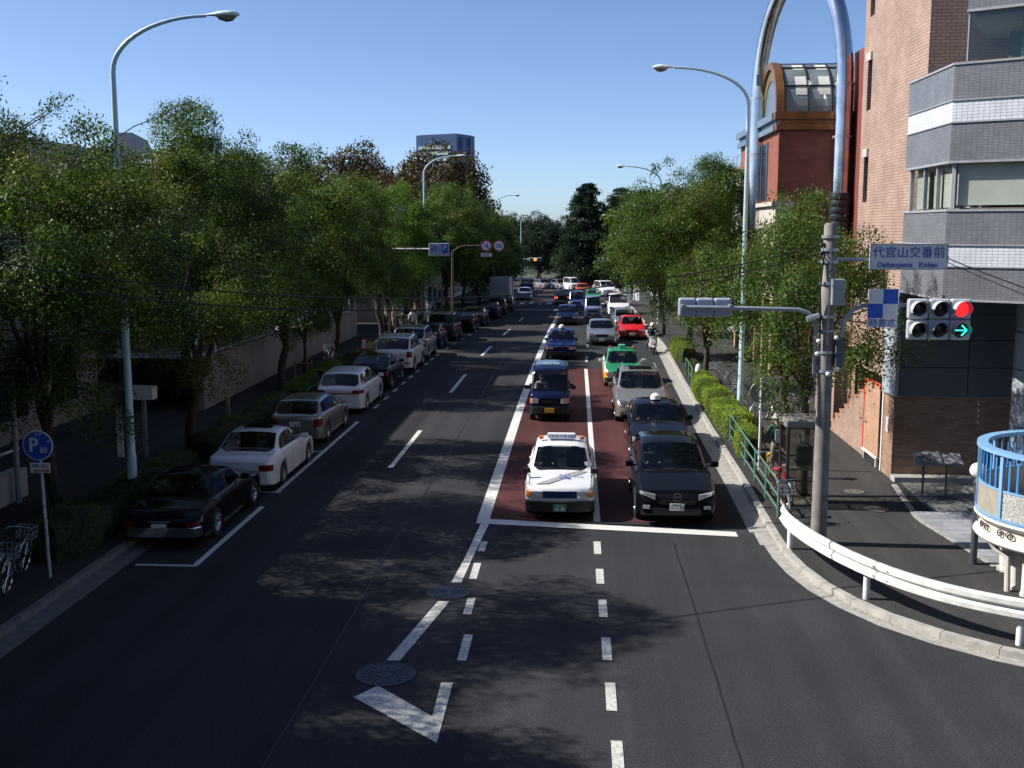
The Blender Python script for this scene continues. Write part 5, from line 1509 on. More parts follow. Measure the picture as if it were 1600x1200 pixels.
for k in range(NP):
    a0, a1 = 2 * math.pi * k / NP + .03 + .35, 2 * math.pi * (k + 1) / NP - .03 + .35
    b = MB(); n = 6; vs = []
    for rr in (br_ + .01, br_ - .02):
        for zz in (1.55, 2.04):
            for i in range(n + 1):
                a = a0 + (a1 - a0) * i / n; vs.append((bx + math.cos(a) * rr, by + math.sin(a) * rr, zz))
    m_ = n + 1
    fs = [(i, i + 1, m_ + i + 1, m_ + i) for i in range(n)] + [(2 * m_ + i + 1, 2 * m_ + i, 3 * m_ + i, 3 * m_ + i + 1) for i in range(n)] + [(m_ + i, m_ + i + 1, 3 * m_ + i + 1, 3 * m_ + i) for i in range(n)]
    b.add(vs, fs); b.build('kick_panel', PANELC[k % 2], rbk, smooth=True, ang=40)
    a = 2 * math.pi * k / NP + .35
    b = MB(); b.box((bx + math.cos(a) * (br_ + .01), by + math.sin(a) * (br_ + .01), 2.12), (.06, .075, 1.28), rz=a); b.build('post', LBLUE, rbk)
for k in range(60):
    a = 2 * math.pi * k / 60 + .02
    b = MB(); b.box((bx + math.cos(a) * (br_ - .02), by + math.sin(a) * (br_ - .02), 2.4), (.018, .045, .70), rz=a); b.build('baluster', BLUER, rbk)
b = MB(); b.lathe([(br_ - .13, 2.73), (br_ - .13, 2.80), (br_ + .07, 2.80), (br_ + .07, 2.73), (br_ - .13, 2.73)], (bx, by, 0), 64, caps=False); b.build('top_rail', LBLUE, rbk, smooth=True, ang=40)
b = MB(); b.lathe([(br_ - .03, 2.05), (br_ - .03, 2.08), (br_ + .02, 2.08), (br_ + .02, 2.05), (br_ - .03, 2.05)], (bx, by, 0), 64, caps=False); b.build('mid_rail', LBLUE, rbk, smooth=True, ang=40)
SCR = mat('dark_scroll_iron', (.05, .04, .035), .5)
for k in range(16):
    a = 2 * math.pi * k / 16
    def sp(u, v): 
        an = a + u / br_; return (bx + math.cos(an) * (br_ - .02), by + math.sin(an) * (br_ - .02), 1.25 + v)
    b = MB(); b.tube([sp(.09 * (1 - t * .75) * math.cos(t * 9) - .08, .08 * (1 - t * .75) * math.sin(t * 9)) for t in np.linspace(0, 1, 18)], .012, 5)
    b.tube([sp(.10 * (1 - t * .6) * math.cos(3.2 - t * 8) + .16, .08 * (1 - t * .6) * math.sin(3.2 - t * 8)) for t in np.linspace(0, 1, 16)], .012, 5); b.build('scroll', SCR, rbk, smooth=True)
for a, r in ((rad(196), .14), (rad(214), .07), (rad(250), .14), (rad(140), .14), (rad(40), .14), (rad(320), .14)):
    rr = br_ * (.82 if r < .1 else .70)
    b = MB(); b.lathe([(r * 1.25, .1), (r * 1.25, .18), (r, .22), (r * .95, .98), (r * 1.2, 1.0)], (bx + math.cos(a) * rr, by + math.sin(a) * rr, 0), 20); b.build('column', CREAMP, rbk, smooth=True)
b = MB(); b.lathe([(.85, .1), (.85, 1.0)], (bx + .35, by + .1, 0), 36); b.build('core', mat('dark_core', (.09, .09, .085), .8), rbk, smooth=True)
b = MB(); b.tube([(bx - 1.68, by - .30, 1.02), (bx - 1.60, by - .34, .88), (bx - 1.42, by - .5, .78), (bx - 1.40, by - .52, .12)], .055, 10); b.build('downpipe', CREAMP, rbk, smooth=True)

# --- parking sign on the left
pk = thing('parking_sign', 'round blue sixty minute parking sign with white letters on a pole', 'sign', (-10.3, 20.5, .12))
b = MB(); b.tube([(-10.3, 20.5, .1), (-10.37, 20.5, 3.0)], .032, 10); b.build('post', mat('worn_white_post', (.45, .47, .48), .6, var=.45, scale=12), pk, smooth=True)
b = MB(); b.lathe([(.295, -.008), (.30, 0), (.295, .008)], (-10.36, 20.44, 2.76), 36, axis='Y'); b.build('disc_edge', SIGNWHITE, pk, smooth=True)
b = MB(); b.lathe([(.275, -.012), (.275, .012)], (-10.36, 20.44, 2.76), 36, axis='Y'); b.build('disc_face', SIGNBLUE, pk)
put_text('P', .38, pk, (-.14, -.078, 2.64), SIGNWHITE, bold=.008)
put_text('60', .17, pk, (.055, -.078, 2.55), SIGNWHITE, sx=.85, bold=.002)
put_text('分', .07, pk, (.155, -.078, 2.72), SIGNWHITE)
put_text('8-20', .07, pk, (-.03, -.078, 2.86), SIGNWHITE)
b = MB(); b.box((-10.34, 20.44, 2.32), (.40, .015, .20)); b.build('sub_plate', SIGNWHITE, pk, bevel=.006)
put_text('日曜・休日', .065, pk, (-.04, -.075, 2.24), BLUEINK)
b = MB(); b.box((-10.34, 20.43, 2.265), (.28, .01, .025)); b.build('red_arrow_bar', REDINK, pk)
b = MB(); b.add([(-10.20, 20.425, 2.235), (-10.20, 20.425, 2.295), (-10.15, 20.425, 2.265), (-10.20, 20.433, 2.235), (-10.20, 20.433, 2.295), (-10.15, 20.433, 2.265)], [(0, 2, 1), (3, 4, 5), (0, 1, 4, 3), (1, 2, 5, 4), (2, 0, 3, 5)]); b.build('red_arrow_head', REDINK, pk)

# --- parking ticket posts on the left
for x, y, lab in ((-10.25, 52.5, 'red and white ticket post beside the dark saloon'),):
    mt = thing('ticket_post', lab, 'parking meter', (x, y, .12))
    b = MB(); b.tube([(x, y, .1), (x, y, 1.1)], .03, 8); b.build('post', WHITE, mt)
    b = MB(); b.box((x, y, 1.4), (.22, .14, .6)); b.build('head', REDINK, mt, bevel=.02)
    b = MB(); b.box((x, y - .075, 1.4), (.16, .02, .42)); b.build('front_plate', SIGNWHITE, mt)

# --- sign gantry far left
sg = thing('sign_gantry', 'brown gantry pole holding no U-turn and speed fifty signs', 'sign', (-9.55, 83.5, gz(83.5) + .12))
gy = 83.5; gbz = gz(gy)
BRP = mat('brown_gantry_paint', (.10, .07, .055), .5)
b = MB(); b.tube([(-9.5, gy, gbz + .1), (-9.5, gy, gbz + 5.6)], [.11, .09], 10); b.build('post', BRP, sg, smooth=True)
b = MB(); b.tube([(-9.5, gy, gbz + 5.6), (-9.0, gy, gbz + 5.95), (-8.6, gy, gbz + 6.05), (-5.8, gy, gbz + 6.05)], .05, 8); b.build('arm', BRP, sg, smooth=True)
b = MB(); b.tube([(-9.5, gy, gbz + 3.0), (-8.85, gy, gbz + 4.2), (-8.75, gy, gbz + 5.2)], .015, 6); b.build('cable', BRP, sg, smooth=True)
def roundsign(x, z, txt=None):
    b = MB(); b.lathe([(.43, -.01), (.43, .01)], (x, gy - .1, z), 32, axis='Y'); b.build('red_ring', REDINK, sg)
    b = MB(); b.lathe([(.34, -.016), (.34, .016)], (x, gy - .1, z), 32, axis='Y'); b.build('white_face', SIGNWHITE, sg)
    off = Vector((x, gy - .125, z)) - sg.location
    if txt: put_text(txt, .46, sg, off + Vector((0, 0, -.02)), BLUEINK, bold=.008)
    else:
        b = MB(); y_ = gy - .125
        b.tube([(x - .12, y_, z - .2)] + [(x - .12 + .11 * (1 - math.cos(a)), y_, z + .05 + .13 * math.sin(a)) for a in np.linspace(0, math.pi, 8)] + [(x + .10, y_, z - .05)], .03, 4)
        b.add([(x + .0, y_, z - .04), (x + .2, y_, z - .04), (x + .10, y_, z - .2)], [(0, 2, 1)]); b.build('u_turn_symbol', BLUEINK, sg)
        b = MB(); b.box((x, gy - .13, z), (.72, .01, .07), ry=rad(45)); b.build('red_bar', REDINK, sg)
roundsign(-6.95, gbz + 6.05); roundsign(-6.0, gbz + 6.05, '50')
b = MB(); b.box((-6.95, gy - .1, gbz + 5.38), (.8, .03, .26)); b.build('sub_plate', SIGNWHITE, sg)
b = MB(); b.box((-6.95, gy - .12, gbz + 5.38), (.5, .02, .06)); b.build('sub_plate_bar', mat('dark_print', (.03, .03, .05), .6), sg)
ps = thing('parking_guide_sign', 'pale rectangular sixty minute parking board on a white arm', 'sign', (-7.55, 60, 5))
b = MB(); b.box((-7.55, 60, 5.74), (1.1, .06, .69)); b.build('board', mat('pale_grey_board', (.42, .47, .52), .5), ps, bevel=.02)
b = MB(); b.box((-7.22, 59.95, 5.80), (.33, .03, .48)); b.build('blue_square', SIGNBLUE, ps)
put_text('60', .34, ps, (-.26, -.045, .77), BLUEINK, sx=.9, bold=.003)
put_text('分', .15, ps, (.04, -.045, .71), BLUEINK)
put_text('P', .36, ps, (.33, -.075, .83), SIGNWHITE, bold=.004)
b = MB(); b.tube([(-10.3, 60.06, 5.78), (-8.1, 60.06, 5.78)], .04, 8); b.build('arm', WHITE, ps)
b = MB(); b.tube([(-10.3, 60.06, gz(60) + .1), (-10.3, 60.06, 5.95)], .06, 8); b.build('post', mat('dark_brown_post', (.05, .045, .04), .5), ps)

# --- far amber signals
def far_signal(label, px, sx0, y, z, s):
    t = signal(label, sx0, y, z, 3, 1, .44, {(0, 1 if s > 0 else 2): 'amber'})
    gzz = gz(y)
    b = MB(); b.tube([(px, y + .2, gzz), (px, y + .2, z + 1.0)], .09, 8); b.build('mast', GREYMETAL, t, smooth=True)
    b = MB(); b.tube([(px, y + .15, z + .25), (sx0 + (0 if s > 0 else 1.3), y + .15, z + .25)], .045, 8); b.build('mounting_arm', PALERAIL, t, smooth=True)
    b = MB(); b.box((px, y + .05, z + .3), (.45, .12, 1.5)); b.build('side_plate', BACKH, t)
far_signal('far traffic signal showing amber on the left of the avenue', -7.4, -5.55, 124, gz(124) + 4.5, 1)
far_signal('far traffic signal showing amber on the right among leaves', 5.6, 2.05, 125, gz(125) + 4.5, -1)

# --- orange site fence at the far bend and a white hoarding
of = thing('orange_barrier_fence', 'orange mesh site barrier behind the far parked cars', 'fence', (0, 175, gz(175)))
ORP = mat('orange_plastic', (.62, .17, .03), .6)
for k in range(9):
    x = -7 + k * 1.6; y = 174.6 - abs(k - 4) * .15
    b = MB(); b.box((x, y, gz(y) + .75), (1.5, .05, .9)); b.build('mesh_panel', ORP, of)
    b = MB(); b.box((x - .78, y, gz(y) + .7), (.08, .08, 1.4)); b.build('post', ORP, of)
tr_ = thing('roadside_tarpaulin', 'pale grey upright shop awning end by the far right trees', 'awning', (5.8, 128, gz(128)))
b = MB(); b.lathe([(.02, 0), (.55, .02), (.7, 1.2), (.65, 2.3), (.45, 3.0), (.1, 3.3)], (6.9, 126, gz(126)), 10); b.build('cover', mat('pale_tarpaulin', (.55, .55, .52), .8, bump=.3, bscale=5), tr_, smooth=True)

# --- wooden stake frame of the young tree
sf = thing('tree_stake_frame', 'low wooden stake frame around the young thin tree', 'tree stake', (-12.1, 48.3, .12))
PW = MATS['pale_wood']
for dx, dy in ((-.4, -.3), (.4, -.3), (0, .4)):
    b = MB(); b.tube([(-12.1 + dx, 48.3 + dy, .05), (-12.1 + dx * .9, 48.3 + dy * .9, 1.15)], .035, 7); b.build('stake', PW, sf)
b = MB(); b.tube([(-12.5, 48.0, 1.0), (-11.7, 48.0, 1.0)], .03, 7); b.build('crossbar', PW, sf)
# dark litter box by the second left lamp
lb = thing('street_cabinet', 'dark grey street cabinet beside the second left lamp', 'cabinet', (-11.6, 72.5, gz(72.5) + .12))
b = MB(); b.bb(-12.0, -11.2, 72.2, 72.8, gz(72.5) + .1, gz(72.5) + 1.4); b.build('body', mat('cabinet_grey', (.06, .065, .06), .6), lb, bevel=.02)
b = MB(); b.bb(-12.05, -11.15, 72.15, 72.85, gz(72.5) + 1.4, gz(72.5) + 1.48); b.build('lid', mat('cabinet_grey', (.06, .065, .06)), lb)
# ------------------------------------------------------------------ vehicles
def paint(name, col, metal=0.0, rough=.28):
    dark = max(col) < .13
    return mat('car_paint_' + name, col, .12 if dark else rough, metal, var=.05, scale=2.0, coat=0.0 if dark else .5, spec=.2 if dark else .5)
HEAD = mat('headlamp_glass', (.62, .64, .66), .08, .55, var=.25, scale=16)
TAIL = mat('tail_lamp_red', (.17, .008, .008), .15, var=.15, scale=12)
TAILLIT = mat('tail_lamp_lit', (.8, .04, .02), .3, emit=(1, .08, .03), estr=1.2)
AMB = mat('amber_lens', (.72, .20, .03), .2, var=.1)
PLATEW = mat('plate_white', (.72, .73, .71), .5, var=.03)
PLATEY = mat('plate_yellow', (.65, .48, .03), .5, var=.03)
PLATEG = mat('plate_green', (.02, .16, .09), .5, var=.03)
PLATETX = mat('plate_green_ink', (.02, .12, .06), .5)
SEATM = mat('car_interior', (.030, .030, .032), .8, var=.2)
SEATRED = mat('red_headrest', (.55, .03, .03), .6)
SEAMM = mat('panel_gap', (.008, .008, .008), .8)

def prof(pts, y, k):
    xs_ = [p[0] for p in pts]; zs_ = [p[1] for p in pts]
    o = np.linspace(-k, k, 9)
    return np.mean([np.interp(y + q, xs_, zs_) for q in o], axis=0)

TYPES = {
    # L W H, fo front overhang, wb wheelbase, r wheel; deck: shoulder line; roof: glasshouse line (front base, front top, mid, rear top, rear base)
    'taxi':   dict(L=4.70, W=1.70, H=1.50, fo=.88, wb=2.68, r=.31, deck=[(0, .74), (.1, .80), (1.35, .93), (3.95, .97), (4.6, .95), (4.7, .90)], roof=[(1.28, .93), (2.02, 1.42), (2.7, 1.50), (3.35, 1.45), (3.98, .98)], B=2.62, Cp=3.62, box=1),
    'saloon': dict(L=4.80, W=1.80, H=1.43, fo=.86, wb=2.80, r=.32, deck=[(0, .62), (.15, .72), (1.45, .90), (4.0, .98), (4.65, .96), (4.8, .86)], roof=[(1.36, .90), (2.2, 1.36), (2.75, 1.43), (3.35, 1.39), (4.15, .99)], B=2.72, Cp=3.72),
    'limo':   dict(L=5.0, W=1.83, H=1.47, fo=.9, wb=2.92, r=.33, deck=[(0, .66), (.15, .76), (1.5, .95), (4.1, 1.0), (4.85, .98), (5.0, .88)], roof=[(1.42, .95), (2.25, 1.40), (2.85, 1.47), (3.5, 1.43), (4.3, 1.01)], B=2.82, Cp=3.85),
    'classic': dict(L=4.96, W=1.77, H=1.37, fo=.84, wb=2.86, r=.33, deck=[(0, .62), (.2, .74), (1.6, .90), (3.8, .90), (4.6, .80), (4.96, .66)], roof=[(1.55, .90), (2.2, 1.30), (2.7, 1.37), (3.3, 1.33), (4.02, .89)], B=2.75, Cp=3.5, low=1),
    'estate': dict(L=4.52, W=1.72, H=1.44, fo=.82, wb=2.67, r=.32, deck=[(0, .62), (.15, .72), (1.35, .90), (3.9, .99), (4.4, .98), (4.52, .90)], roof=[(1.28, .90), (2.1, 1.37), (2.6, 1.44), (3.85, 1.40), (4.40, .98)], B=2.52, Cp=4.0),
    'mpv':    dict(L=4.78, W=1.80, H=1.56, fo=.88, wb=2.83, r=.33, deck=[(0, .64), (.2, .78), (1.15, .98), (4.2, 1.04), (4.7, 1.02), (4.78, .92)], roof=[(1.02, .98), (2.05, 1.49), (2.7, 1.56), (4.15, 1.50), (4.68, 1.03)], B=2.42, Cp=4.3),
    'suv':    dict(L=4.78, W=1.88, H=1.78, fo=.85, wb=2.79, r=.38, deck=[(0, .78), (.15, .96), (1.4, 1.10), (4.3, 1.14), (4.72, 1.12), (4.78, 1.0)], roof=[(1.32, 1.10), (2.0, 1.70), (2.6, 1.78), (4.25, 1.73), (4.70, 1.13)], B=2.6, Cp=4.3, gc=.26),
    'offroad': dict(L=4.80, W=1.94, H=1.70, fo=.88, wb=2.86, r=.38, deck=[(0, .70), (.2, .84), (1.45, 1.08), (4.2, 1.14), (4.7, 1.10), (4.8, .98)], roof=[(1.38, 1.08), (2.3, 1.62), (2.8, 1.70), (4.0, 1.62), (4.65, 1.12)], B=2.75, Cp=4.1, gc=.22),
    'cross':  dict(L=4.68, W=1.87, H=1.645, fo=.93, wb=2.75, r=.38, deck=[(0, .66), (.2, .80), (1.35, 1.06), (4.1, 1.14), (4.6, 1.10), (4.68, .98)], roof=[(1.22, 1.06), (2.3, 1.58), (2.8, 1.645), (3.9, 1.58), (4.58, 1.12)], B=2.72, Cp=4.0, gc=.22),
    'hatch':  dict(L=4.05, W=1.71, H=1.48, fo=.82, wb=2.50, r=.31, deck=[(0, .62), (.15, .74), (1.15, .93), (3.5, .98), (3.95, .96), (4.05, .86)], roof=[(1.05, .93), (1.85, 1.42), (2.3, 1.48), (3.4, 1.42), (3.95, .97)], B=2.35, Cp=3.45),
    'keivan': dict(L=3.40, W=1.48, H=1.90, fo=.55, wb=2.30, r=.27, deck=[(0, .86), (.1, .98), (.42, 1.06), (3.2, 1.10), (3.36, 1.08), (3.4, 1.0)], roof=[(.26, 1.02), (.80, 1.80), (1.3, 1.90), (3.15, 1.86), (3.36, 1.10)], B=1.45, Cp=3.05),
    'van':    dict(L=4.75, W=1.90, H=1.92, fo=.9, wb=3.0, r=.34, deck=[(0, .80), (.2, .96), (1.0, 1.12), (4.4, 1.16), (4.7, 1.14), (4.75, 1.0)], roof=[(.86, 1.12), (1.75, 1.84), (2.3, 1.92), (4.45, 1.88), (4.70, 1.15)], B=2.2, Cp=4.4),
}
_wheel = {}
def wheel_meshes(r, w, rim):
    key = (r, w, rim.name)
    if key in _wheel: return _wheel[key]
    R = r
    m1 = MB(); m1.lathe([(R * .62, -w / 2), (R * .93, -w / 2), (R, -w * .38), (R, w * .38), (R * .93, w / 2), (R * .62, w / 2)], (0, 0, 0), 28, axis='X', caps=False)
    o1 = m1.build('tyre', RUBBER, None, smooth=True, ang=40)
    m2 = MB(); m2.lathe([(R * .12, w * .40), (R * .16, w * .44), (R * .55, w * .30), (R * .62, w * .46), (R * .64, w * .46), (R * .64, -w * .4)], (0, 0, 0), 28, axis='X')
    for k in range(5):
        a = 2 * math.pi * k / 5
        m2.box((w * .40, math.cos(a) * R * .36, math.sin(a) * R * .36), (w * .10, R * .52, R * .15), rx=a)
    o2 = m2.build('rim', rim, None, smooth=True, ang=40)
    res = (o1.data, o2.data)
    bpy.data.objects.remove(o1); bpy.data.objects.remove(o2)
    _wheel[key] = res
    return res

def vehicle(type_, label, x, y, facing, pt, cat='car', group='cars', name='car', rim=ALU, plate=None, detail=2, roof_paint=None, glass=None, front=None, rear=None, mirrors='door', fender_mirror=False,
            bumper=None, sunroof=False, rails=False, trim=None, rz_extra=0.0, lower=None, hood_paint=None):
    """one car: x, y is the middle of its bumper that faces the camera; facing -1 towards the camera, +1 away"""
    T = TYPES[type_]; L, W, Hh = T['L'], T['W'], T['H']; r = T['r']; gc = T.get('gc', .18)
    yc = y + L / 2
    zb = gz(yc)
    rz = (math.pi if facing < 0 else 0.0) + rz_extra
    t = thing(name, label, cat, (x, yc, zb + .008), rz, group)
    sl_ = math.atan2(gz(yc + 1) - gz(yc - 1), 2)
    t.rotation_euler = (sl_ if facing > 0 else -sl_, 0, rz)
    hw0 = W / 2
    D, Rf = T['deck'], T['roof']
    yb0, yt0, _, yt1, yb1 = [p[0] for p in Rf]
    w1, w2 = T['fo'], T['fo'] + T['wb']
    ra = r + .075
    st = set(np.round(np.linspace(0, L, 30 if detail > 1 else 20), 3))
    st |= set(np.round(np.concatenate([[0, .015, .04, .08, .14, .22, .3], L - np.array([0, .015, .04, .08, .14, .22, .3])]), 3))
    for wy in (w1, w2):
        st |= set(np.round(np.concatenate([wy + ra * np.cos(np.linspace(0, math.pi, 15 if detail > 1 else 9)), [wy - ra - .006, wy + ra + .006]]), 3))
    st |= set(np.round(np.linspace(yb0, yt0, 10), 3)) | set(np.round(np.linspace(yt1, yb1, 10), 3))
    bw = .035
    st |= {round(T['B'] - bw, 3), round(T['B'] + bw, 3), round(T['Cp'], 3), round(T['Cp'] + .001, 3)}
    Y = np.array(sorted(st)); Y = Y[(Y >= 0) & (Y <= L)]
    deck = prof(D, Y, .05)
    rfl = np.interp(Y, [p[0] for p in Rf], [p[1] for p in Rf])
    rfs = prof([(Rf[0][0] - .3, Rf[0][1] - .01)] + Rf + [(Rf[-1][0] + .3, Rf[-1][1] - .01)], Y, .07)
    inside = (Y > yb0) & (Y < yb1)
    roof = np.where(inside, np.maximum(rfs, deck), deck)
    n = len(Y)
    NS = 12
    SX = np.zeros((n, NS)); SZ = np.zeros((n, NS))
    rh = hw0 * (.74 if type_ not in ('keivan', 'van', 'suv') else .84)
    for i, yv in enumerate(Y):
        d = min(yv, L - yv)
        u = min(1.0, d / .34)
        lat = .82 + .18 * math.sqrt(max(0, 1 - (1 - u) ** 2))
        hw = hw0 * lat * (1 - .012 * abs(yv / L - .5) * 2)
        e = math.sqrt(max(0, 1 - (1 - min(1, d / .10)) ** 2))
        zbot = gc + .04 * (1 - u) + .05 * (1 - e)
        dk = deck[i] - .06 * (1 - e)
        rf = roof[i] if roof[i] > deck[i] + .001 else dk
        zl = zbot
        for wy in (w1, w2):
            q = abs(yv - wy)
            if q <= ra + .0005: zl = max(zl, r + math.sqrt(max(0, ra * ra - q * q)) * .98)
            if q < ra + .15: hw += .012 * (1 - q / (ra + .15))
        mid = gc + (dk - gc) * .52
        z3 = max(mid, zl + .04); z4 = max(dk - .13, zl + .07); z4 = min(z4, dk - .05); z3 = min(z3, z4 - .01)
        a = min(1.0, max(0.0, (rf - dk) / .10))
        crown = .035
        hx = [.84, .72, .55, .30, 0.0]
        hood = [(hw * q, dk + crown * (1 - (q / .9) ** 2) * .9) for q in hx]
        def sx(z):
            f = (z - dk) / max(.05, Hh - dk); return hw * .90 + (rh - hw * .90) * min(1, max(0, f))
        z7 = dk + .025; z8 = max(z7 + .002, rf - .075)
        cab = [(sx(z7), z7), (sx(z8), z8), (max(0, sx(rf) - .055), rf - .018), (sx(rf) * .52, rf + .012), (0.0, rf + .022)]
        pts = [(0, zl if zl > zbot + .01 else zbot), (hw * .90, zl), (hw * .985, zl + .025), (hw, z3), (hw * .99, z4), (hw * .955, dk - .03), (hw * .90, dk + .002)]
        pts += [(h[0] * (1 - a) + c[0] * a, h[1] * (1 - a) + c[1] * a) for h, c in zip(hood, cab)]
        SX[i] = [p[0] for p in pts]; SZ[i] = [p[1] for p in pts]
    def P(i, s, side):
        xx = SX[i, s] * side; yv = Y[i]
        d = min(yv, L - yv)
        bow = .09 * (SX[i, s] / hw0) ** 2 * max(0, 1 - d / .8)
        zt = max(0.0, (SZ[i, s] - gc) / max(.1, deck[i] - gc) - .55) if s < 8 else 0
        bow += .05 * zt * max(0, 1 - d / .35)
        yv = yv + bow if yv < L / 2 else yv - bow
        return (xx, L / 2 - yv, SZ[i, s])
    # vertex grid: ring of 22
    ring = [(s, 1) for s in range(NS)] + [(s, -1) for s in range(NS - 2, 0, -1)]
    NR = len(ring)
    V = [P(i, s, sd) for i in range(n) for s, sd in ring]
    parts = {'body': []}
    topseg = {9, 10}
    for i in range(n - 1):
        ym = (Y[i] + Y[i + 1]) / 2
        for k in range(NR):
            k2 = (k + 1) % NR
            s = min(ring[k][0], ring[k2][0]); sd = 1 if k < NS - 1 else -1
            f = (i * NR + k, i * NR + k2, (i + 1) * NR + k2, (i + 1) * NR + k)
            key = 'body'
            if yb0 + .045 < ym < yb1 - .045:
                if s in topseg and ym < yt0 - .03: key = 'windscreen'
                elif s in topseg and ym > yt1 + .03: key = 'rear_window'
                elif s == 7 and SZ[i, 8] - SZ[i, 7] > .05 and SZ[i + 1, 8] - SZ[i + 1, 7] > .05 and ym < T['Cp'] and abs(ym - T['B']) > bw:
                    key = ('side_window_front' if ym < T['B'] else 'side_window_rear') + ('R' if sd > 0 else 'L')
                elif s == 7 and abs(ym - T['B']) <= bw: key = 'pillar'
            if key == 'body' and roof_paint is not None and s >= 8 and yb0 < ym < yb1: key = 'roof_panel'
            if key == 'body' and hood_paint is not None and s >= 6 and ym < yb0 + .05: key = 'bonnet'
            if key == 'body' and lower is not None and 1 <= s <= 3 and SZ[i, s] < .75: key = 'lower_body'
            parts.setdefault(key, []).append(f)
    parts['body'].append(tuple(range(NR))); parts['body'].append(tuple((n - 1) * NR + k for k in range(NR - 1, -1, -1)))
    VA = np.array(V)
    gl_ = glass or CARGLASS
    for key, fs in parts.items():
        idx = sorted({q for f in fs for q in f}); mp = {q: j for j, q in enumerate(idx)}
        vv = VA[idx]
        if key not in ('body', 'pillar', 'roof_panel', 'lower_body', 'bonnet'):
            c = np.array([0, vv[:, 1].mean(), .7]); 
            dv = vv - c; dv /= np.linalg.norm(dv, axis=1)[:, None]; vv = vv - dv * .008
        b = MB(); b.add([tuple(q) for q in vv], [tuple(mp[q] for q in f)[::-1] for f in fs])
        m = {'body': pt, 'pillar': BLACK, 'roof_panel': roof_paint, 'lower_body': lower, 'bonnet': hood_paint}.get(key, gl_)
        nm = key[:-1] if key[-1] in 'RL' else key
        nm = {'side_window_front': 'side_window', 'side_window_rear': 'side_window', 'pillar': 'door_pillar'}.get(nm, nm)
        b.build(nm, m, t, smooth=True, ang=32, world=False)
    # underside and cabin floor
    b = MB(); b.bb(-hw0 * .80, hw0 * .80, -L / 2 + .35, L / 2 - .35, gc + .02, gc + .16); b.bb(-hw0 * .62, hw0 * .62, -L / 2 + .3, L / 2 - .3, gc + .16, .72); b.build('underbody', BLACK, t, world=False)
    def YL(v): return L / 2 - v
    if detail > 1:
        b = MB()
        for sx_ in (-1, 1):
            b.box((sx_ * W * .21, YL(yt0 + .35), .95), (W * .27, .16, .62), rx=rad(-10))
            b.box((sx_ * W * .21, YL(yt0 + .40), 1.28), (W * .13, .09, .18))
            b.box((sx_ * W * .21, YL(yt0 + .1), .72), (W * .27, .5, .14))
        b.build('seats', SEATM, t, bevel=.03, world=False)
        b = MB(); b.bb(-W * .38, W * .38, YL(yb0 + .75), YL(yb0 + .25), .75, deck[np.searchsorted(Y, yb0)] - .06); b.build('dashboard', SEATM, t, bevel=.04, world=False)
    # wheels
    ty, rm = wheel_meshes(r, .20 if r < .35 else .24, rim)
    for wy in (w1, w2):
        for sd in (-1, 1):
            wt = bpy.data.objects.new('wheel', ty); COL.objects.link(wt); wt.parent = t
            wt.location = (sd * (hw0 - .115), YL(wy), r); wt.rotation_euler = (0, 0, 0 if sd > 0 else math.pi)
            ro = bpy.data.objects.new('rim', rm); COL.objects.link(ro); ro.parent = wt
    # curved slabs that follow the front or rear
    def face_patch(nm, m, x0, x1, z0, z1, end, off=.012, thick=.06, slant=0.0, sub=6, both=False, taper=0.0, bevel=0.006, par=None, zs=0.0):
        res = []
        for sd in ((1, -1) if both else (1,)):
            b = MB(); vs = []
            for j in range(sub + 1):
                fx_ = x0 + (x1 - x0) * j / sub; q = abs(fx_) / hw0
                u = min(1, max(0, (q - .82) / .18))
                cy = .34 * (1 - math.sqrt(max(0, 1 - u * u))) + .09 * q * q * .9
                tt = j / sub
                za, zc_ = z0 + slant * tt + taper * tt, z1 + slant * tt - taper * tt
                zn = lambda z: .05 * max(0, (z - gc) / max(.1, deck[3] - gc) - .55)
                for z_, dp in ((za, -off), (zc_, -off), (zc_, thick), (za, thick)):
                    yy_ = cy + dp + zs * (z_ - za)
                    yy_ = L / 2 - yy_ if end == 'f' else -L / 2 + yy_
                    vs.append((sd * fx_, yy_, z_))
            fs = [(j * 4 + k, j * 4 + (k + 1) % 4, (j + 1) * 4 + (k + 1) % 4, (j + 1) * 4 + k) for j in range(sub) for k in range(4)] + [(3, 2, 1, 0), (sub * 4, sub * 4 + 1, sub * 4 + 2, sub * 4 + 3)]
            if (sd < 0) != (end == 'r'): fs = [tuple(reversed(f)) for f in fs]
            b.add(vs, [tuple(reversed(f)) for f in fs])
            res.append(b.build(nm, m, par or t, bevel=bevel, world=False))
        return res
    zf = D[0][1]
    F = dict(head=(.42, .80, zf - .19, zf - .03), head_slant=.0, grille=(-.36, .36, zf - .17, zf - .04), grille_mat=BLACK, amber=None, intake=(-.45, .45, gc + .07, gc + .2), fog=None, emblem=None)
    if front: F.update(front)
    h = F['head']
    face_patch('headlight', HEAD, h[0] * 1.0, h[1], h[2], h[3], 'f', both=True, slant=F['head_slant'], taper=F.get('head_taper', 0.0))
    if F['amber']: face_patch('indicator', AMB, *F['amber'], 'f', both=True)
    if F['grille']: face_patch('grille', F['grille_mat'], *F['grille'], 'f', off=.010)
    if F.get('grille_bar'): face_patch('grille_bar', CHROME, *F['grille_bar'], 'f', off=.018)
    if F['intake']: face_patch('air_intake', BLACK, *F['intake'], 'f', off=.008)
    if F['fog']: face_patch('fog_lamp', HEAD, *F['fog'], 'f', both=True)
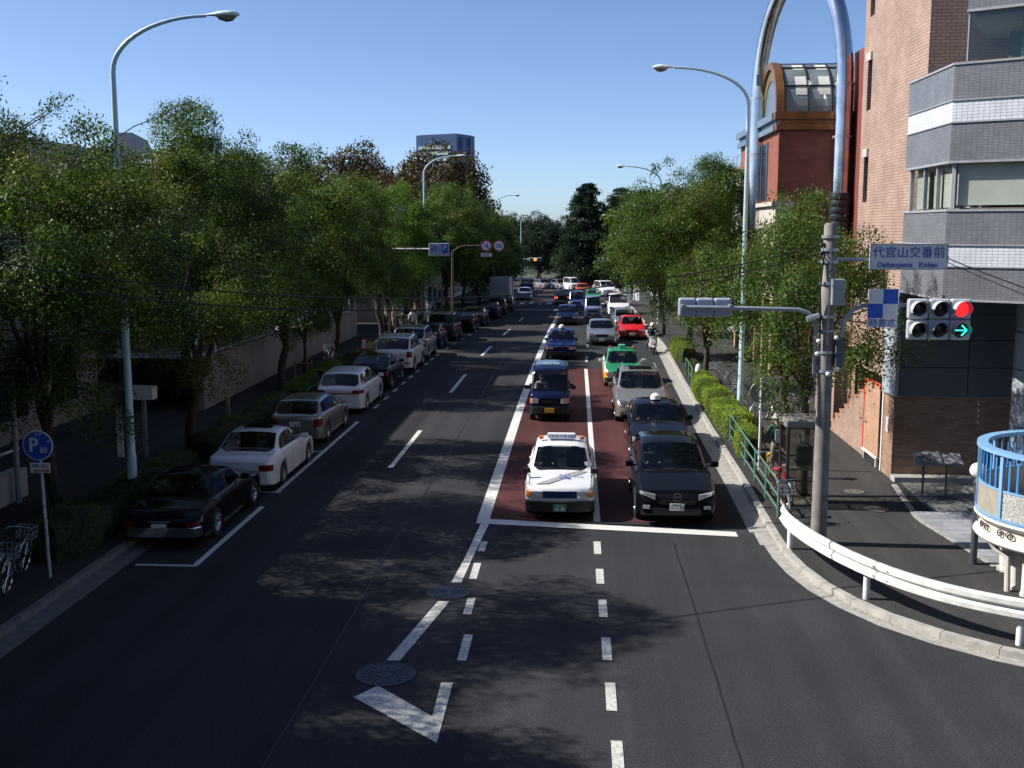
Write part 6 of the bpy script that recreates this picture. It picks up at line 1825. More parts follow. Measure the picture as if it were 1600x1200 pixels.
    if bumper: 
        face_patch('front_bumper', bumper, -hw0 * .97, hw0 * .97, F.get('bump', (gc + .10, gc + .32))[0], F.get('bump', (gc + .10, gc + .32))[1], 'f', off=.05, thick=.12, sub=16, bevel=.02)
        face_patch('rear_bumper', bumper, -hw0 * .97, hw0 * .97, gc + .12, gc + .34, 'r', off=.05, thick=.12, sub=16, bevel=.02)
    if F['emblem']:
        b = MB(); b.lathe([(.085, -.01), (.085, .01)], (0, L / 2 + .02, F['emblem']), 20, axis='Y', caps=False); b.lathe([(.10, -.012), (.10, .012)], (0, L / 2 + .02, F['emblem']), 20, axis='Y', caps=False)
        b.lathe([(.085, -.012), (.10, -.012)], (0, L / 2 + .02, F['emblem']), 20, axis='Y', caps=False); b.lathe([(.085, .012), (.10, .012)], (0, L / 2 + .02, F['emblem']), 20, axis='Y', caps=False)
        for sg_ in (-1, 1):
            b.box((sg_ * .035, L / 2 + .025, F['emblem'] + .01), (.085, .012, .018), ry=rad(-38 * sg_))
        b.build('emblem', CHROME, t, smooth=True, world=False)
    zr = D[-1][1]
    Rr = dict(tail=(.50, .84, zr - .22, zr - .02), tail_mat=TAIL, bar=None, plate_z=zr - .14)
    if rear: Rr.update(rear)
    tl = Rr['tail']
    face_patch('tail_light', Rr['tail_mat'], tl[0], tl[1], tl[2], tl[3], 'r', both=True)
    if Rr['bar']: face_patch('tail_bar', Rr.get('bar_mat', TAIL), *Rr['bar'], 'r', off=.014)
    if Rr.get('reflector'): face_patch('reflector', TAIL, *Rr['reflector'], 'r', both=True)
    # plates
    if plate:
        pm, tx, big, pz_f = plate
        zf_ = pz_f if pz_f else gc + .2
        b = MB(); b.box((0, L / 2 + F.get('plate_off', .03), zf_), (.33, .02, .165)); o = b.build('number_plate', pm, t, bevel=.004, world=False)
        ink = SIGNWHITE if pm is PLATEG else PLATETX
        zr_ = Rr['plate_z']
        b = MB(); b.box((0, -L / 2 - F.get('rplate_off', .03), zr_), (.33, .02, .165)); b.build('number_plate', pm, t, bevel=.004, world=False)
        if big and detail > 1:
            me = text_mesh(big, .13, sx=.9, bold=.002); me.materials.clear(); me.materials.append(ink)
            o = link('lettering', me, t, (0, L / 2 + F.get('plate_off', .03) + .013, zf_ - .03)); o.rotation_euler = (rad(90), 0, math.pi)
            me2 = me.copy(); o = link('lettering', me2, t, (0, -L / 2 - F.get('rplate_off', .03) - .013, zr_ - .03)); o.rotation_euler = (rad(90), 0, 0)
        if tx and detail > 1:
            me = text_mesh(tx, .045); me.materials.clear(); me.materials.append(ink)
            o = link('lettering', me, t, (0, L / 2 + F.get('plate_off', .03) + .013, zf_ + .05)); o.rotation_euler = (rad(90), 0, math.pi)
    # mirrors
    if detail > 0:
        for sd in (-1, 1):
            b = MB()
            if fender_mirror:
                yy_ = YL(.75); zz_ = float(np.interp(.75, Y, deck)) + .19
                b.box((sd * hw0 * .96, yy_, zz_), (.17, .10, .11)); b.tube([(sd * hw0 * .86, yy_ - .08, zz_ - .2), (sd * hw0 * .95, yy_, zz_ - .04)], .014, 6)
                b.build('fender_mirror', BLACK, t, bevel=.02, world=False)
            else:
                yy_ = YL(yb0 + .42); zz_ = deck[np.searchsorted(Y, yb0 + .42)] + .10
                b.box((sd * (hw0 + .10), yy_, zz_), (.20, .10, .14)); b.box((sd * (hw0 - .02), yy_, zz_ - .04), (.12, .05, .05))
                b.build('door_mirror', trim or pt, t, bevel=.025, world=False)
    # shut lines and handles
    if detail > 1:
        for yv in (yb0 + .30, T['B'], T['Cp'] - .12 if T['Cp'] - T['B'] < 1.4 else T['B'] + 1.05):
            i = int(np.argmin(abs(Y - yv)))
            for sd in (-1, 1):
                b = MB(); vs = []
                for s in range(2, 7):
                    p = P(i, s, sd)
                    vs += [(p[0] + sd * .003, p[1] - .006, p[2]), (p[0] + sd * .003, p[1] + .006, p[2])]
                fs = [(2 * j, 2 * j + 1, 2 * j + 3, 2 * j + 2) for j in range(4)]
                if sd > 0: fs = [tuple(reversed(f)) for f in fs]
                b.add(vs, fs); b.build('door_seam', SEAMM, t, world=False)
        for yv in (T['B'] - .16, T['B'] + .78):
            for sd in (-1, 1):
                b = MB(); b.box((sd * (hw0 + .004), YL(yv), deck[np.searchsorted(Y, yv)] - .13), (.03, .17, .03)); b.build('door_handle', pt, t, bevel=.008, world=False)
        for sd in (-1, 1):
            ii = [i for i in range(n) if .10 < Y[i] < yb0 + .05]
            b = MB(); vs = []
            for i in ii:
                p = P(i, 6, sd); q_ = P(i, 7, sd)
                vs += [(p[0] * .985, p[1], p[2] * .5 + q_[2] * .5 + .003), (p[0] * .985 - sd * .011, p[1], p[2] * .45 + q_[2] * .55 + .004)]
            fs = [(2 * j, 2 * j + 1, 2 * j + 3, 2 * j + 2) for j in range(len(ii) - 1)]
            if sd < 0: fs = [tuple(reversed(f)) for f in fs]
            b.add(vs, fs); b.build('bonnet_seam', SEAMM, t, world=False)
        if F.get('wiper', True):
            b = MB()
            for x0 in (-.45, .1):
                b.tube([(x0, YL(yb0 + .03), D[2][1] + .055), (x0 + .5, YL(yb0 + .09), D[2][1] + .085)], .010, 5)
            tag(b.build('wipers', BLACK, t, world=False), kind='stuff')
    if sunroof:
        i0 = yt0 + .15
        b = MB(); zz_ = Hh + .018; b.box((0, YL(i0 + .35), zz_), (W * .44, .62, .018)); b.build('sunroof', DARKGLASS, t, bevel=.01, world=False)
    if rails:
        for sd in (-1, 1):
            b = MB(); b.tube([(sd * rh * .86, YL(yt0 + .25), Hh + .01), (sd * rh * .86, YL(yt0 + .4), Hh + .055), (sd * rh * .86, YL(yt1 - .1), Hh + .045), (sd * rh * .86, YL(yt1 + .05), Hh - .02)], .018, 6); b.build('roof_rail', BLACK if rails == 1 else STEEL, t, smooth=True, world=False)
    t['_L'] = L
    return t

def roof_sign(t, type_, m, w=.5, h=.14, body=None, text=None, ink=None, dome=False, back=.1, amber=False):
    T = TYPES[type_]; z = T['H'] + .02; yl = T['L'] / 2 - (T['roof'][1][0] + .35 + back)
    b = MB()
    if dome:
        b.lathe([(.16, z), (.16, z + .05), (.14, z + .13), (.08, z + .18), (.01, z + .20)], (0, yl, 0), 16); b.build('roof_lamp', m, t, smooth=True, world=False)
    else:
        b.box((0, yl, z + h / 2), (w, .16, h)); b.build('roof_sign', m, t, bevel=.03, world=False)
        if text:
            me = text_mesh(text, h * .72); me.materials.clear(); me.materials.append(ink)
            o = link('lettering', me, t, (0, yl + .083, z + h * .45)); o.rotation_euler = (rad(90), 0, math.pi)
    if amber:
        for sd in (-1, 1):
            b = MB(); b.box((sd * .52, yl, z + .03), (.11, .12, .09)); b.build('amber_marker', AMB, t, bevel=.02, world=False)
    return t

BLK = paint('black', (.006, .006, .008), 0, .2); NAVY = paint('navy', (.006, .012, .045), .0, .2); DBLUE = paint('dark_blue', (.005, .015, .075), .0, .2)
WHT = paint('white', (.74, .75, .75)); SILV = paint('silver', (.42, .43, .44), .75, .3); GOLD = paint('champagne', (.40, .355, .29), .7, .3)
REDC = paint('red', (.62, .012, .02)); GRNC = paint('green', (.02, .24, .11)); BEIG = paint('pale_beige', (.36, .34, .29), .7, .3)
LAV = paint('lavender', (.24, .28, .44), .3, .3); BLU = paint('mid_blue', (.06, .13, .36), .2, .3); GREYC = paint('dark_grey', (.06, .065, .075), .5, .3); ORC = paint('orange_red', (.62, .10, .03))
QU = 'cars queueing towards the bridge'; PK = 'cars parked along the left kerb'; FARG = 'cars parked at the far bend'
YG = paint('yellow', (.65, .42, .03))
# --- queue on the right
tx = vehicle('taxi', 'white taxi with blue K logo on bonnet first at the stop line', -.42, 25.75, -1, WHT, 'taxi', QU, 'taxi', plate=(PLATEG, '品川 500', '10-85', .33), fender_mirror=True, bumper=BLACK,
             front=dict(head=(.42, .66, .56, .71), grille=(-.40, .40, .55, .72), grille_mat=paint('dark_navy_grille', (.02, .035, .10)), amber=(.68, .80, .56, .70), bump=(.22, .48), plate_off=.075, rplate_off=.075))
roof_sign(tx, 'taxi', SIGNWHITE, .72, .15, text='タクシー K LINE', ink=BLUEINK, amber=True)
me = text_mesh('K', .42, bold=.014); me.materials.clear(); me.materials.append(BLUEINK)
o = link('logo_letter', me, tx, (-.10, 1.62, .912)); o.rotation_euler = (rad(5.5), 0, math.pi)
me = text_mesh('Line', .13); me.materials.clear(); me.materials.append(BLUEINK)
o = link('logo_word', me, tx, (-.44, 1.58, .906)); o.rotation_euler = (rad(5.5), 0, math.pi)
b = MB(); b.add([(.60, 2.14, .842), (.28, 2.14, .860), (-.44, 1.42, .922), (-.66, 1.12, .942), (-.46, 1.12, .957), (-.10, 1.45, .940)], [(0, 5, 4, 3, 2, 1)]); b.build('grey_bonnet_flash', mat('grey_decal', (.34, .34, .34), .4), tx, world=False)
b = MB(); b.box((-.36, .05, 1.13), (.2, .06, .12)); b.build('red_vacancy_display', mat('red_display', (.7, .03, .02), .4, emit=(1, .05, .03), estr=.5), tx, world=False)
kv = vehicle('keivan', 'dark navy small van with white swirl on its roof', -1.03, 39.4, -1, NAVY, 'van', QU, 'small_van', plate=(PLATEY, '', '', .42), trim=BLACK, bumper=BLACK,
        front=dict(head=(.40, .62, .66, .83), amber=(.63, .70, .66, .83), grille=(-.3, .3, .68, .76), intake=None, bump=(.28, .55), plate_off=.075))
b = MB()
rr_ = np.random.RandomState(4)
for k in range(46):
    a = rr_.uniform(0, 6.28); q = rr_.uniform(.12, .36); cx_, cy_ = math.cos(a) * q * .9, .15 + math.sin(a) * q
    s_ = rr_.uniform(.03, .09); an = a + 1.57
    b.add([(cx_ - math.cos(an) * s_, cy_ - math.sin(an) * s_, 1.925), (cx_ + math.sin(an) * s_ * .3, cy_ - math.cos(an) * s_ * .3, 1.925), (cx_ + math.cos(an) * s_, cy_ + math.sin(an) * s_, 1.925), (cx_ - math.sin(an) * s_ * .3, cy_ + math.cos(an) * s_ * .3, 1.925)], [(0, 1, 2, 3)])
tag(b.build('roof_graphic', mat('pale_decal', (.6, .62, .66), .4), kv, world=False), kind='stuff')
TX = dict(head=(.42, .68, .56, .71), grille=(-.40, .40, .56, .71), amber=(.69, .80, .57, .70), bump=(.22, .46), grille_bar=(-.40, .40, .715, .735))
t_ = vehicle('taxi', 'dark blue taxi with white roof globe behind the small navy van', -.95, 58.8, -1, DBLUE, 'taxi', QU, 'taxi', fender_mirror=True, bumper=BLACK, front=TX, plate=(PLATEG, '', '', .33)); roof_sign(t_, 'taxi', WHITE, dome=True)
t_ = vehicle('taxi', 'navy taxi with bright headlamps further back in the near lane', -.93, 84.9, -1, NAVY, 'taxi', QU, 'taxi', fender_mirror=True, bumper=BLACK, front=TX, detail=1)
vehicle('cross', 'black crossover with chrome winged badge first at the kerbside stop line', 2.30, 25.3, -1, BLK, 'car', QU, 'crossover_car', plate=(PLATEW, '世田谷 300', '・・59', .50), trim=BLK,
        front=dict(head=(.50, .86, .66, .78), head_slant=.10, head_taper=.03, grille=(-.42, .42, .56, .64), intake=(-.55, .55, .30, .46), fog=(.62, .78, .44, .52), emblem=.73, plate_off=.035))
t_ = vehicle('limo', 'black taxi saloon with white roof lamp behind the black crossover', 2.45, 32.6, -1, BLK, 'taxi', QU, 'taxi', plate=(PLATEG, '', '', .36), trim=BLK, front=dict(head=(.44, .84, .58, .72), head_slant=.03, grille_mat=CHROME)); roof_sign(t_, 'limo', WHITE, dome=True)
vehicle('offroad', 'champagne off-road car with sunroof in the kerbside lane', 2.28, 39.0, -1, GOLD, 'car', QU, 'off_road_car', sunroof=True, rails=2,
        front=dict(head=(.54, .88, .70, .84), head_slant=.08, head_taper=.03, grille=(-.42, .42, .50, .62), intake=(-.75, -.48, .42, .60), fog=(.50, .78, .44, .58)))
t_ = vehicle('taxi', 'green taxi with white sides and orange roof markers', 1.95, 48.0, -1, WHT, 'taxi', QU, 'taxi', roof_paint=GRNC, hood_paint=GRNC, fender_mirror=False, bumper=BLACK, front=TX, lower=YG, plate=(PLATEG, '', '', .33)); roof_sign(t_, 'taxi', mat('green_sign', (.2, .6, .4), .4), .3, .16, amber=True)
vehicle('limo', 'silver luxury saloon alone in the middle lane', 1.38, 67.0, -1, SILV, 'car', QU, 'saloon_car', plate=(PLATEW, '', '', .38), front=dict(head=(.50, .86, .58, .76), head_slant=.04, grille=(-.36, .36, .54, .70), grille_mat=GREYC, intake=(-.7, .7, .26, .36)))
vehicle('hatch', 'bright red hatchback by the scooter', 3.42, 71.3, -1, REDC, 'car', QU, 'hatchback_car', plate=(PLATEW, '', '', .40), front=dict(head=(.46, .76, .56, .70), grille=(-.4, .4, .58, .66)))
vehicle('saloon', 'silver car mostly hidden behind the red hatchback', 3.35, 80.5, -1, SILV, 'car', QU, 'saloon_car', detail=1, rz_extra=.03)
vehicle('van', 'white people van in the kerbside lane', 3.45, 97.0, -1, WHT, 'van', QU, 'van', detail=1, front=dict(head=(.52, .84, .66, .84), head_slant=.05, grille=(-.35, .35, .60, .68)), roof_paint=WHT)
vehicle('keivan', 'lavender blue small van in the middle lane', 1.18, 93.2, -1, LAV, 'van', QU, 'small_van', detail=1, plate=(PLATEY, '', '', .40), front=dict(head=(.42, .66, .60, .74), grille=(-.4, .4, .60, .72)))
vehicle('keivan', 'mid blue small van beside the black taxi driving away', -.25, 106.5, -1, BLU, 'van', QU, 'small_van', detail=1, roof_paint=BLU)
vehicle('hatch', 'red car half hidden by the white people van', 3.5, 114.0, -1, REDC, 'car', QU, 'hatchback_car', detail=1)
t_ = vehicle('taxi', 'green roofed taxi beyond the lavender van', 1.55, 122.0, -1, GRNC, 'taxi', QU, 'taxi', detail=1); roof_sign(t_, 'taxi', WHITE, .3, .15)
t_ = vehicle('taxi', 'black taxi driving away with brake lamps lit', -1.75, 117.0, 1, BLK, 'taxi', 'cars driving away', 'taxi', detail=1, rear=dict(tail_mat=TAILLIT), bumper=CHROME); roof_sign(t_, 'taxi', WHITE, dome=True)
vehicle('taxi', 'orange red taxi at the far bend', .35, 143.0, -1, ORC, 'taxi', QU, 'taxi', detail=1, roof_paint=ORC)
vehicle('van', 'white van on the right at the far bend', 3.2, 140.0, -1, WHT, 'van', QU, 'van', detail=1, rz_extra=.25)
# --- parked along the left kerb, seen from behind
vehicle('classic', 'black vintage saloon with chrome bumper nearest in the left bays', -8.96, 22.75, 1, BLK, 'car', PK, 'vintage_saloon_car', rim=CHROME, plate=(PLATEW, '品川 33', '・6 95', None), bumper=CHROME,
        front=dict(bump=(.30, .42)), rear=dict(tail=(.58, .80, .48, .62), plate_z=.52, bar=(-.24, .24, .625, .66), bar_mat=CHROME))
vehicle('saloon', 'white saloon with dark rear glass parked behind the black vintage car', -8.82, 27.95, 1, WHT, 'car', PK, 'saloon_car', sunroof=True, plate=(PLATEW, '', '・2 15', None), rear=dict(tail=(.52, .86, .60, .76), plate_z=.68))
vehicle('estate', 'silver beige estate car third along the left bays', -8.98, 34.35, 1, BEIG, 'car', PK, 'estate_car', plate=(PLATEW, '', '・4 8', None), rear=dict(tail=(.60, .84, .62, .88), plate_z=.72))
vehicle('mpv', 'white people carrier with thin red tail strip fourth along the left bays', -8.9, 40.45, 1, WHT, 'car', PK, 'people_carrier', plate=(PLATEW, '', '・ 7 3', None), rear=dict(tail=(.52, .89, .78, .92), bar=(-.52, .52, .78, .82), plate_z=.62))
vehicle('saloon', 'black saloon with shiny roof parked after the white people carrier', -8.95, 46.3, 1, BLK, 'car', PK, 'saloon_car', rear=dict(tail=(.50, .88, .66, .84)))
vehicle('suv', 'white off-road car with dark rear window in the left bays', -8.85, 52.1, 1, WHT, 'car', PK, 'off_road_car', rails=2, plate=(PLATEW, '', '', None), rear=dict(tail=(.70, .92, .80, 1.08), plate_z=.80, reflector=(.6, .85, .50, .58)))
vehicle('suv', 'silver off-road car with tall red tail lamps', -8.92, 57.7, 1, SILV, 'car', PK, 'off_road_car', rear=dict(tail=(.76, .92, .75, 1.1)))
vehicle('hatch', 'blue hatchback parked between the silver and dark off-road cars', -8.9, 64.3, 1, DBLUE, 'car', PK, 'hatchback_car')
vehicle('suv', 'dark grey off-road car parked before the lit gap', -8.7, 69.2, 1, GREYC, 'car', PK, 'off_road_car', detail=1, rails=1)
vehicle('saloon', 'black saloon with red tail lamps at the sunlit gap', -8.2, 77.0, 1, BLK, 'car', PK, 'saloon_car', detail=1)
vehicle('saloon', 'black saloon just in front of the sunlit gap one', -7.95, 83.0, 1, GREYC, 'car', PK, 'saloon_car', detail=1)
vehicle('saloon', 'dark blue saloon below the box truck', -7.6, 92.3, 1, DBLUE, 'car', PK, 'saloon_car', detail=1, plate=(PLATEW, '', '', None))
vehicle('hatch', 'dark car half hidden ahead of the dark blue saloon', -7.3, 98.3, 1, GREYC, 'car', PK, 'hatchback_car', detail=1)
vehicle('hatch', 'small dark car in front of the grey box truck', -7.0, 104.0, 1, BLK, 'car', PK, 'hatchback_car', detail=1)
vehicle('hatch', 'blue grey car at the left before the far bend', -6.3, 128.0, 1, LAV, 'car', PK, 'hatchback_car', detail=1)
vehicle('van', 'blue van at the left of the far bend', -7.0, 148.0, 1, DBLUE, 'van', PK, 'van', detail=1)
# --- far bend
vehicle('hatch', 'beige car leftmost of the far parked row', -5.6, 166.0, -1, GOLD, 'car', FARG, 'hatchback_car', detail=1, rz_extra=.55)
vehicle('saloon', 'dark blue car second in the far parked row', -4.2, 165.6, -1, DBLUE, 'car', FARG, 'saloon_car', detail=1, rz_extra=.5)
vehicle('hatch', 'silver car third in the far parked row', -2.9, 164.0, -1, SILV, 'car', FARG, 'hatchback_car', detail=1, rz_extra=.45)
vehicle('keivan', 'white small van at the right end of the far parked row', -1.15, 159.5, -1, WHT, 'van', FARG, 'small_van', detail=1, rz_extra=.4)
# --- box truck
bt_ = thing('box_truck', 'grey box truck parked on the left beneath the trees', 'truck', (-7.9, 113, gz(113)))
BOXG = mat('grey_box_body', (.34, .36, .38), .5, var=.08, scale=1)
tz = gz(113)
b = MB(); b.bb(-8.9, -6.95, 110.6, 116.0, tz + .95, tz + 3.05); b.build('cargo_box', BOXG, bt_, bevel=.03)
for k in range(3):
    b = MB(); b.bb(-8.88 + k * .64, -8.88 + k * .64 + .62, 110.56, 110.60, tz + 1.0, tz + 3.0); b.build('rear_door', BOXG, bt_)
b = MB(); b.bb(-6.95, -6.93, 110.8, 111.9, tz + 1.6, tz + 2.7); b.build('red_side_panel', REDINK, bt_)
b = MB(); b.bb(-8.85, -7.0, 110.6, 117.6, tz + .55, tz + .94); b.build('chassis', BLACK, bt_)
b = MB(); b.prism([(-8.8, 116.2), (-7.05, 116.2), (-7.05, 117.8), (-8.8, 117.8)], tz + .95, tz + 2.3); b.build('cab', WHT, bt_, bevel=.08)
b = MB(); b.bb(-8.65, -7.2, 117.8, 117.83, tz + 1.5, tz + 2.15); b.build('windscreen', DARKGLASS, bt_)
ty, rm = wheel_meshes(.38, .24, ALU)
for xx in (-8.65, -7.2):
    for y_ in (112.0, 116.8):
        w_ = link('wheel', ty, bt_, Vector((xx, y_, tz + .38)) - bt_.location, 0 if xx > -8 else math.pi); link('rim', rm, w_)
for xx in (-8.7, -7.2):
    b = MB(); b.bb(xx, xx + .2, 110.54, 110.6, tz + .75, tz + .9); b.build('tail_light', TAIL, bt_)
# ------------------------------------------------------------------ people
def body_mesh(pose, skin, top, legs, shoes, fingers=False, sleeves=True, skirt=False, tag_=''):
    """one continuous skinned figure; pose: joint positions in metres, facing +Y"""
    J = dict(pose)
    R = dict(pelvis=.135, waist=.12, chest=.145, neckb=.075, neck=.052, chin=.062, head=.088, crown=.07, shL=.07, shR=.07, elL=.047, elR=.047, wrL=.033, wrR=.033, haL=.036, haR=.036,
             hpL=.09, hpR=.09, knL=.062, knR=.062, anL=.042, anR=.042, toL=.038, toR=.038)
    E = [('pelvis', 'waist', 1), ('waist', 'chest', 1), ('chest', 'neckb', 1), ('neckb', 'neck', 0), ('neck', 'chin', 0), ('chin', 'head', 0), ('head', 'crown', 0)]
    for s in 'LR':
        E += [('neckb', 'sh' + s, 1), ('sh' + s, 'el' + s, 1 if sleeves else 0), ('el' + s, 'wr' + s, 1 if sleeves == 2 else 0), ('wr' + s, 'ha' + s, 0), ('pelvis', 'hp' + s, 2), ('hp' + s, 'kn' + s, 2), ('kn' + s, 'an' + s, 2), ('an' + s, 'to' + s, 3)]
    if fingers:
        for s in 'LR':
            h = Vector(J['ha' + s]); w = Vector(J['wr' + s]); d = (h - w).normalized()
            sidev = d.cross(Vector((0, 1, 0)));
            if sidev.length < .1: sidev = d.cross(Vector((0, 0, 1)))
            sidev.normalize(); nrm = d.cross(sidev)
            for k, (o, l) in enumerate(((-.03, .065), (-.01, .078), (.01, .072), (.03, .058))):
                a = h + sidev * o + d * .02; m = a + d * l * .5; e = m + d * l * .4 + nrm * l * .3
                J['f%s%da' % (s, k)] = a; J['f%s%db' % (s, k)] = m; J['f%s%dc' % (s, k)] = e
                for q in 'abc': R['f%s%d%s' % (s, k, q)] = .0085
                E += [('ha' + s, 'f%s%da' % (s, k), 0), ('f%s%da' % (s, k), 'f%s%db' % (s, k), 0), ('f%s%db' % (s, k), 'f%s%dc' % (s, k), 0)]
            a = h - d * .03 + sidev * .045 * (1 if s == 'L' else -1); e = a + d * .045 + sidev * .015 * (1 if s == 'L' else -1)
            J['t%sa' % s] = a; J['t%sb' % s] = e; R['t%sa' % s] = R['t%sb' % s] = .010
            E += [('ha' + s, 't%sa' % s, 0), ('t%sa' % s, 't%sb' % s, 0)]
    names = list(J.keys()); idx = {k: i for i, k in enumerate(names)}
    bm = bmesh.new()
    sk = bm.verts.layers.skin.verify()
    vs = [bm.verts.new(J[k]) for k in names]
    for k, v in zip(names, vs):
        r_ = R[k]; flat = .72 if k in ('pelvis', 'waist', 'chest') else 1.0
        v[sk].radius = (r_ * (1.12 if k in ('chest',) else 1), r_ * flat)
        if k == 'pelvis': v[sk].use_root = True
    for a, c, _ in E: bm.edges.new((vs[idx[a]], vs[idx[c]]))
    me = bpy.data.meshes.new('skeleton'); bm.to_mesh(me); bm.free()
    o = bpy.data.objects.new('skeleton', me); COL.objects.link(o)
    o.modifiers.new('skin', 'SKIN').use_smooth_shade = True
    sb_ = o.modifiers.new('sub', 'SUBSURF'); sb_.levels = 2; sb_.render_levels = 2
    dg = bpy.context.evaluated_depsgraph_get()
    res = bpy.data.meshes.new_from_object(o.evaluated_get(dg))
    bpy.data.objects.remove(o)
    res.name = 'body'
    res.materials.clear()
    for m in (skin, top, legs, shoes): res.materials.append(m)
    A = np.array([J[a] for a, c, _ in E], dtype=float); B = np.array([J[c] for a, c, _ in E], dtype=float)
    lab = np.array([l for _, _, l in E])
    cen = np.empty(len(res.polygons) * 3); res.polygons.foreach_get('center', cen); cen = cen.reshape(-1, 3)
    AB = B - A
    t = np.clip(((cen[:, None] - A[None]) * AB[None]).sum(2) / ((AB * AB).sum(1)[None] + 1e-9), 0, 1)
    dist = np.linalg.norm(cen[:, None] - (A[None] + t[..., None] * AB[None]), axis=2)
    mi = lab[np.argmin(dist, axis=1)]
    res.polygons.foreach_set('material_index', mi.astype(np.int32))
    res.polygons.foreach_set('use_smooth', [True] * len(res.polygons))
    res.update()
    return res, J

STAND = dict(pelvis=(0, 0, .93), waist=(0, 0, 1.08), chest=(0, .01, 1.28), neckb=(0, 0, 1.43), neck=(0, .01, 1.50), chin=(0, .025, 1.555), head=(0, .015, 1.63), crown=(0, .005, 1.70),
             shL=(-.175, 0, 1.41), shR=(.175, 0, 1.41), elL=(-.23, -.01, 1.13), elR=(.23, -.01, 1.13), wrL=(-.24, .06, .88), wrR=(.24, .06, .88), haL=(-.24, .085, .80), haR=(.24, .085, .80),
             hpL=(-.09, 0, .88), hpR=(.09, 0, .88), knL=(-.10, .02, .49), knR=(.10, .02, .49), anL=(-.105, -.02, .075), anR=(.105, -.02, .075), toL=(-.115, .13, .035), toR=(.115, .13, .035))
WALK = dict(STAND); WALK.update(knL=(-.10, .20, .51), anL=(-.10, .27, .09), toL=(-.10, .42, .06), knR=(.10, -.02, .49), anR=(.10, -.28, .13), toR=(.105, -.16, .035), elL=(-.22, -.12, 1.15), wrL=(-.2, -.08, .90), haL=(-.2, -.06, .82), elR=(.22, .06, 1.14), wrR=(.2, .2, .93), haR=(.2, .25, .86))
PHONE = dict(STAND); PHONE.update(elL=(-.33, .08, 1.22), wrL=(-.13, .13, 1.44), haL=(-.075, .12, 1.53), elR=(.30, .03, 1.17), wrR=(.34, .20, 1.28), haR=(.35, .26, 1.33))
SIT = dict(pelvis=(0, 0, 0), waist=(0, -.03, .16), chest=(0, -.06, .36), neckb=(0, -.06, .51), neck=(0, -.045, .58), chin=(0, -.025, .635), head=(0, -.035, .71), crown=(0, -.045, .78),
           shL=(-.175, -.06, .49), shR=(.175, -.06, .49), elL=(-.24, .08, .27), elR=(.24, .08, .27), wrL=(-.17, .30, .36), wrR=(.17, .30, .36), haL=(-.15, .36, .40), haR=(.15, .36, .40),
           hpL=(-.09, .04, -.01), hpR=(.09, .04, -.01), knL=(-.12, .42, .06), knR=(.12, .42, .06), anL=(-.12, .52, -.32), anR=(.12, .52, -.32), toL=(-.12, .66, -.35), toR=(.12, .66, -.35))
RIDE = dict(SIT); RIDE.update(elL=(-.27, .10, .30), elR=(.27, .10, .30), wrL=(-.27, .34, .26), wrR=(.27, .34, .26), haL=(-.27, .41, .25), haR=(.27, .41, .25), knL=(-.2, .40, -.02), knR=(.3, .22, -.28), anL=(-.2, .36, -.40), anR=(.36, .10, -.66), toL=(-.2, .50, -.42), toR=(.38, .24, -.70))

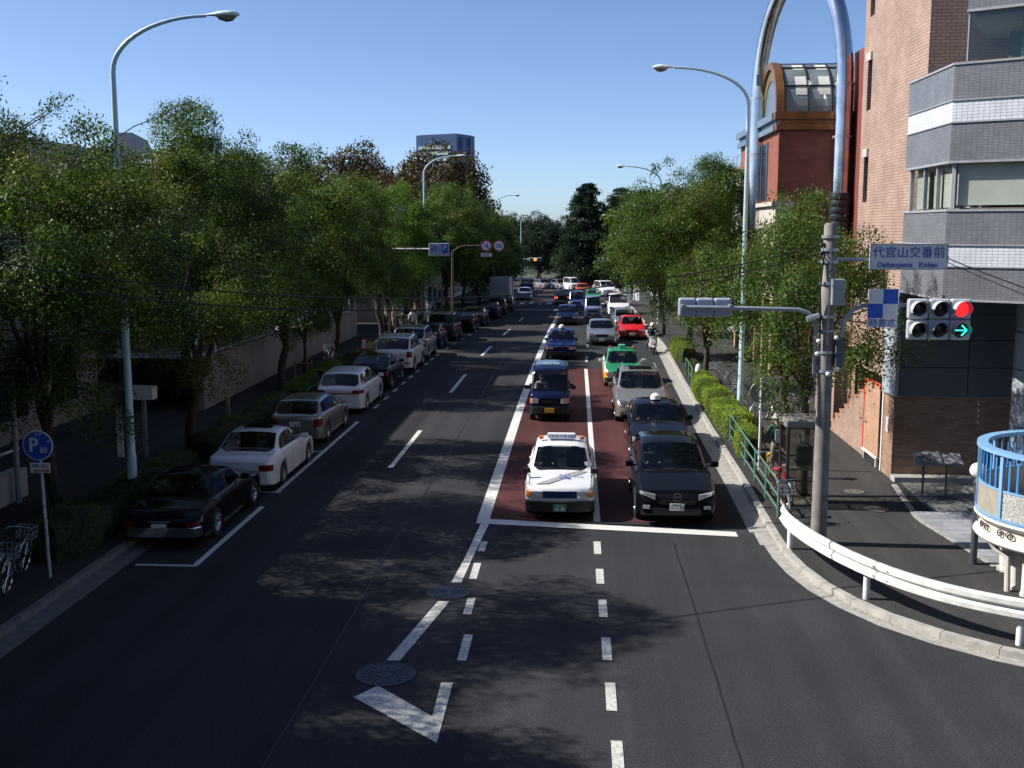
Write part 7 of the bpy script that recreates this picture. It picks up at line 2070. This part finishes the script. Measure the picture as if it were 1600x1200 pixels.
def clothes(name, c): return mat('cloth_' + name, c, .8, var=.15, scale=12)
C_ = {k: clothes(k, v) for k, v in dict(white=(.68, .68, .68), black=(.012, .012, .014), blue=(.08, .16, .38), pale=(.45, .55, .62), navy=(.015, .02, .05), red=(.45, .03, .03), pink=(.6, .3, .32), khaki=(.27, .2, .12), grey=(.2, .2, .2), jean=(.04, .065, .12), green=(.012, .07, .05), beige=(.45, .36, .26)).items()}
SHOE = mat('shoe', (.03, .028, .026), .6); WSHOE = mat('white_shoe', (.6, .6, .6), .6)
_bod = {}
def person(label, x, y, rz, pose, top, legs, hair='short', group=None, z=None, fingers=False, scale=1.0, sleeves=1, hat=None, shoes=SHOE, cat='person', par_z=None):
    key = (id(pose), top, legs, fingers, sleeves, shoes.name)
    if key not in _bod: _bod[key] = body_mesh(pose, SKIN, C_[top], C_[legs], shoes, fingers, sleeves)
    me, J = _bod[key]
    zz = gz(y) + .125 if z is None else z
    t = thing('person', label, cat, (x, y, zz), rz, group)
    t.scale = (scale,) * 3
    link('body', me, t)
    hd = Vector(J['head'])
    b = MB()
    N, Mh = 14, 8
    vs = []
    for i in range(Mh):
        ph_ = math.pi * .5 * i / (Mh - 1)
        for k in range(N):
            a = 2 * math.pi * k / N
            ext = .055 if math.sin(a) < .35 else -.03                       # hair comes lower at the back and sides
            zz_ = math.cos(ph_) * .118 - (ext if i == Mh - 1 else ext * (i / (Mh - 1)) ** 2) - .01
            if hair == 'long' and math.sin(a) < .2: zz_ -= .16 * (i / (Mh - 1)) ** 3
            vs.append((hd.x + math.cos(a) * math.sin(ph_) * .096, hd.y - .008 + math.sin(a) * math.sin(ph_) * .104, hd.z + zz_ + .012))
    b.add(vs, [(i * N + k, (i + 1) * N + k, (i + 1) * N + (k + 1) % N, i * N + (k + 1) % N) for i in range(1, Mh - 1) for k in range(N)] + [tuple(range(N))[::-1]])
    b.add([], [])
    b.build('hair', HAIR, t, smooth=True, ang=80, world=False)
    # face
    for q in (-1, 1):
        b = MB(); b.lathe([(.004, -.004), (.011, .0), (.004, .005)], (hd.x + q * .032, hd.y + .086, hd.z - .005), 8, axis='Y'); b.build('eye', HAIR, t, world=False)
        b = MB(); b.box((hd.x + q * .09, hd.y - .005, hd.z - .015), (.018, .035, .055)); b.build('ear', SKIN, t, bevel=.008, world=False)
    b = MB(); b.box((hd.x, hd.y + .094, hd.z - .03), (.024, .026, .04)); b.build('nose', SKIN, t, bevel=.008, world=False)
    b = MB(); b.box((hd.x, hd.y + .083, hd.z - .07), (.042, .012, .008)); b.build('mouth', mat('lips', (.35, .13, .1), .5), t, world=False)
    if hat is not None:
        b = MB(); b.lathe([(.165, .035), (.16, .045), (.112, .05), (.108, .12), (.08, .145), (.01, .15)], (hd.x, hd.y, hd.z), 18); b.build('hat', hat, t, smooth=True, world=False)
    return t
CR = 'people on the busy left footway'
crowd = [(-10.9, 72.2, .3, STAND, 'white', 'black', 'man in white shirt and black trousers nearest in the crowd'), (-11.5, 72.0, -.4, STAND, 'black', 'jean', 'person in black top beside the nearest white shirt'), (-11.2, 74.4, 2.6, WALK, 'pale', 'navy', 'walker in pale blue top behind the nearest pair'),
         (-12.6, 75.2, 1.2, STAND, 'pink', 'khaki', 'person in pink top near the plaza tree'), (-11.7, 77.5, 3.0, WALK, 'black', 'black', 'person all in black walking near the lamp'), (-12.9, 79.0, 3.4, STAND, 'white', 'jean', 'person in white top and jeans by the plaza tree'),
         (-11.9, 80.6, 3.1, WALK, 'beige', 'beige', 'person in beige clothes walking behind the lamp'), (-12.4, 83.4, 2.9, WALK, 'navy', 'khaki', 'person in navy top and khaki trousers'), (-11.6, 85.0, 3.2, STAND, 'white', 'white', 'person dressed all in white'),
         (-12.7, 87.0, .1, STAND, 'red', 'black', 'person in red top deep in the crowd'), (-11.2, 88.4, 3.1, WALK, 'black', 'jean', 'person in black top and jeans towards the gantry'), (-10.9, 91.5, 3.1, WALK, 'white', 'jean', 'walker in white shirt and jeans right of the lamp'),
         (-12.1, 91.0, 3.0, STAND, 'pale', 'black', 'person in pale top and black trousers by the far hedge'), (-13.4, 76.6, 2.0, STAND, 'grey', 'black', 'person in grey top at the end of the ramp wall'), (-13.6, 84.5, 1.0, STAND, 'blue', 'navy', 'person in blue top at the back of the plaza')]
for x, y, rz, ps_, tp_, lg_, lb_ in crowd: person(lb_, x, y, rz, ps_, tp_, lg_, group=CR, hair='long' if len(lb_) % 2 else 'short')
person('person in white top leaning at the ramp railing', -15.0, 62.0, 1.8, STAND, 'white', 'grey', 'long', group=CR, z=gz(62) + 1.85)
person('person in black clothes on the ramp beside the railing', -15.1, 66.0, 1.4, STAND, 'black', 'black', group=CR, z=gz(66) + 1.82)
RG = 'people on the right footway'
person('pedestrian in pale blue shirt behind the right street tree', 7.2, 78.5, 2.9, WALK, 'pale', 'grey', 'short', RG)
person('pedestrian dressed in black with white shoes on the right footway', 8.6, 76.0, 3.0, WALK, 'black', 'black', 'short', RG, shoes=WSHOE)
person('pedestrian in red top far along the right footway', 8.4, 86.0, .2, WALK, 'red', 'black', 'long', RG)
person('far person in white shirt standing between red taxi and white van', 1.9, 139.0, 3.1, STAND, 'white', 'jean', 'short', 'people at the far bend', z=gz(139))
GJ = person('man in dark green jacket and white hat lifting a hand to his face', 5.42, 30.3, math.pi, PHONE, 'green', 'khaki', 'short', RG, fingers=True, sleeves=2, hat=mat('white_hat', (.62, .62, .6), .8))
b = MB(); b.add([(-.05, .125, 1.34), (.055, .125, 1.34), (.065, .118, .98), (-.06, .118, .98), (-.05, .10, 1.34), (.055, .10, 1.34), (.065, .09, .98), (-.06, .09, .98)], [(0, 1, 2, 3), (7, 6, 5, 4), (0, 4, 5, 1), (1, 5, 6, 2), (2, 6, 7, 3), (3, 7, 4, 0)]); b.build('white_shirt_front', C_['white'], GJ, world=False)
# drivers (right-hand drive; they face the camera)
DR = 'drivers in the queue'
for lb_, x, y, z, tp_ in (('driver in pale shirt at the wheel of the black crossover', 1.92, 28.12, .66, 'pale'), ('driver of the white taxi in dark jacket', -.78, 28.3, .56, 'navy'), ('driver in white shirt in the small navy van', -1.36, 40.55, .80, 'white'),
                          ('driver in white shirt in the black taxi saloon', 2.08, 35.35, .56, 'white'), ('driver in grey shirt in the green taxi', 1.6, 50.5, .56, 'grey'), ('driver in white shirt in the dark blue taxi', -1.3, 61.3, .56, 'white')):
    person(lb_, x, y, math.pi, SIT, tp_, 'navy', 'short', DR, z=z + gz(y), scale=.94, sleeves=2)

# ------------------------------------------------------------------ scooter and bicycles
sc = thing('delivery_scooter', 'white delivery scooter with rear box at the right kerb', 'scooter', (4.15, 62.8, gz(62.8)))
zb_ = gz(62.8); X0, Y0 = 4.15, 62.8
CRM = mat('scooter_cream', (.70, .68, .62), .35)
for yy_ in (62.2, 63.4):
    b = MB(); b.lathe([(.15, -.05), (.21, -.055), (.235, -.03), (.235, .03), (.21, .055), (.15, .05)], (X0, yy_, zb_ + .24), 20, axis='X', caps=False); w_ = b.build('tyre', RUBBER, sc, smooth=True)
    b = MB(); b.lathe([(.03, -.06), (.15, -.04), (.15, .04), (.03, .06)], (X0, yy_, zb_ + .24), 16, axis='X'); b.build('rim', ALU, sc, smooth=True)
b = MB(); b.bb(X0 - .16, X0 + .16, 62.45, 63.0, zb_ + .26, zb_ + .34); b.build('footboard', BLACK, sc, bevel=.03)
b = MB(); b.bb(X0 - .18, X0 + .18, 62.95, 63.65, zb_ + .34, zb_ + .68); b.build('rear_body', CRM, sc, bevel=.08, seg=3)
b = MB(); b.bb(X0 - .15, X0 + .15, 62.95, 63.5, zb_ + .70, zb_ + .80); b.build('saddle', BLACK, sc, bevel=.04)
b = MB(); b.bb(X0 - .22, X0 + .22, 63.42, 63.86, zb_ + .82, zb_ + 1.22); b.build('delivery_box', WHITE, sc, bevel=.03)
b = MB(); b.box((X0, 62.38, zb_ + .68), (.40, .08, .62), rx=rad(-14)); b.build('leg_shield', CRM, sc, bevel=.035)
b = MB(); b.box((X0, 62.2, zb_ + .46), (.14, .5, .05), rx=rad(5)); b.build('mudguard', CRM, sc, bevel=.02)
b = MB(); b.tube([(X0, 62.2, zb_ + .26), (X0, 62.42, zb_ + .98)], .03, 8); b.build('fork', STEEL, sc)
b = MB(); b.tube([(X0 - .33, 62.55, zb_ + 1.04), (X0 - .12, 62.42, zb_ + 1.0), (X0 + .12, 62.42, zb_ + 1.0), (X0 + .33, 62.55, zb_ + 1.04)], .018, 8); b.build('handlebar', BLACK, sc)
b = MB(); b.lathe([(.02, .06), (.08, .05), (.09, 0)], (X0, 62.32, zb_ + .95), 14, axis='Y'); b.build('headlight', HEAD, sc, smooth=True)
b = MB(); b.box((X0, 62.26, zb_ + .72), (.30, .04, .22), rx=rad(-14)); b.build('front_panel', WHITE, sc, bevel=.03)
for q in (-1, 1):
    b = MB(); b.tube([(X0 + q * .2, 62.45, zb_ + 1.02), (X0 + q * .28, 62.42, zb_ + 1.22)], .008, 5); b.lathe([(.05, -.01), (.05, .01)], (X0 + q * .28, 62.42, zb_ + 1.25), 12, axis='Y'); b.build('mirror', BLACK, sc)
rd = person('scooter rider in dark jacket and white helmet with one foot down', 4.15, 63.12, math.pi, RIDE, 'navy', 'jean', 'short', None, z=zb_ + .84, sleeves=2)
b = MB(); b.lathe([(.02 + .125 * math.sin(math.pi * k / 10), .74 - .14 * math.cos(math.pi * k / 10)) for k in range(3, 11)], (0, -.04, 0), 16); b.build('helmet', WHITE, rd, smooth=True, world=False)

def bicycle(label, x, y, z, rz, frame, basket=True, saddle=BLACK, lean=.12):
    t = thing('bicycle', label, 'bicycle', (x, y, z), rz, 'parked bicycles')
    t.rotation_euler = (0, lean, rz)
    for yy_ in (-.53, .53):
        b = MB(); b.tube([(0, yy_ + .32 * math.cos(a), .34 + .32 * math.sin(a)) for a in np.linspace(0, 2 * math.pi, 29)[:-1]], .018, 6, closed=True); w_ = b.build('wheel', RUBBER, t, smooth=True, world=False)
        b = MB(); b.tube([(0, yy_ + .30 * math.cos(a), .34 + .30 * math.sin(a)) for a in np.linspace(0, 2 * math.pi, 29)[:-1]], .009, 5, closed=True)
        for k in range(8):
            a = math.pi * k / 8; b.tube([(0, yy_ + .3 * math.cos(a), .34 + .3 * math.sin(a)), (0, yy_ - .3 * math.cos(a), .34 - .3 * math.sin(a))], .002, 4)
        tag(b.build('rim_and_spokes', CHROME, w_, world=False), kind='stuff')
        b = MB(); b.tube([(0, yy_ + .355 * math.cos(a), .34 + .355 * math.sin(a)) for a in np.linspace(.3, 2.6, 12)], .02, 5); b.build('mudguard', STEEL, t, smooth=True, world=False)
    b = MB()
    b.tube([(0, -.08, .30), (0, -.20, .80)], .016, 7); b.tube([(0, -.08, .30), (0, .33, .72)], .018, 7); b.tube([(0, -.16, .58), (0, .36, .82)], .014, 7)
    b.tube([(0, -.08, .30), (0, -.53, .34)], .011, 6); b.tube([(0, -.18, .70), (0, -.53, .34)], .011, 6); b.tube([(0, .53, .34), (0, .36, .82), (0, .33, .98)], .014, 7)
    b.build('frame', frame, t, smooth=True, world=False)
    b = MB(); b.tube([(-.27, .16, .98), (-.22, .28, 1.0), (0, .33, 1.0), (.22, .28, 1.0), (.27, .16, .98)], .012, 7); b.build('handlebar', CHROME, t, smooth=True, world=False)
    b = MB(); b.add([(-.09, -.33, .86), (.09, -.33, .86), (.03, -.05, .86), (-.03, -.05, .86), (-.08, -.32, .80), (.08, -.32, .80), (.02, -.06, .81), (-.02, -.06, .81)], [(0, 1, 2, 3), (7, 6, 5, 4), (0, 4, 5, 1), (1, 5, 6, 2), (2, 6, 7, 3), (3, 7, 4, 0)]); b.build('saddle', saddle, t, bevel=.02, world=False)
    b = MB(); b.lathe([(.07, -.01), (.075, .0), (.07, .01)], (.03, -.08, .30), 14, axis='X'); b.tube([(.05, -.08, .30), (.08, .02, .17)], .009, 5); b.tube([(.0, -.08, .30), (-.08, -.18, .43)], .009, 5); b.build('crank', STEEL, t, world=False)
    if basket:
        b = MB()
        for z_ in (.74, .84, .96):
            b.tube([(-.16, .42, z_), (.16, .42, z_), (.17, .68, z_), (-.17, .68, z_)], .006, 5, closed=True)
        for xx in np.linspace(-.16, .16, 5):
            b.tube([(xx, .42, .96), (xx, .44, .74), (xx, .66, .74), (xx, .68, .96)], .005, 4)
        tag(b.build('basket', STEEL, t, world=False), kind='stuff')
    return t
BYL = mat('yellow_frame', (.55, .36, .03), .4); BRD = mat('red_frame', (.45, .03, .03), .4); BSL = mat('silver_frame', (.45, .46, .47), .35, .6); BDK = mat('dark_frame_paint', (.02, .03, .04), .4)
RSAD = mat('red_saddle', (.5, .03, .03), .5); YSAD = mat('yellow_saddle', (.55, .34, .03), .5)
bicycle('bicycle with yellow saddle beside the phone booth', 5.12, 29.2, .12, 2.9, BYL, False, YSAD)
bicycle('bicycle with red saddle against the green fence', 5.08, 27.4, .12, 3.3, BRD, False, RSAD)
bicycle('dark bicycle against the green fence end', 5.0, 25.9, .12, 3.0, BDK, True)
bicycle('silver bicycle with big wheels beside the small right tree', 6.3, 48.5, .12, 1.2, BSL, True)
bicycle('dark bicycle beside the right lamp post', 6.3, 42.5, .12, .5, BDK, True)
bicycle('black bicycle by the brick pier on the right footway', 8.0, 41.0, .12, .3, BDK, False)
bicycle('grey bicycle parked near the right lamp foot', 6.7, 39.2, .12, 2.2, BSL, False)
bicycle('shaded city bicycle with basket at the bottom left kerb', -10.55, 18.9, .12, .15, BDK, True)
bicycle('second shaded bicycle behind the bottom left one', -10.9, 20.2, .12, .1, BDK, True)
bicycle('bicycle standing near the wooden stake on the left footway', -12.4, 54.5, .12, .6, BDK, True)
